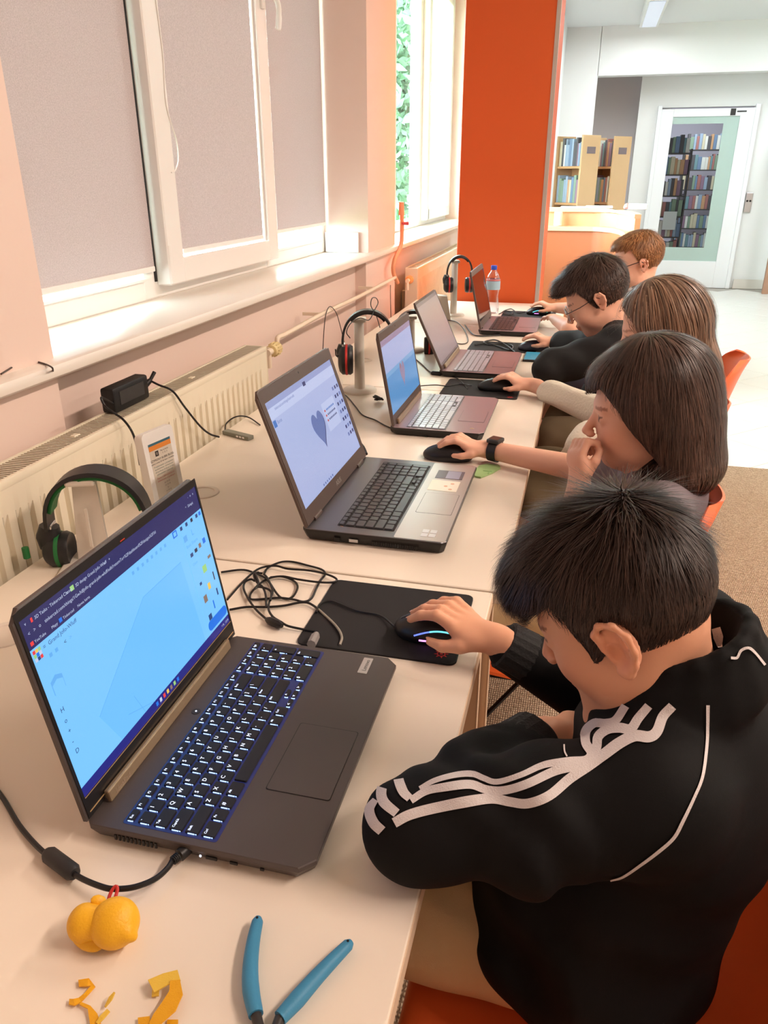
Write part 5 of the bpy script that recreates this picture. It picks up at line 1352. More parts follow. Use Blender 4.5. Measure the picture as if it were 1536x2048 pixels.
srect(-0.033, 0.136, 0.033, 0.141, 1); srect(-0.033, 0.126, 0.033, 0.136, 2)
srect(-0.018, 0.112, -0.008, 0.123, 3); srect(-0.0155, 0.1145, -0.0105, 0.1205, 0)
def stext(s, x, y, size, mi, center=True):
    v, f, w = text_geo(s); dx = -w / 2 * size if center else 0
    b.add([tuple(Ms @ Vector((x + dx + q[0] * size, y + q[1] * size, 0.0006))) for q in v], f, mi)
stext('Plac na skróty', 0.010, 0.119, 0.0042, 3); stext('1 : 2 : 3', 0.010, 0.113, 0.005, 3)
stext('SZYMONY RUBIK.BLOG', 0, 0.103, 0.0066, 3); stext('zajęcia z druku 3D dla dzieci i młodzieży', 0, 0.0975, 0.0042, 3)
for k, s_ in enumerate(('Projektowanie w programie', 'modelowanie i drukowanie', 'od podstaw krok po kroku', 'poniedziałek i czwartek')): stext(s_, 0, 0.090 - 0.0055 * k, 0.0052, 4)
for k, s_ in enumerate(('Zapisy u bibliotekarza lub', 'telefonicznie w godzinach')): stext(s_, 0, 0.0655 - 0.006 * k, 0.0052, 5)
for k, s_ in enumerate(('pn 10-18', 'wt 10-18', 'śr', 'cz 10-18', 'pt 10-16', 'sb 9-14')): stext(s_, 0, 0.052 - 0.0062 * k, 0.0046, 6)
b.build('printed_sheet', [M_sp, mat('ink_teal', (62, 110, 128), 0.5), mat('ink_orange', (226, 140, 60), 0.5), mat('ink_black', (46, 42, 42), 0.5), mat('ink_sage', (120, 140, 130), 0.5), mat('ink_red', (200, 110, 100), 0.5), mat('ink_grey', (120, 108, 100), 0.5)], t, world=True)
b = MB(); b.prism([(-0.03, -0.022), (0.03, -0.022), (0.03, -0.06), (-0.03, -0.06)], 0.0, 0.004, M=Matrix(((ea[0], nf_[0], 0, o0[0]), (ea[1], nf_[1], 0, o0[1]), (0, 0, 1, o0[2]), (0, 0, 0, 1)))); b.build('foot', M_pvc, t, world=True)

# ---- power brick on the radiator with its leads
t = thing('power_brick', 'black laptop power brick lying on the radiator top with its leads', 'power brick', (-0.975, 1.49, 0.896))
b = MB(); b.box((-0.982, 1.492, 0.896 + 0.028), (0.034, 0.145, 0.056), bev=0.006, M=None); b.build('brick', M_black, t, smooth=True, world=True)
b = MB(); b.box((-0.9645, 1.492, 0.926), (0.0008, 0.10, 0.03)); b.build('rating_label', M_dark, t, world=True)
q = PX(286, 768, -0.975); q2 = PX(300, 761, -0.97); q3 = PX(309, 744, -0.965)
b = MB(); b.tube([np.array([-0.978, 1.565, 0.922]), q2], [0.008, 0.006], n=10); b.tube([q2, q3], [0.004, 0.0045], n=8); b.build('mains_plug', M_black, t, smooth=True, world=True)
b = MB(); b.tube(bez([np.array([-0.97, 1.42, 0.92])] + [PX(x, y, X) for x, y, X in ((203, 795, -0.955), (210, 812, -0.945), (225, 824, -0.925), (245, 838, -0.915), (262, 860, -0.905), (272, 887, -0.88), (280, 930, -0.86))], 6), 0.0026, n=7); b.build('output_lead', M_black, t, smooth=True, world=True)
b = MB(); b.tube(bez([q2] + [PX(x, y, X) for x, y, X in ((318, 770, -0.95), (345, 782, -0.925), (370, 815, -0.915), (400, 852, -0.905), (420, 868, -0.90), (438, 874, -0.892))], 6), 0.0026, n=7); b.build('mains_lead', M_black, t, smooth=True, world=True)
t = thing('usb_hub', 'slim grey-green usb hub lying at the wall edge of the second desk', 'usb hub', tuple(PZ(476, 869, TZ)))
e0, e1 = PZ(450, 863, TZ + 0.006), PZ(502, 876, TZ + 0.006); Mh = Matrix.Translation(tuple((e0 + e1) / 2)) @ Matrix.Rotation(math.atan2(e1[1] - e0[1], e1[0] - e0[0]), 4, 'Z')
b = MB(); b.box((0, 0, 0), (np.linalg.norm(e1 - e0), 0.022, 0.011), bev=0.002, M=Mh); b.build('hub_body', mat('hub_grey', (126, 128, 116), 0.4), t, world=True)
b = MB()
for k in (-1, 0, 1): b.box((0.02 + 0.011 * k, -0.0112, 0), (0.008, 0.001, 0.005), M=Mh)
b.build('usb_sockets', M_chrome, t, world=True)
cable('hub_cable', 'short black cable arching from the usb hub behind the big laptop', [PZ(450, 862, TZ + 0.006), PZ(452, 848, TZ + 0.012), PZ(466, 836, TZ + 0.016), PZ(482, 832, TZ + 0.014), PZ(500, 836, TZ + 0.008), PZ(520, 850, TZ + 0.003)], 0.002)

# ---- smaller leads further along the desks
cable('laptop_lead', 'dark lead crossing the desk between the big laptop and the blue-screen laptop', [PZ(x, y, TZ + 0.003) for x, y in ((664, 782), (690, 790), (710, 812), (725, 830), (750, 840), (772, 852), (800, 862), (830, 868), (855, 873))], 0.002)
b = MB(); a0, a1 = PZ(783, 858, TZ + 0.006), PZ(803, 864, TZ + 0.006); b.tube([a0, a0 * .85 + a1 * .15, a0 * .15 + a1 * .85, a1], [0.004, 0.0075, 0.0075, 0.004], n=10); tag(b.build('lead_bead', M_black, smooth=True), 'thick black bead on the lead behind the blue-screen laptop', 'cable bead')
cable('charger_plug_lead', 'black plug lead curving down into the back of the big laptop', [PZ(698, 884, TZ + 0.004), PZ(715, 884, TZ + 0.02), PZ(726, 893, TZ + 0.024), PZ(733, 908, TZ + 0.02)], 0.0035)
cable('laptop_lead', 'thin lead running behind the blank-screen laptop to its bead', [PZ(x, y, TZ + 0.003) for x, y in ((827, 715), (845, 730), (862, 745), (885, 750), (915, 757), (935, 778))], 0.002)
b = MB(); a0, a1 = PZ(862, 746, TZ + 0.006), PZ(884, 748, TZ + 0.006); b.tube([a0, a0 * .85 + a1 * .15, a0 * .15 + a1 * .85, a1], [0.004, 0.008, 0.008, 0.004], n=10); tag(b.build('lead_bead', M_black, smooth=True), 'thick black bead on the lead behind the blank-screen laptop', 'cable bead')
cable('mouse_cable', 'thin mouse cable crossing desk towards the cream-sleeved hand', [np.array([-0.32, 2.42, TZ + 0.012])] + [PZ(x, y, TZ + 0.005) for x, y in ((920, 768), (895, 772), (870, 770), (838, 772))], 0.0018)
cable('headset_cable', 'thin dark cable looping from the red headset down to the desk', [PX(x, y, -0.60) for x, y in ((760, 655), (752, 630), (742, 612), (744, 597), (752, 596), (756, 606), (748, 622), (738, 640), (720, 636), (702, 646), (693, 664), (700, 676))], 0.0014)
cable('headset_cable', 'thin cable curving over the desk behind the blank-screen laptop', [PZ(x, y, TZ + 0.003) for x, y in ((895, 640), (915, 645), (930, 662), (936, 682), (925, 688), (905, 684), (890, 676))], 0.002)
cable('coiled_cable', 'black cable coiled on the dark pad by the blank-screen laptop', [PZ(x, y, TZ + 0.006 + 0.003 * (i % 2)) for i, (x, y) in enumerate([(950, 690), (975, 686), (1000, 694), (1020, 700), (1025, 692), (1005, 686), (980, 690), (968, 684), (990, 680), (1012, 690), (1030, 705)])], 0.003)
cable('mouse_cable', 'thin mouse cable heaped between the bottle and the farthest mouse', [PZ(x, y, TZ + 0.006 + 0.004 * (i % 2)) for i, (x, y) in enumerate([(998, 628), (1012, 622), (1025, 626), (1018, 630), (1005, 624), (1022, 618), (1036, 626), (1050, 624)])], 0.0025)
cable('laptop_lead', 'short dark lead with a bead behind the farthest laptop', [PZ(x, y, TZ + 0.005) for x, y in ((930, 650), (945, 668), (960, 672), (985, 671), (1000, 670))], 0.003)

# ---- green tag, key ring by the watch hand
t = thing('plastic_tag', 'pale green plastic tag lying beside the big laptop under watch arm', 'tag', tuple(PZ(975, 942, TZ)))
pl = [PZ(x, y, TZ) for x, y in ((948, 946), (958, 934), (976, 930), (998, 933), (1001, 938), (985, 948), (962, 957), (950, 955))]
b = MB(); vs = [tuple(q + np.array([0, 0, 0.0005])) for q in pl] + [tuple(q + np.array([0, 0, 0.004])) for q in pl]; n = 8
b.add(vs, [tuple(range(n))[::-1], tuple(range(n, 2 * n))] + [(i, (i + 1) % n, n + (i + 1) % n, n + i) for i in range(n)]); b.build('tag_body', mat('pale_green_plastic', (170, 206, 140), 0.5), t, world=True)
b = MB(); c_ = PZ(975, 942, TZ + 0.0045); b.box(tuple(c_), (0.02, 0.003, 0.001)); b.box(tuple(c_ + np.array([0.004, -0.01, 0])), (0.003, 0.016, 0.001)); b.build('relief', mat('green_relief', (146, 186, 120), 0.5), t, world=True)
b = MB(); c_ = PZ(943, 866, TZ + 0.012); b.tube([c_ + np.array([0.014 * math.cos(a), 0.004 * math.sin(a), 0.011 * math.sin(a)]) for a in np.linspace(0, 2 * math.pi, 22)], 0.0012, n=6); tag(b.build('key_ring', mat('brass_ring', (206, 180, 130), 0.3, metal=0.8), smooth=True), 'thin metal key ring standing behind the watch', 'ring')
b = MB(); b.tube(bez([PZ(x, y, TZ + 0.003) for x, y in ((958, 927), (975, 924), (995, 930))], 4), 0.0025, n=6); tag(b.build('key_strap', mat('pale_strap', (220, 190, 180), 0.4), smooth=True), 'pale strap lying above the green tag', 'strap')

# ---- small teal-lit gadget by the blank-screen laptop's pad
t = thing('phone', 'small phone with a teal picture lying by the boy in black', 'phone', tuple(PZ(1068, 716, TZ)))
pc = PZ(1068, 716, TZ)
b = MB(); b.box((0, 0, 0.004), (0.075, 0.15, 0.008), bev=0.003); b.build('phone_body', M_dark, t)
b = MB(); b.box((0, 0, 0.0083), (0.066, 0.135, 0.0006)); b.build('phone_screen', emis('teal_screen', (70, 150, 170), 0.5), t)

# ---- water bottle
def pet_material():
    m = glass_material('pet_plastic', (0.93, 0.95, 0.99)); nt = m.node_tree
    for n_ in nt.nodes:
        if n_.type == 'MATH': n_.inputs[1].default_value = 0.75
        if n_.type == 'LAYER_WEIGHT': n_.inputs['Blend'].default_value = 0.35
        if n_.type == 'BSDF_GLOSSY': n_.inputs['Roughness'].default_value = 0.08
    return m
t = thing('water_bottle', 'clear plastic water bottle with a blue cap in front of the orange pillar', 'bottle', (-0.437, 3.955, TZ))
b = MB(); b.lathe([(0.001, 0.002), (0.028, 0.001), (0.034, 0.008), (0.035, 0.03), (0.031, 0.06), (0.028, 0.085), (0.031, 0.105), (0.035, 0.12), (0.035, 0.155), (0.034, 0.168), (0.026, 0.188), (0.016, 0.203), (0.0125, 0.210), (0.0125, 0.222)], n=28); b.build('bottle_body', pet_material(), t, smooth=True)
b = MB(); b.lathe([(0.0146, 0.212), (0.0150, 0.214), (0.0150, 0.230), (0.0135, 0.232), (0.0, 0.232)], n=24); b.build('cap', mat('blue_cap', (36, 76, 190), 0.4), t, smooth=True)
b = MB(); b.lathe([(0.0354, 0.118), (0.0356, 0.12), (0.0356, 0.156), (0.0354, 0.158)], n=28, caps=False); b.build('label_sleeve', mat('bottle_label', (170, 200, 216), 0.35), t, smooth=True)
b = MB(); b.lathe([(0.0348, 0.16), (0.0352, 0.162), (0.0352, 0.166), (0.034, 0.168)], n=28, caps=False); b.build('label_stripe', mat('bottle_label_red', (206, 120, 120), 0.4), t, smooth=True)
# ================================================================== people
def skin_material(name, col):
    return mat(name, col, 0.48, sss=0.12, vcol='tint', bump=0.03, bscale=500, spec=0.4)
M_skinA = skin_material('skin_warm', (222, 164, 132))
M_skinB = skin_material('skin_fair', (230, 176, 150))
def ray_hits(s, pts, t0=0.3, t1=6.0, n=80):
    d = np.array([_n(ray(x, y)) for x, y in pts]); o = np.array([0, 0, CAMZ]); t = np.full(len(pts), t0); ok = np.ones(len(pts), bool)
    for _ in range(n):
        e = s.ev(o + d * t[:, None]); t = t + np.where(e < 0.0004, 0, np.maximum(e * 0.8, 0.0003))
    e = s.ev(o + d * t[:, None]); ok = e < 0.006
    return o + d * t[:, None], ok
class Head:
    def __init__(s, C, f, up=(0, 0, 1), sc=1.0): s.C = np.asarray(C, float); s.R = _rot(f, up); s.sc = sc
    def p(s, q): return s.C + s.R @ (np.asarray(q, float) * s.sc)
    def inv(s, P): return ((P - s.C) @ s.R) / s.sc
def head_prims(s, H, ears=True, es=1.0):
    g, k = H.p, H.sc
    R = H.R
    s.ell(g((-0.012, 0, 0.032)), np.array([0.094, 0.072, 0.083]) * k, R, k=0.02)
    s.ell(g((0.030, 0, -0.028)), np.array([0.056, 0.056, 0.074]) * k, R, k=0.025)
    s.ell(g((0.052, 0, -0.086)), np.array([0.026, 0.028, 0.020]) * k, R, k=0.025)
    for sy in (-1, 1):
        s.ell(g((0.048, sy * 0.034, -0.034)), np.array([0.028, 0.024, 0.028]) * k, R, k=0.02)
        s.ell(g((0.012, sy * 0.045, -0.062)), np.array([0.035, 0.016, 0.024]) * k, R, k=0.025)
        s.ell(g((0.0925, sy * 0.030, -0.003)), np.array([0.013, 0.015, 0.010]) * k, R, op='-', k=0.010)
        s.ell(g((0.070, sy * 0.0295, -0.004)), np.array([0.0135, 0.0135, 0.0125]) * k, R, k=0.003)
    s.ell(g((0.070, 0, 0.016)), np.array([0.017, 0.042, 0.013]) * k, R, k=0.012)
    s.cap(g((0.082, 0, 0.002)), g((0.1035, 0, -0.030)), 0.0065 * k, 0.0085 * k, k=0.010)
    for sy in (-1, 1): s.ell(g((0.0965, sy * 0.0095, -0.036)), np.array([0.008, 0.0065, 0.006]) * k, R, k=0.006)
    s.ell(g((0.084, 0, -0.0565)), np.array([0.010, 0.020, 0.0065]) * k, R, k=0.006)
    s.ell(g((0.081, 0, -0.0675)), np.array([0.010, 0.017, 0.0065]) * k, R, k=0.006)
    s.ell(g((0.094, 0, -0.0622)), np.array([0.006, 0.018, 0.0012]) * k, R, op='-', k=0.002)
    if ears:
        for sy in (-1, 1):
            def e(x, z, o=0.0): return g((x * es - 0.010, sy * (0.0735 + o * es), z * es - 0.010))
            s.ell(e(-0.004, 0.0, 0.0015), np.array([0.019, 0.006, 0.028]) * k * es, R, k=0.008)
            rim = [(0.011, 0.004, 0.006), (0.013, 0.022, 0.008), (0.003, 0.032, 0.012), (-0.012, 0.030, 0.016), (-0.022, 0.015, 0.018), (-0.021, -0.003, 0.016), (-0.013, -0.019, 0.011), (-0.002, -0.028, 0.007), (0.006, -0.025, 0.004)]
            s.chain([e(x, z, o) for x, z, o in rim], [0.0040 * k] * 6 + [0.0042 * k, 0.0060 * k, 0.005 * k], k=0.004)
            s.chain([e(x, z, o) for x, z, o in ((-0.012, 0.016, 0.009), (-0.013, -0.002, 0.009), (-0.006, -0.015, 0.007))], [0.003 * k] * 3, k=0.004)
            s.cap(e(0.008, 0.0, 0.006), e(0.007, -0.008, 0.006), 0.0035 * k, k=0.004)
            s.ell(e(0.000, -0.004, 0.013), np.array([0.0095, 0.0125, 0.0135]) * k * es, R, op='-', k=0.003)
            s.ell(e(-0.003, 0.020, 0.015), np.array([0.011, 0.0085, 0.0075]) * k * es, R, op='-', k=0.003)
def head_tint(H, V, brow=(0.30, 0.22, 0.19), lip=(0.86, 0.62, 0.60)):
    q = H.inv(V); col = np.ones((len(V), 3))
    def blend(mask, c):
        m = np.clip(mask, 0, 1)[:, None]; col[:] = col * (1 - m) + np.asarray(c) * m
    def g(c, r): return ((q - np.asarray(c)) ** 2 / np.asarray(r) ** 2).sum(1)
    for sy in (-1, 1):
        blend(np.exp(-g((0.06, sy * 0.045, -0.035), (0.03, 0.02, 0.02)) * 1.2) * 0.5, (1.0, 0.80, 0.78))
        blend((g((0.075, sy * 0.031, 0.0175), (0.025, 0.0165, 0.0035)) < 1) * 0.85, brow)
        blend((g((0.084, sy * 0.0295, -0.004), (0.010, 0.0115, 0.0046)) < 1) * 0.95, (0.95, 1.05, 1.1))
        blend((g((0.086, sy * 0.0295, -0.004), (0.010, 0.0052, 0.0048)) < 1) * 1.0, (0.10, 0.08, 0.07))
        blend((g((0.083, sy * 0.030, 0.0015), (0.010, 0.0135, 0.0022)) < 1) * 0.9, (0.16, 0.11, 0.10))
        blend(np.exp(-g((-0.012, sy * 0.083, -0.012), (0.022, 0.01, 0.03))) * 0.45, (1.0, 0.72, 0.68))
    blend((g((0.087, 0, -0.062), (0.02, 0.021, 0.0125)) < 1) * 0.8, lip)
    blend(np.exp(-g((0.106, 0, -0.031), (0.012, 0.012, 0.012))) * 0.3, (1.0, 0.80, 0.78))
    return col
def hand_pts(W, f, up, side, sc, pose='mouse'):
    """joint chains of a hand: W wrist, f direction of the fingers, up back of the hand, side +1 = thumb on the +left side"""
    R = _rot(f, up); g = lambda x, y, z: W + R @ (np.array([x, y * side, z]) * sc)
    ch = []
    if pose == 'mouse':
        tips = [(0.026, 0.000), (0.009, 0.006), (-0.009, 0.003), (-0.026, -0.006)]
        for (y, dx) in tips:
            ch.append(([g(0.062, y * 0.95, 0.014), g(0.088 + dx * 0.6, y * 1.05, 0.024), g(0.115 + dx, y * 1.12, 0.016), g(0.134 + dx, y * 1.12, 0.002)], [0.0098, 0.0088, 0.0078, 0.0064]))
        ch.append(([g(0.012, 0.016, 0.0), g(0.040, 0.036, -0.008), g(0.066, 0.044, -0.014), g(0.090, 0.041, -0.016)], [0.0125, 0.0115, 0.0092, 0.0068]))
    elif pose == 'fist':
        for i, y in enumerate((0.026, 0.009, -0.009, -0.025)):
            ch.append(([g(0.070, y, 0.006), g(0.094, y, -0.006), g(0.090, y, -0.030), g(0.066, y, -0.034)], [0.0098, 0.009, 0.008, 0.0066]))
        ch.append(([g(0.020, 0.022, -0.006), g(0.050, 0.038, -0.018), g(0.074, 0.030, -0.036)], [0.012, 0.0105, 0.0075]))
    else:
        for i, y in enumerate((0.026, 0.009, -0.009, -0.025)):
            l = (0.95, 1.0, 0.95, 0.8)[i]
            ch.append(([g(0.070, y, 0.004), g(0.070 + 0.032 * l, y * 1.1, 0.0), g(0.070 + 0.058 * l, y * 1.15, -0.010), g(0.070 + 0.074 * l, y * 1.15, -0.020)], [0.0095, 0.0085, 0.0075, 0.0062]))
        ch.append(([g(0.014, 0.018, -0.002), g(0.042, 0.040, -0.010), g(0.068, 0.050, -0.016), g(0.088, 0.050, -0.02)], [0.0125, 0.011, 0.009, 0.0068]))
    palm = [(g(0.035, 0.004, 0.004), np.array([0.036, 0.032, 0.014]) * sc), (g(0.058, 0.0, 0.010), np.array([0.022, 0.035, 0.012]) * sc), (g(0.030, 0.018, -0.003), np.array([0.024, 0.017, 0.013]) * sc)]
    return R, ch, palm
def hand_prims(s, W, f, up, side, sc=0.86, pose='mouse'):
    R, ch, palm = hand_pts(W, f, up, side, sc, pose)
    s.cap(W - R[:, 0] * 0.02, W + R[:, 0] * 0.02 * sc, 0.0215 * sc * 1.05, 0.021 * sc, k=0.01)
    for c, r in palm: s.ell(c, r, R, k=0.012)
    for pts, rr in ch:
        s.chain(pts, [q * sc for q in rr], k=0.0035)
    return R, ch
def nails(R, ch, sc, parent, m):
    for pts, rr in ch:
        d = _n(pts[-1] - pts[-2]); up = R[:, 2] - d * (R[:, 2] @ d); up = _n(up); sd = np.cross(d, up)
        c = pts[-1] + up * rr[-1] * sc * 0.86 + d * 0.001; w = rr[-1] * sc * 0.62; l = rr[-1] * sc * 0.85
        b = MB(); vs = []
        for a in range(10):
            t_ = 2 * math.pi * a / 10; vs.append(c + d * l * math.cos(t_) + sd * w * math.sin(t_) - up * (abs(math.sin(t_)) * 0.0008))
        vs.append(c + up * 0.0007); b.add(vs, [(i, (i + 1) % 10, 10) for i in range(10)]); b.build('fingernail', m, parent, smooth=True, world=True)
# ---- hair: shell plus strands combed away from the crown
def hair_obj(name, parent, H, shell, crown, n, length, m, cell=0.004, lift=0.15, gravity=0.3, seed=1, width=0.0011, steps=5, jitter=0.25, col=(0.75, 1.25), mask=None, clump=0.0, cfreq=90.0, offs=0.0015, comb=None):
    rr = np.random.default_rng(seed)
    V, Fq = largest(*shell.mesh(cell)); V = smooth_verts(V, Fq, 1)
    cen = V[Fq].mean(1); e1 = V[Fq[:, 2]] - V[Fq[:, 0]]; e2 = V[Fq[:, 3]] - V[Fq[:, 1]]; ar = np.linalg.norm(np.cross(e1, e2), axis=1)
    pr = ar.copy()
    if mask is not None: pr = pr * mask(H.inv(cen))
    idx = rr.choice(len(Fq), n, p=pr / pr.sum())
    P = cen[idx] + rr.normal(size=(n, 3)) * cell * 0.4
    P = shell.project(P, 0.0, 2)
    L = length(H.inv(P), rr) if callable(length) else np.full(n, length)
    crown_w = H.p(crown)
    path = [P]; wob = rr.normal(size=(n, 3)) * jitter
    ph = rr.uniform(0, 6.28, (3, 3)); q0 = H.inv(P)
    cn = np.stack([np.sin(q0[:, 0] * cfreq + ph[i, 0]) * np.sin(q0[:, 1] * cfreq * 0.9 + ph[i, 1]) + 0.6 * np.sin(q0[:, 2] * cfreq * 1.3 + q0[:, 1] * cfreq * 0.7 + ph[i, 2]) for i in range(3)], 1)
    wob = wob + cn * clump
    D_ = None
    for k in range(steps):
        N = shell.grad(P)
        d = P - crown_w; d /= (np.linalg.norm(d, axis=1)[:, None] + 1e-6)
        d = d + np.array([0, 0, -gravity]) + wob + (H.R @ np.asarray(comb) if comb is not None else 0)
        d = d - N * (d * N).sum(1)[:, None]; d /= (np.linalg.norm(d, axis=1)[:, None] + 1e-6)
        lf = lift(H.inv(path[0])) if callable(lift) else lift
        lf = np.asarray(lf) * np.ones(n)
        D_ = d + N * (lf * (0.4 + 0.9 * k / steps))[:, None]
        D_ /= np.linalg.norm(D_, axis=1)[:, None]
        P2 = P + D_ * (L / steps)[:, None]
        dd = shell.ev(P2); low = dd < offs
        if low.any():
            G_ = shell.grad(P2[low]); P2[low] += G_ * (offs - dd[low])[:, None]
        P = P2; path.append(P)
    path = np.stack(path, 1)                       # n, steps+1, 3
    T = np.gradient(path, axis=1); Nn = np.repeat(shell.grad(path[:, 0])[:, None], steps + 1, 1)
    Sd = np.cross(T, Nn); Sd /= (np.linalg.norm(Sd, axis=2)[..., None] + 1e-9)
    w = width * np.linspace(1.0, 0.12, steps + 1)[None, :, None] * rr.uniform(0.7, 1.3, (n, 1, 1))
    A, B = path + Sd * w, path - Sd * w
    SV = np.stack([A, B], 2).reshape(-1, 3)
    base = (np.arange(n) * (steps + 1) * 2)[:, None]
    st = np.arange(steps)[None] * 2
    q = base + st
    SF = np.stack([q, q + 1, q + 3, q + 2], 2).reshape(-1, 4)
    sc_ = np.repeat(rr.uniform(*col, n) * (1 + 0.35 * np.tanh(cn[:, 0]) * (clump > 0)), (steps + 1) * 2)
    wm = rr.normal(size=n) * 0.06
    scol = np.stack([sc_, sc_ * (1 - np.repeat(wm, (steps + 1) * 2)), sc_ * (1 - np.repeat(wm, (steps + 1) * 2) * 1.6)], 1)
    allV = np.concatenate([V, SV]); allF = np.concatenate([Fq, SF + len(V)])
    c0 = np.full((len(V), 3), 0.62)
    me = nets_mesh(name, allV, allF, m, np.concatenate([c0, scol]))
    return link(name, me, parent, None, True)
def hair_mat(name, col, rough=0.42): return mat(name, col, rough, vcol='tint', spec=0.35)

# ---- orange shell chair. local -x = the way the sitter looks
M_shell = mat('orange_shell_plastic', (240, 108, 52), 0.36, spec=0.5)
M_rod = mat('black_steel_rod', (26, 24, 24), 0.4, metal=0.3)
def shell_mesh():
    prof = [(-0.215, 0.425), (-0.205, 0.447), (-0.17, 0.452), (-0.08, 0.440), (0.02, 0.428), (0.10, 0.428), (0.155, 0.445), (0.192, 0.49), (0.215, 0.55), (0.235, 0.62), (0.252, 0.69), (0.268, 0.75), (0.282, 0.79), (0.296, 0.815)]
    hw = [0.20, 0.21, 0.218, 0.225, 0.232, 0.235, 0.236, 0.234, 0.23, 0.222, 0.21, 0.19, 0.155, 0.09]
    pr = bez([(a, 0, b_) for a, b_ in prof], 3); ww = np.interp(np.linspace(0, 1, len(pr)), np.linspace(0, 1, len(hw)), hw)
    b = MB(); ns = 17; n = len(pr); up = []
    for i, p in enumerate(pr):
        t_ = i / (n - 1); back = np.clip((t_ - 0.42) / 0.25, 0, 1)
        for j in range(ns):
            s_ = -1 + 2 * j / (ns - 1); e = abs(s_) ** 2.4
            up.append((p[0] - back * 0.075 * e * (1 - 0.5 * max(0, t_ - 0.75) / 0.25), ww[i] * s_, p[2] + (1 - back) * 0.045 * e * (0.3 + 0.7 * min(1, t_ * 4))))
    U = np.array(up).reshape(n, ns, 3)
    du = np.gradient(U, axis=0); dv = np.gradient(U, axis=1); N = np.cross(du, dv); N /= np.linalg.norm(N, axis=2)[..., None]
    Lw = U - N * 0.006
    V = np.concatenate([U.reshape(-1, 3), Lw.reshape(-1, 3)]); k = n * ns; fs = []
    for i in range(n - 1):
        for j in range(ns - 1):
            a = i * ns + j; fs += [(a, a + 1, a + ns + 1, a + ns), (k + a, k + a + ns, k + a + ns + 1, k + a + 1)]
    for i in range(n - 1):
        a = i * ns; fs.append((a, a + ns, k + a + ns, k + a)); a += ns - 1; fs.append((a, k + a, k + a + ns, a + ns))
    for j in range(ns - 1):
        a = j; fs.append((a, k + a, k + a + 1, a + 1)); a = (n - 1) * ns + j; fs.append((a, a + 1, k + a + 1, k + a))
    b.add(V, fs); return b.mesh('shell', M_shell, smooth=True, angle=60)
SHELL = shell_mesh()
def rods():
    b1 = MB(); L = []
    for sx, sy in ((-1, -1), (-1, 1), (1, -1), (1, 1)):
        m_ = MB(); m_.tube(bez([(sx * 0.09 + 0.0, sy * 0.10, 0.408), (sx * 0.12, sy * 0.14, 0.40), (sx * 0.215, sy * 0.215, 0.005)], 4), 0.0065, n=8); L.append(m_.mesh('leg', M_rod, smooth=True))
    c = MB()
    for sx in (-1, 1): c.cyl((sx * 0.15, -0.165, 0.27), (-sx * 0.05, 0.10, 0.40), 0.0055, n=8); c.cyl((sx * 0.15, 0.165, 0.27), (-sx * 0.05, -0.10, 0.40), 0.0055, n=8)
    c.cyl((-0.11, -0.12, 0.403), (0.11, -0.12, 0.403), 0.006, n=8); c.cyl((-0.11, 0.12, 0.403), (0.11, 0.12, 0.403), 0.006, n=8); c.cyl((-0.09, -0.12, 0.403), (-0.09, 0.12, 0.403), 0.006, n=8); c.cyl((0.09, -0.12, 0.403), (0.09, 0.12, 0.403), 0.006, n=8)
    return L, c.mesh('cross_bracing', M_rod, smooth=True)
LEGS, BRACE = rods()
def chair(x, y, rz, label):
    t = thing('shell_chair', label, 'chair', (x, y, 0.004), rz, 'orange shell chairs at the desks')
    link('seat_shell', SHELL, t); link('cross_bracing', BRACE, t)
    for l in LEGS: link('leg', l, t)
    return t
chair(0.085, 0.69, 0.0, 'orange shell chair under the boy in the striped black jacket')
chair(0.0, 1.47, 0.0, 'orange shell chair under the child with the brown bob')
chair(0.115, 2.16, 0.05, 'orange shell chair under the child with long light-brown hair')
chair(0.27, 2.80, -0.1, 'orange shell chair pulled out behind the boy in the plain black top')
chair(0.20, 3.62, 0.0, 'orange shell chair under the fair-haired boy by the pillar')

M_shoe = mat('shoe_dark', (50, 50, 54), 0.6)
def legs(t, hipL, hipR, kneeL, kneeR, footL, footR, m, name='trousers', cell=0.009, r=(0.082, 0.064, 0.05), pel=None, fold=0.003, only_thigh=None):
    s = S(); pc = (np.asarray(hipL) + np.asarray(hipR)) / 2 if pel is None else np.asarray(pel)
    s.ell(pc + np.array([0.04, 0, 0.01]), (0.10, 0.125, 0.085), k=0.04)
    for h, k_, f in ((hipL, kneeL, footL), (hipR, kneeR, footR)):
        h, k_, f = (np.asarray(q, float) for q in (h, k_, f))
        if only_thigh: k2 = h + (k_ - h) * only_thigh; s.cap(h, k2, r[0], r[1] * 1.12, k=0.04)
        else:
            s.cap(h, k_, r[0], r[1], k=0.04); s.cap(k_, f + np.array([0, 0, 0.05]), r[1] * 0.95, r[2], k=0.03)
    if fold: s.warp(lambda P: fold * np.sin(P[:, 0] * 55 + P[:, 2] * 30 + 2 * np.sin(P[:, 1] * 40)) * np.sin(P[:, 1] * 38 + P[:, 2] * 25))
    o = sdf_obj(name, s, cell, m, t)
    for f in (footL, footR):
        w = S(); f = np.asarray(f, float); w.cap(f + np.array([0.03, 0, 0.042]), f + np.array([-0.13, 0, 0.034]), 0.036, 0.03, k=0.02).box(f + np.array([0, 0, -0.05]), (0.4, 0.4, 0.056), op='-', k=0.004)
        sdf_obj('shoe', w, 0.007, M_shoe, t)
    return s
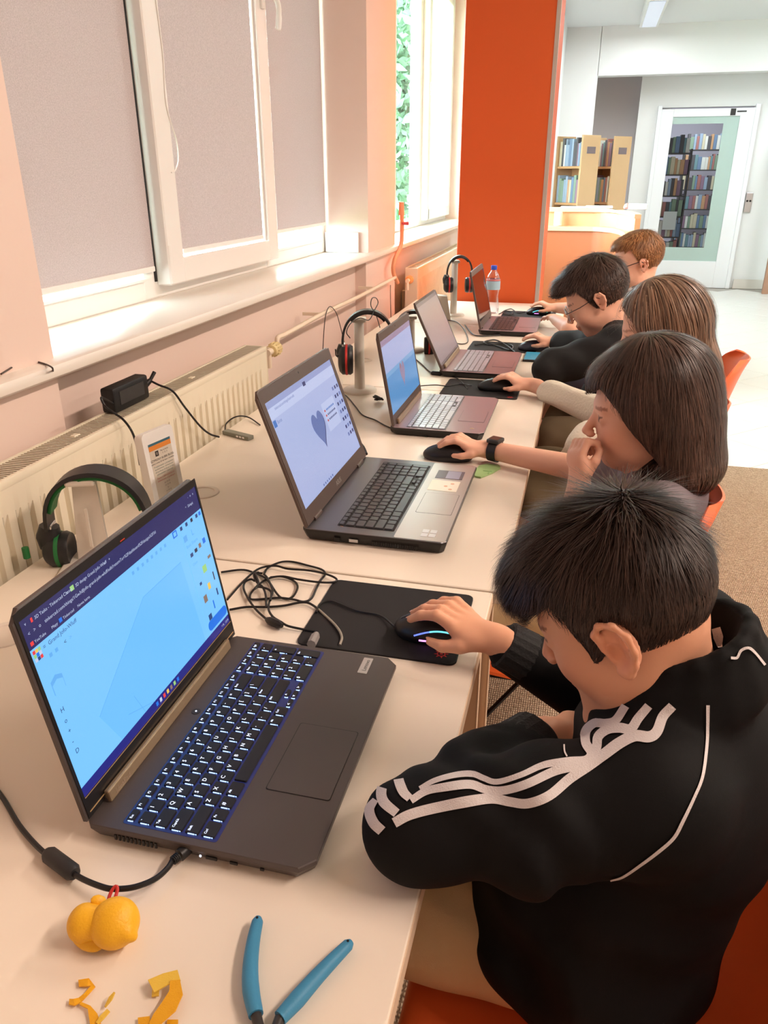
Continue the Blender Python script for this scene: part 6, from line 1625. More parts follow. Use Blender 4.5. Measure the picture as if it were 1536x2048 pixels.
# ================================================================== nearest boy: black track jacket with white stripes
P1 = thing('person', 'boy with short dark hair in a black jacket with white stripes, nearest', 'person', (0.11, 0.69, 0.004))
H1 = Head((0.068, 0.712, 0.966), (-0.83, 0.20, -0.53), (0, 0, 1), 0.93)
N1 = np.array([0.128, 0.714, 0.888])
LS, RS = np.array([0.110, 0.600, 0.832]), np.array([0.165, 0.838, 0.868])
LE, RE = np.array([-0.108, 0.549, 0.786]), np.array([0.105, 0.915, 0.69])
LW, RW = np.array([0.008, 0.700, 0.798]), np.array([-0.070, 0.902, 0.785])
body = S()
head_prims(body, H1)
body.cap(H1.p((-0.030, 0, -0.035)), N1 + np.array([0.0, 0, -0.01]), 0.047, 0.050, k=0.03)
body.ell(N1 + np.array([0.0, 0, -0.10]), (0.085, 0.13, 0.10), k=0.05)
for a, e, w in ((LS, LE, LW), (RS, RE, RW)):
    body.cap(a, e, 0.038, 0.032, k=0.02); body.cap(e, w, 0.032, 0.021, k=0.015)
rf = _n(np.array([MOUSE1[0], MOUSE1[1], 0.785]) - RW)
R1h, ch1 = hand_prims(body, RW, (-0.97, 0.38, 0.0), (0.05, 0.0, 1), 1, 0.92, 'mouse')
hand_prims(body, LW, (0.72, 0.62, -0.30), (0.3, 0.2, 1), -1, 0.88, 'flat')
o = sdf_obj('body', body, 0.0028, M_skinA, P1, colors=lambda V: head_tint(H1, V))
nails(R1h, ch1, 0.92, P1, mat('nail', (226, 170, 150), 0.3))
# jacket
jk = S()
jk.ell((0.140, 0.712, 0.765), (0.108, 0.150, 0.125), k=0.05)
jk.ell((0.085, 0.700, 0.640), (0.145, 0.140, 0.13), k=0.06)
jk.ell((0.080, 0.695, 0.545), (0.150, 0.150, 0.085), k=0.06)
jk.cap(LS, RS, 0.052, 0.056, k=0.045)
jk.cap(N1 + np.array([0.035, 0, -0.055]), (0.165, 0.71, 0.70), 0.070, 0.085, k=0.05)
jk.chain([LS, LS * 0.5 + LE * 0.5 + np.array([0, -0.004, -0.004]), LE], [0.064, 0.060, 0.050], k=0.035)
jk.chain([LE, LE * 0.45 + LW * 0.55 + np.array([0, 0, 0.003]), LW + (LE - LW) * 0.16], [0.049, 0.044, 0.037], k=0.012)
jk.chain([RS, RE, RW + (RE - RW) * 0.14], [0.060, 0.050, 0.034], k=0.03)
cr = [N1 + np.array([0.062 * math.cos(a) + 0.002, 0.060 * math.sin(a), 0.050 + 0.028 * math.cos(a)]) for a in np.linspace(0, 2 * math.pi, 19)]
jk.chain(cr, [0.0085] * 19, k=0.010)
jk.chain([q + np.array([0, 0, -0.018]) + (q - N1) * 0.03 for q in cr], [0.0095] * 19, k=0.012)
jk.chain([q + np.array([0.004, 0, -0.038]) + (q - N1) * 0.07 for q in cr], [0.012] * 19, k=0.02)
jk.chain([q + np.array([0.006, 0, -0.058]) + (q - N1) * 0.12 for q in cr], [0.014] * 19, k=0.02)
jk.ell(N1 + np.array([0.002, 0, 0.085]), (0.052, 0.050, 0.085), op='-', k=0.005)
jk.box((-0.1, 0.5, TZ - 0.10), (0.35, 0.5, 0.101), rnd=0.002, op='-', k=0.004)   # pressed flat where it rests on the desk
jk.p[-1] = ('-', 0.004, 'b', (np.array([-0.446, 0.5, TZ - 0.10]), np.array([0.35, 0.5, 0.101]), None, 0.002), np.array([-0.446, 0.5, TZ - 0.1]), 0.7)
def folds(P):
    a = _n(LE - LS); u = (P - LS) @ a / np.linalg.norm(LE - LS)
    arm = np.exp(-((u - 0.62) / 0.4) ** 2) * (P[:, 1] < 0.66)
    w = 0.0035 * np.sin(u * 17 + P[:, 2] * 26 + P[:, 1] * 12) * arm
    v = (P - LE) @ _n(LW - LE)
    w += 0.0035 * np.sin(v * 120 + P[:, 2] * 40) * np.exp(-((v - 0.05) / 0.05) ** 2) * (P[:, 0] < 0.06) * (P[:, 1] < 0.72)
    w += 0.0028 * np.sin(P[:, 2] * 60 + P[:, 0] * 35 + 3 * np.sin(P[:, 1] * 18)) * np.clip((0.80 - P[:, 2]) / 0.15, 0, 1)
    return w
jk.warp(folds)
M_jkt = mat('black_track_fabric', (13, 13, 14), 0.75, bump=0.08, bscale=900, spec=0.2)
M_jwhite = mat('white_stripe_tape', (214, 208, 208), 0.6, bump=0.35, bscale=700)
M_rib = mat('black_rib_knit', (22, 22, 23), 0.8, bump=0.3, bscale=300)
sdf_obj('jacket', jk, 0.0045, M_jkt, P1, sm=2)
def ribbon(s, px, wpx, name, m, parent, lift=0.0009, sub=6, th=0.0008, keep=None):
    C_ = [np.array([x, y, 0.0]) for x, y in px]; C_ = np.array(bez(C_, sub))[:, :2]
    T_ = np.gradient(C_, axis=0); T_ /= np.linalg.norm(T_, axis=1)[:, None]; N_ = np.stack([-T_[:, 1], T_[:, 0]], 1)
    w = np.interp(np.linspace(0, 1, len(C_)), np.linspace(0, 1, len(wpx)), wpx)[:, None] / 2 if not np.isscalar(wpx) else np.full((len(C_), 1), wpx / 2)
    rows = []; okk = np.ones(len(C_), bool)
    for f_ in (-1, -0.33, 0.33, 1):
        h, ok = ray_hits(s, C_ + N_ * w * f_); g_ = s.grad(h); rows.append(h + g_ * lift); okk &= ok
    if not okk.all():
        rows = [r[okk] for r in rows]
    n = len(rows[0])
    if n < 2: return
    V = np.concatenate(rows); b = MB()
    b.add(V, [(r * n + i, r * n + i + 1, (r + 1) * n + i + 1, (r + 1) * n + i) for r in range(3) for i in range(n - 1)])
    return b.build(name, m, parent, smooth=True, world=True)
S3 = [(1345, 1412), (1326, 1434), (1314, 1464), (1298, 1475), (1270, 1473), (1240, 1487), (1211, 1508), (1178, 1532), (1139, 1558), (1098, 1592), (1056, 1607), (1022, 1604), (987, 1598), (946, 1602), (891, 1612), (823, 1629), (789, 1646)]
S2 = [(1298, 1412), (1277, 1438), (1262, 1459), (1240, 1457), (1216, 1460), (1197, 1475), (1192, 1500), (1169, 1527), (1139, 1535), (1107, 1544), (1056, 1568), (1009, 1581), (973, 1580), (940, 1570), (891, 1575), (853, 1583), (822, 1602)]
S1_ = [(1252, 1412), (1232, 1442), (1212, 1448), (1190, 1447), (1173, 1463), (1172, 1487), (1183, 1507), (1172, 1521), (1139, 1523), (1100, 1528), (1077, 1535), (1042, 1551), (995, 1564), (968, 1557), (946, 1549), (913, 1551), (870, 1562), (840, 1578)]
ribbon(jk, S3, [19, 22, 23, 20, 19, 22, 20], 'stripe', M_jwhite, P1)
ribbon(jk, S2, [18, 20, 19, 19, 17, 18, 14], 'stripe', M_jwhite, P1)
ribbon(jk, S1_, [17, 19, 19, 15, 11, 13, 9], 'stripe', M_jwhite, P1)
ribbon(jk, [(905, 1474), (880, 1486), (852, 1499), (828, 1520), (805, 1536), (797, 1555), (806, 1583), (820, 1598)], [10, 12, 14, 18, 20, 20, 16], 'stripe', M_jwhite, P1)
ribbon(jk, [(800, 1538), (776, 1558), (764, 1580), (768, 1604), (794, 1627)], [10, 16, 20, 21, 18], 'stripe', M_jwhite, P1)
ribbon(jk, [(752, 1600), (740, 1620), (748, 1645), (765, 1662)], [12, 20, 21, 20], 'stripe', M_jwhite, P1)
ribbon(jk, [(1415, 1410), (1414, 1457), (1411, 1502), (1403, 1555), (1386, 1597), (1365, 1641), (1347, 1674), (1317, 1701), (1282, 1727), (1246, 1751), (1220, 1759)], [7, 6, 6, 6, 6, 7, 7, 7, 6, 5, 3], 'piping', M_jwhite, P1, lift=0.0014)
ribbon(jk, [(1433, 1256), (1438, 1275), (1441, 1296)], [18, 20, 8], 'stripe', M_jwhite, P1)
ribbon(jk, [(1460, 1316), (1472, 1315), (1481, 1301), (1496, 1296), (1510, 1308), (1528, 1330)], 5, 'piping', M_jwhite, P1, lift=0.0014)
ribbon(jk, [(1128, 1490), (1129, 1504), (1134, 1514)], 3, 'piping', M_jwhite, P1)
# knitted cuffs
for w, e, r in ((LW, LE, 0.0375), (RW, RE, 0.0345)):
    d = _n(e - w); b = MB(); n = 40; rows = []
    u = _n(np.cross(d, [0, 0, 1])); v = np.cross(d, u)
    for t_, rr_ in ((0.012, 0.86), (0.014, 0.98), (0.03, 1.0), (0.05, 1.04), (0.056, 1.0)):
        rows.append([w + d * t_ + (u * math.cos(2 * math.pi * k / n) + v * math.sin(2 * math.pi * k / n)) * r * rr_ * (1 + 0.022 * (k % 2)) for k in range(n)])
    b.add([q for rw in rows for q in rw], [(i * n + k, i * n + (k + 1) % n, (i + 1) * n + (k + 1) % n, (i + 1) * n + k) for i in range(4) for k in range(n)])
    b.build('cuff', M_rib, P1, smooth=False, world=True)
# zip on the collar
zp, ok = ray_hits(jk, [(1178, 1388), (1195, 1382), (1212, 1379), (1230, 1378), (1243, 1377)])
b = MB()
for i in range(len(zp) - 1):
    for k in range(6): b.box(tuple(zp[i] + (zp[i + 1] - zp[i]) * k / 6), (0.0022, 0.0012, 0.0014))
b.build('zip_teeth', M_steel, P1, world=True)
b = MB(); b.tube([zp[-1], zp[-1] + np.array([0.004, -0.004, -0.010])], [0.0028, 0.002], n=8); b.build('zip_puller', M_steel, P1, smooth=True, world=True)
# trousers and shoes
M_beige = mat('beige_cotton', (196, 166, 124), 0.8, bump=0.12, bscale=700)
legs(P1, (0.06, 0.655, 0.522), (0.06, 0.765, 0.522), (-0.33, 0.650, 0.535), (-0.33, 0.775, 0.53), (-0.26, 0.63, 0.004), (-0.26, 0.80, 0.004), M_beige, cell=0.006, r=(0.072, 0.064, 0.050), fold=0.004)
# hair
hs = S(); g = H1.p; R = H1.R
hs.ell(g((-0.012, 0, 0.033)), (0.0945, 0.0735, 0.0860), R, k=0.02)
hs.ell(g((0.004, 0, 0.078)), (0.086, 0.064, 0.043), R, k=0.03)
hs.ell(g((0.070, 0.0, 0.064)), (0.033, 0.052, 0.027), R, k=0.02)
for sy in (-1, 1):
    hs.box(g((0.074, sy * 0.05, -0.055)), (0.070, 0.06, 0.080), R @ np.array(Matrix.Rotation(math.radians(24), 3, 'Y')), op='-', k=0.010)
    hs.ell(g((-0.012, sy * 0.088, -0.016)), (0.030, 0.022, 0.042), R, op='-', k=0.006)
hs.box(g((0.088, 0, -0.06)), (0.040, 0.09, 0.085), R, op='-', k=0.008)
hs.box(g((-0.03, 0, -0.125)), (0.2, 0.2, 0.075), R @ np.array(Matrix.Rotation(math.radians(-8), 3, 'Y')), op='-', k=0.01)
for sy in (-1, 1): hs.cap(g((0.014, sy * 0.069, 0.022)), g((0.018, sy * 0.0665, -0.018)), 0.008, 0.0035, k=0.012)
M_hair1 = hair_mat('dark_brown_hair', (58, 45, 40), 0.42)
def len1(q, rr):
    top = np.clip((q[:, 2] - 0.02) / 0.06, 0, 1); front = np.clip((q[:, 0] - 0.02) / 0.06, 0, 1)
    return (0.014 + 0.030 * top + 0.016 * front * np.clip((q[:, 2] + 0.0) / 0.05, 0, 1)) * rr.uniform(0.7, 1.35, len(q))
def lift1(q):
    crown = np.exp(-(((q - np.array([-0.055, 0.0, 0.11])) / 0.045) ** 2).sum(1)); top = np.clip((q[:, 2] - 0.05) / 0.06, 0, 1)
    return 0.04 + 0.85 * crown + 0.20 * top
hair_obj('hair', P1, H1, hs, (-0.060, -0.01, 0.125), 17000, len1, M_hair1, cell=0.004, lift=lift1, gravity=0.45, seed=3, width=0.0007, steps=6, jitter=0.14, col=(0.35, 1.7), clump=0.26, cfreq=120.0)
# ================================================================== the other children
def upper(t, N, LS, RS, LE, RE, LW, RW, chest, belly, m, sleeve=1.0, name='top', cell=0.007, rs=(0.055, 0.048, 0.036), cr=(0.10, 0.145, 0.13), br=(0.12, 0.135, 0.13), fold=0.003, neck=0.056, hip=None):
    s = S()
    s.ell(chest, cr, k=0.05); s.ell(belly, br, k=0.06)
    if hip is not None: s.ell(hip, (0.12, 0.14, 0.08), k=0.05)
    s.cap(LS, RS, rs[0], rs[0], k=0.05)
    s.cap(N + np.array([0.02, 0, -0.03]), chest, 0.06, 0.08, k=0.05)
    for a, e, w in ((LS, LE, LW), (RS, RE, RW)):
        a, e, w = (np.asarray(q, float) for q in (a, e, w))
        if sleeve <= 0.5: s.cap(a, a + (e - a) * (sleeve * 2), rs[0], rs[1] * 1.1, k=0.03)
        else: s.chain([a, e], rs[:2], k=0.03); s.cap(e, e + (w - e) * min(1, (sleeve - 0.5) * 2) * 0.9, rs[1], rs[2], k=0.02)
    s.ell(N + np.array([0, 0, 0.035]), (neck, neck, 0.05), op='-', k=0.008)
    s.warp(lambda P: fold * np.sin(P[:, 0] * 50 + P[:, 2] * 45 + 2.5 * np.sin(P[:, 1] * 25)))
    return s
def body_of(H, N, LS, RS, LE, RE, LW, RW, rh, lh, sc=0.86, rpose='mouse', lpose='flat', rup=(0, 0, 1), lup=(0, 0, 1), arm=(0.034, 0.030, 0.021)):
    s = S(); head_prims(s, H, es=0.82)
    s.cap(H.p((-0.030, 0, -0.035)), N, 0.045, 0.047, k=0.03)
    s.ell(N + np.array([0.0, 0, -0.10]), (0.075, 0.12, 0.10), k=0.05)
    for a, e, w in ((LS, LE, LW), (RS, RE, RW)):
        s.cap(a, e, arm[0], arm[1], k=0.02); s.cap(e, w, arm[1] * 1.02, arm[2], k=0.015)
    a = hand_prims(s, RW, rh, rup, 1, sc, rpose); hand_prims(s, LW, lh, lup, -1, sc, lpose)
    return s, a
A_ = lambda *q: np.array(q, float)

# ---- second child: brown bob, watch, hand at the mouth
P2 = thing('person', 'child with a chin-length brown bob resting one hand at the mouth', 'person', (0.13, 1.48, 0.004))
H2 = Head((0.137, 1.485, 0.966), (-0.985, -0.06, -0.15), (0, 0, 1), 1.06)
N2 = A_(0.185, 1.485, 0.862)
LS, RS = A_(0.17, 1.36, 0.80), A_(0.18, 1.61, 0.80)
LE, RE = A_(0.02, 1.37, 0.735), A_(0.045, 1.655, 0.772)
LW, RW = A_(0.030, 1.412, 0.832), A_(-0.185, 1.742, 0.772)
b2, hd2 = body_of(H2, N2, LS, RS, LE, RE, LW, RW, (-1, 0.02, 0.03), (-0.10, 0.30, 0.95), 0.84, 'mouse', 'fist', lup=(-0.9, -0.5, 0.1))
sdf_obj('body', b2, 0.0032, M_skinB, P2, colors=lambda V: head_tint(H2, V, brow=(0.42, 0.32, 0.28)))
tp = upper(P2, N2, LS, RS, LE, RE, LW, RW, A_(0.185, 1.485, 0.73), A_(0.17, 1.485, 0.60), None, sleeve=0.3, cr=(0.09, 0.135, 0.12), br=(0.11, 0.13, 0.12), hip=A_(0.16, 1.485, 0.52))
sdf_obj('t_shirt', tp, 0.009, mat('grey_mauve_jersey', (128, 116, 122), 0.8), P2)
legs(P2, (0.12, 1.40, 0.525), (0.12, 1.57, 0.525), (-0.27, 1.36, 0.53), (-0.27, 1.62, 0.53), (-0.22, 1.36, 0.004), (-0.22, 1.62, 0.004), M_beige, cell=0.010)
hs = S(); g = H2.p; R = H2.R; k_ = H2.sc
hs.ell(g((-0.016, 0, 0.036)), np.array([0.112, 0.092, 0.100]) * k_, R, k=0.03)
hs.ell(g((-0.035, 0, -0.045)), np.array([0.098, 0.098, 0.090]) * k_, R, k=0.05)
hs.ell(g((-0.055, 0, -0.10)), np.array([0.078, 0.090, 0.045]) * k_, R, k=0.04)
hs.ell(g((0.064, 0, 0.062)), np.array([0.033, 0.056, 0.032]) * k_, R, k=0.02)
hs.box(g((0.098, 0, -0.052)), np.array([0.080, 0.14, 0.080]) * k_, R @ np.array(Matrix.Rotation(math.radians(35), 3, 'Y')), op='-', k=0.010)
hs.ell(g((0.045, 0, -0.095)), np.array([0.075, 0.063, 0.095]) * k_, R, op='-', k=0.01)
M_hair2 = hair_mat('brown_bob_hair', (78, 60, 52), 0.4)
def len2(q, rr): return np.where((q[:, 0] > 0.045) & (q[:, 2] > 0.0), 0.35, 1.0) * (0.075 + 0.03 * np.clip(-q[:, 2] / 0.08, 0, 1)) * rr.uniform(0.7, 1.25, len(q))
hair_obj('hair', P2, H2, hs, (0.0, 0.0, 0.16), 9000, len2, M_hair2, cell=0.006, lift=lambda q: 0.02 + 0.30 * np.clip((-0.06 - q[:, 2]) / 0.04, 0, 1), gravity=0.9, seed=5, width=0.0011, steps=7, jitter=0.10, col=(0.4, 1.6), clump=0.10, cfreq=70)
# wrist watch
wt = thing('wrist_watch', 'black wristwatch with a square case worn on the arm at big laptop', 'watch', tuple(RW))
d = _n(RE - RW); wc = RW + d * 0.020; u = _n(np.cross(d, [0, 0, 1])); v = np.cross(u, d); v = v if v[2] > 0 else -v
b = MB(); n = 24; rows = []
for t_, rr_ in ((-0.011, 0.0225), (-0.011, 0.0255), (0.011, 0.0265), (0.011, 0.0235)): rows.append([wc + d * t_ + (u * math.cos(2 * math.pi * k / n) + v * math.sin(2 * math.pi * k / n)) * rr_ for k in range(n)])
b.add([q for rw in rows for q in rw], [(i * n + k, i * n + (k + 1) % n, ((i + 1) % 4) * n + (k + 1) % n, ((i + 1) % 4) * n + k) for i in range(4) for k in range(n)]); b.build('strap', M_black, wt, smooth=True, world=True)
Mw = Matrix(((d[0], u[0], v[0], wc[0] + v[0] * 0.027), (d[1], u[1], v[1], wc[1] + v[1] * 0.027), (d[2], u[2], v[2], wc[2] + v[2] * 0.027), (0, 0, 0, 1)))
b = MB(); b.box((0, 0, 0), (0.032, 0.034, 0.010), bev=0.003, M=Mw); b.build('case', M_dark, wt, smooth=True, world=True)
b = MB(); b.box((0, 0, 0.0052), (0.024, 0.026, 0.0008), M=Mw); b.build('display', mat('watch_glass', (70, 66, 64), 0.12), wt, world=True)

# ---- third child: long light-brown hair, cream knit jumper, shorts
P3 = thing('person', 'child with long light-brown hair in a cream knit jumper', 'person', (0.2, 2.14, 0.004))
H3 = Head((0.205, 2.15, 1.005), (-0.95, 0.05, -0.28), (0, 0, 1), 1.03)
N3 = A_(0.25, 2.15, 0.90)
LS, RS = A_(0.23, 2.02, 0.84), A_(0.24, 2.28, 0.84)
LE, RE = A_(0.05, 1.98, 0.73), A_(0.09, 2.22, 0.745)
LW, RW = A_(-0.09, 2.05, 0.735), A_(-0.125, 2.385, 0.775)
LW = A_(0.0, 2.08, 0.62)
b3, hd3 = body_of(H3, N3, LS, RS, LE, RE, LW, RW, (-1, 0.22, 0.02), (-0.8, 0.3, -0.2), 0.88)
for sy, yy_ in ((-1, 2.06), (1, 2.24)): b3.cap((0.1, yy_, 0.53), (-0.24, yy_ - 0.01, 0.56), 0.066, 0.055, k=0.03); b3.cap((-0.24, yy_ - 0.01, 0.56), (-0.20, yy_, 0.08), 0.048, 0.034, k=0.02)
b3.cap(N3 + np.array([0, 0, -0.12]), (0.15, 2.15, 0.55), 0.08, 0.08, k=0.04)
sdf_obj('body', b3, 0.0048, M_skinB, P3, colors=lambda V: head_tint(H3, V, brow=(0.5, 0.4, 0.34)))
M_knit = mat('cream_knit', (242, 232, 212), 0.9, bump=0.6, bscale=140)
tp = upper(P3, N3, LS, RS, LE, RE, LW, RW, A_(0.245, 2.15, 0.77), A_(0.215, 2.15, 0.63), None, sleeve=0.92, cr=(0.10, 0.14, 0.12), br=(0.125, 0.135, 0.13), hip=A_(0.21, 2.15, 0.54))
sdf_obj('knit_jumper', tp, 0.008, M_knit, P3)
legs(P3, (0.15, 2.06, 0.525), (0.15, 2.24, 0.525), (-0.25, 2.05, 0.555), (-0.25, 2.24, 0.555), (-0.2, 2.06, 0.004), (-0.2, 2.24, 0.004), mat('olive_cotton', (120, 106, 80), 0.85, bump=0.1, bscale=600), 'shorts', cell=0.010, only_thigh=0.55, r=(0.086, 0.072, 0.05))
hs = S(); g = H3.p; R = H3.R; k_ = H3.sc
hs.ell(g((-0.014, 0, 0.034)), np.array([0.106, 0.084, 0.096]) * k_, R, k=0.03)
hs.chain([g((-0.04, 0, 0.0)), H3.C + A_(0.085, 0.0, -0.10), H3.C + A_(0.115, 0.0, -0.24), H3.C + A_(0.12, 0, -0.33)], [0.088, 0.075, 0.062, 0.035], k=0.04)
for sy in (-1, 1): hs.chain([g((0.0, sy * 0.060, 0.03)), g((-0.005, sy * 0.080, -0.06)), H3.C + A_(0.055, -sy * 0.09, -0.20), H3.C + A_(0.06, -sy * 0.09, -0.29)], [0.030, 0.030, 0.030, 0.014], k=0.03)
hs.box(g((0.096, 0, -0.040)), np.array([0.074, 0.14, 0.088]) * k_, R @ np.array(Matrix.Rotation(math.radians(30), 3, 'Y')), op='-', k=0.012)
M_hair3 = hair_mat('light_brown_hair', (126, 100, 82), 0.38)
hair_obj('hair', P3, H3, hs, (0.03, 0.0, 0.15), 5000, lambda q, rr: np.where(q[:, 0] > 0.045, 0.25, 1.0) * 0.13 * rr.uniform(0.7, 1.3, len(q)), M_hair3, cell=0.007, lift=0.01, gravity=1.2, seed=6, width=0.0016, steps=7, jitter=0.06, col=(0.5, 1.6), clump=0.07, cfreq=60)

# ---- fourth: boy with glasses in a plain black top
P4 = thing('person', 'dark-haired boy with thin round glasses in a plain black top', 'person', (0.1, 2.68, 0.004))
H4 = Head((0.045, 2.68, 1.008), (-0.86, 0.02, -0.50), (0, 0, 1), 1.05)
N4 = A_(0.125, 2.685, 0.92)
LS, RS = A_(0.13, 2.555, 0.87), A_(0.14, 2.82, 0.87)
LE, RE = A_(-0.075, 2.55, 0.795), A_(0.04, 2.99, 0.79)
LW, RW = A_(-0.02, 2.74, 0.79), A_(-0.085, 3.06, 0.782)
b4, hd4 = body_of(H4, N4, LS, RS, LE, RE, LW, RW, (-1, 0.15, 0.0), (0.2, 0.9, -0.05), 0.9)
for ka, kb, kc in (((0.1, 2.60, 0.53), (-0.27, 2.59, 0.55), (-0.2, 2.59, 0.08)), ((0.1, 2.77, 0.53), (-0.25, 2.79, 0.585), (-0.2, 2.79, 0.08))): b4.cap(ka, kb, 0.066, 0.058, k=0.03); b4.cap(kb, kc, 0.05, 0.034, k=0.02)
b4.cap(N4 + np.array([0, 0, -0.12]), (0.12, 2.685, 0.55), 0.08, 0.08, k=0.04)
sdf_obj('body', b4, 0.0048, M_skinB, P4, colors=lambda V: head_tint(H4, V))
M_blk2 = mat('plain_black_jersey', (24, 24, 25), 0.75, bump=0.05, bscale=500)
tp = upper(P4, N4, LS, RS, LE, RE, LW, RW, A_(0.16, 2.685, 0.79), A_(0.15, 2.685, 0.64), None, sleeve=0.97, rs=(0.066, 0.058, 0.042), cr=(0.11, 0.155, 0.13), br=(0.13, 0.15, 0.13), hip=A_(0.16, 2.685, 0.54))
tp.chain([N4 + A_(0.062 * math.cos(a), 0.062 * math.sin(a), 0.004) for a in np.linspace(0, 2 * math.pi, 12)], [0.013] * 12, k=0.015)
sdf_obj('black_top', tp, 0.008, M_blk2, P4)
legs(P4, (0.12, 2.60, 0.525), (0.12, 2.77, 0.525), (-0.27, 2.59, 0.55), (-0.25, 2.79, 0.575), (-0.2, 2.59, 0.004), (-0.2, 2.79, 0.004), mat('khaki_cotton', (132, 116, 92), 0.85, bump=0.1, bscale=600), 'shorts', cell=0.010, only_thigh=0.42, r=(0.086, 0.074, 0.05))
def short_hair(P, H, m, n, seed, top=0.020, quiff=0.0, cell=0.006, col=(0.6, 1.6), thick=1.0, w=0.0013, hl=0.0):
    hs = S(); g = H.p; R = H.R; k_ = H.sc
    hs.ell(g((-0.014, 0, 0.034)), np.array([0.100 + 0.003 * thick, 0.077 + 0.003 * thick, 0.088 + 0.004 * thick]) * k_, R, k=0.02)
    hs.ell(g((0.008, 0, 0.078)), np.array([0.084, 0.062, 0.024 + top]) * k_, R, k=0.03)
    if quiff: hs.ell(g((0.072, 0, 0.074)), np.array([0.034 + quiff, 0.050, 0.030]) * k_, R, k=0.02)
    for sy in (-1, 1):
        hs.box(g((0.076 - hl, sy * 0.05, -0.050 + hl * 0.7)), np.array([0.070, 0.06, 0.082]) * k_, R @ np.array(Matrix.Rotation(math.radians(22), 3, 'Y')), op='-', k=0.010); hs.ell(g((-0.012, sy * 0.086, -0.016)), np.array([0.028, 0.022, 0.040]) * k_, R, op='-', k=0.006)
    hs.box(g((0.094 - hl * 0.3, 0, -0.045 + hl)), np.array([0.040, 0.09, 0.095]) * k_, R, op='-', k=0.008)
    hs.box(g((-0.03, 0, -0.122)), np.array([0.2, 0.2, 0.075]) * k_, R @ np.array(Matrix.Rotation(math.radians(-8), 3, 'Y')), op='-', k=0.01)
    return hair_obj('hair', P, H, hs, (-0.055, 0, 0.13), n, lambda q, rr: (0.010 + (0.5 * top + 0.014) * np.clip((q[:, 2] - 0.03) / 0.05, 0, 1)) * rr.uniform(0.7, 1.4, len(q)), m, cell=cell, lift=lambda q: 0.1 + 0.35 * np.clip((q[:, 2] - 0.04) / 0.06, 0, 1), gravity=0.2, seed=seed, width=w, steps=4, jitter=0.2, col=col, clump=0.22, cfreq=110)
short_hair(P4, H4, hair_mat('dark_brown_hair_b', (74, 57, 50), 0.45), 5500, 8, 0.022, 0.010, col=(0.4, 1.6))
def glasses(H, parent, m, r=0.022, rect=False):
    gl = thing('eyeglasses', 'thin round glasses worn by the boy in the plain black top' if not rect else 'dark rectangular glasses worn by the fair-haired boy', 'glasses', tuple(H.p((0.09, 0, 0))))
    for sy in (-1, 1):
        b = MB(); pts = [H.p((0.098 - 0.006 * (1 - math.cos(a)) * 0, sy * 0.031 + (r * math.cos(a)) * (1.15 if rect else 1), -0.006 + r * (0.75 if rect else 1) * math.sin(a))) for a in np.linspace(0, 2 * math.pi, 22)]
        b.tube(pts, 0.0013 if not rect else 0.002, n=6); rim = b.build('rim', m, gl, smooth=True, world=True)
        b = MB(); b.add(pts[:-1], [tuple(range(21))]); b.build('lens', M_glass, rim, world=True)
        b = MB(); b.tube([H.p((0.098, sy * (0.031 + r * 1.05), 0.0)), H.p((0.05, sy * 0.079, 0.002)), H.p((-0.004, sy * 0.079, 0.008)), H.p((-0.02, sy * 0.078, -0.006))], 0.0013 if not rect else 0.0017, n=6); b.build('temple', M_black, gl, smooth=True, world=True)
    b = MB(); b.tube(bez([H.p((0.100, -0.011, 0.0)), H.p((0.104, 0, 0.004)), H.p((0.100, 0.011, 0.0))], 4), 0.0013, n=6); b.build('bridge', m, gl, smooth=True, world=True)
glasses(H4, P4, M_steel)

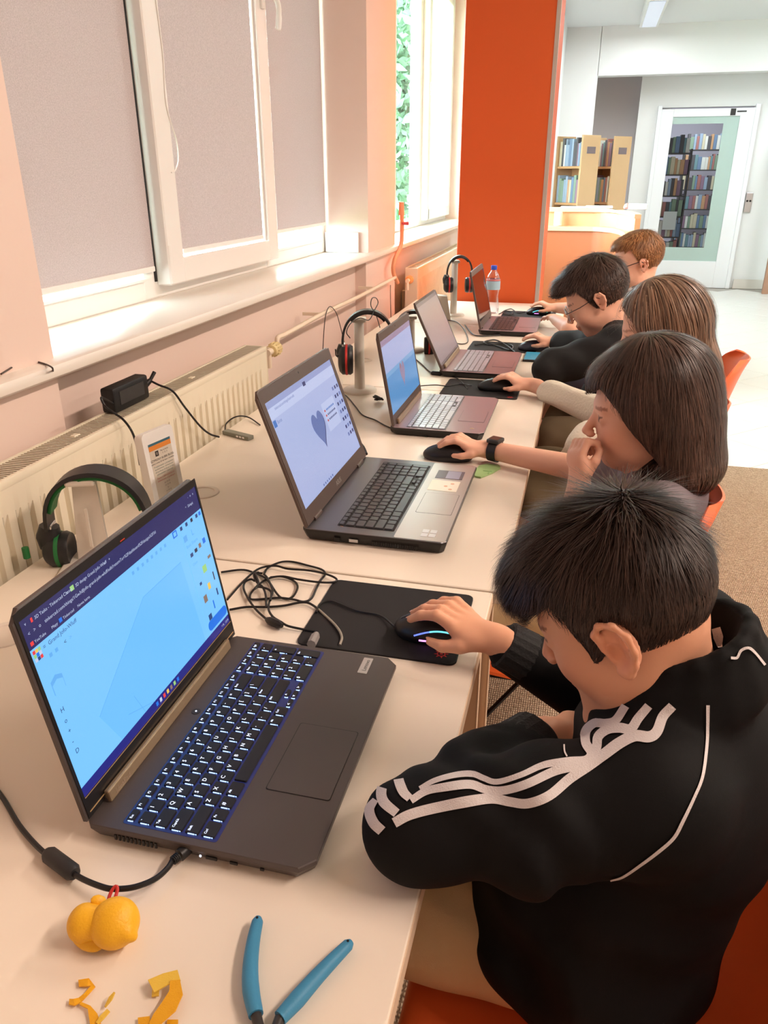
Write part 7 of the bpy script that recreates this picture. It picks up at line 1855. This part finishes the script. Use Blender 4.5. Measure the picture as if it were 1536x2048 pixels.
# ---- fifth: fair-haired boy with dark glasses by the pillar
P5 = thing('person', 'fair-haired boy with dark glasses in a grey patterned shirt, farthest away', 'person', (0.2, 3.62, 0.004))
H5 = Head((0.215, 3.62, 1.035), (-0.95, -0.12, -0.24), (0, 0, 1), 1.05)
N5 = A_(0.25, 3.62, 0.935)
LS, RS = A_(0.24, 3.48, 0.87), A_(0.25, 3.76, 0.87)
LE, RE = A_(-0.03, 3.33, 0.785), A_(0.02, 3.86, 0.79)
LW, RW = A_(-0.10, 3.52, 0.79), A_(-0.115, 3.93, 0.782)
b5, hd5 = body_of(H5, N5, LS, RS, LE, RE, LW, RW, (-1, 0.1, 0.0), (-0.4, 0.9, -0.02), 0.9, arm=(0.042, 0.038, 0.024))
sdf_obj('body', b5, 0.0055, M_skinB, P5, colors=lambda V: head_tint(H5, V, brow=(0.7, 0.55, 0.42)))
def camo():
    m = mat('grey_patterned_cotton', (150, 144, 138), 0.85); nt = m.node_tree; b_ = nt.nodes['Principled BSDF']
    tc = nt.nodes.new('ShaderNodeTexCoord'); nz = nt.nodes.new('ShaderNodeTexNoise'); nz.inputs['Scale'].default_value = 22; nz.inputs['Detail'].default_value = 2
    cr = nt.nodes.new('ShaderNodeValToRGB'); cr.color_ramp.interpolation = 'CONSTANT'; cr.color_ramp.elements[0].color = srgb(96, 90, 88); cr.color_ramp.elements[1].position = 0.48; cr.color_ramp.elements[1].color = srgb(186, 178, 170)
    nt.links.new(tc.outputs['Object'], nz.inputs['Vector']); nt.links.new(nz.outputs[0], cr.inputs[0]); nt.links.new(cr.outputs[0], b_.inputs['Base Color']); return m
tp = upper(P5, N5, LS, RS, LE, RE, LW, RW, A_(0.26, 3.62, 0.80), A_(0.24, 3.62, 0.65), None, sleeve=0.25, rs=(0.068, 0.062, 0.04), cr=(0.11, 0.155, 0.13), br=(0.13, 0.15, 0.13), hip=A_(0.23, 3.62, 0.54))
sdf_obj('patterned_shirt', tp, 0.009, camo(), P5)
legs(P5, (0.2, 3.54, 0.525), (0.2, 3.71, 0.525), (-0.2, 3.53, 0.53), (-0.2, 3.73, 0.53), (-0.14, 3.53, 0.004), (-0.14, 3.73, 0.004), mat('dark_denim', (52, 56, 70), 0.85), cell=0.012)
short_hair(P5, H5, hair_mat('fair_hair', (150, 104, 66), 0.45), 3500, 9, 0.004, 0.0, thick=0.3, w=0.0014, col=(0.7, 1.4), hl=0.014)
glasses(H5, P5, M_black, rect=True)
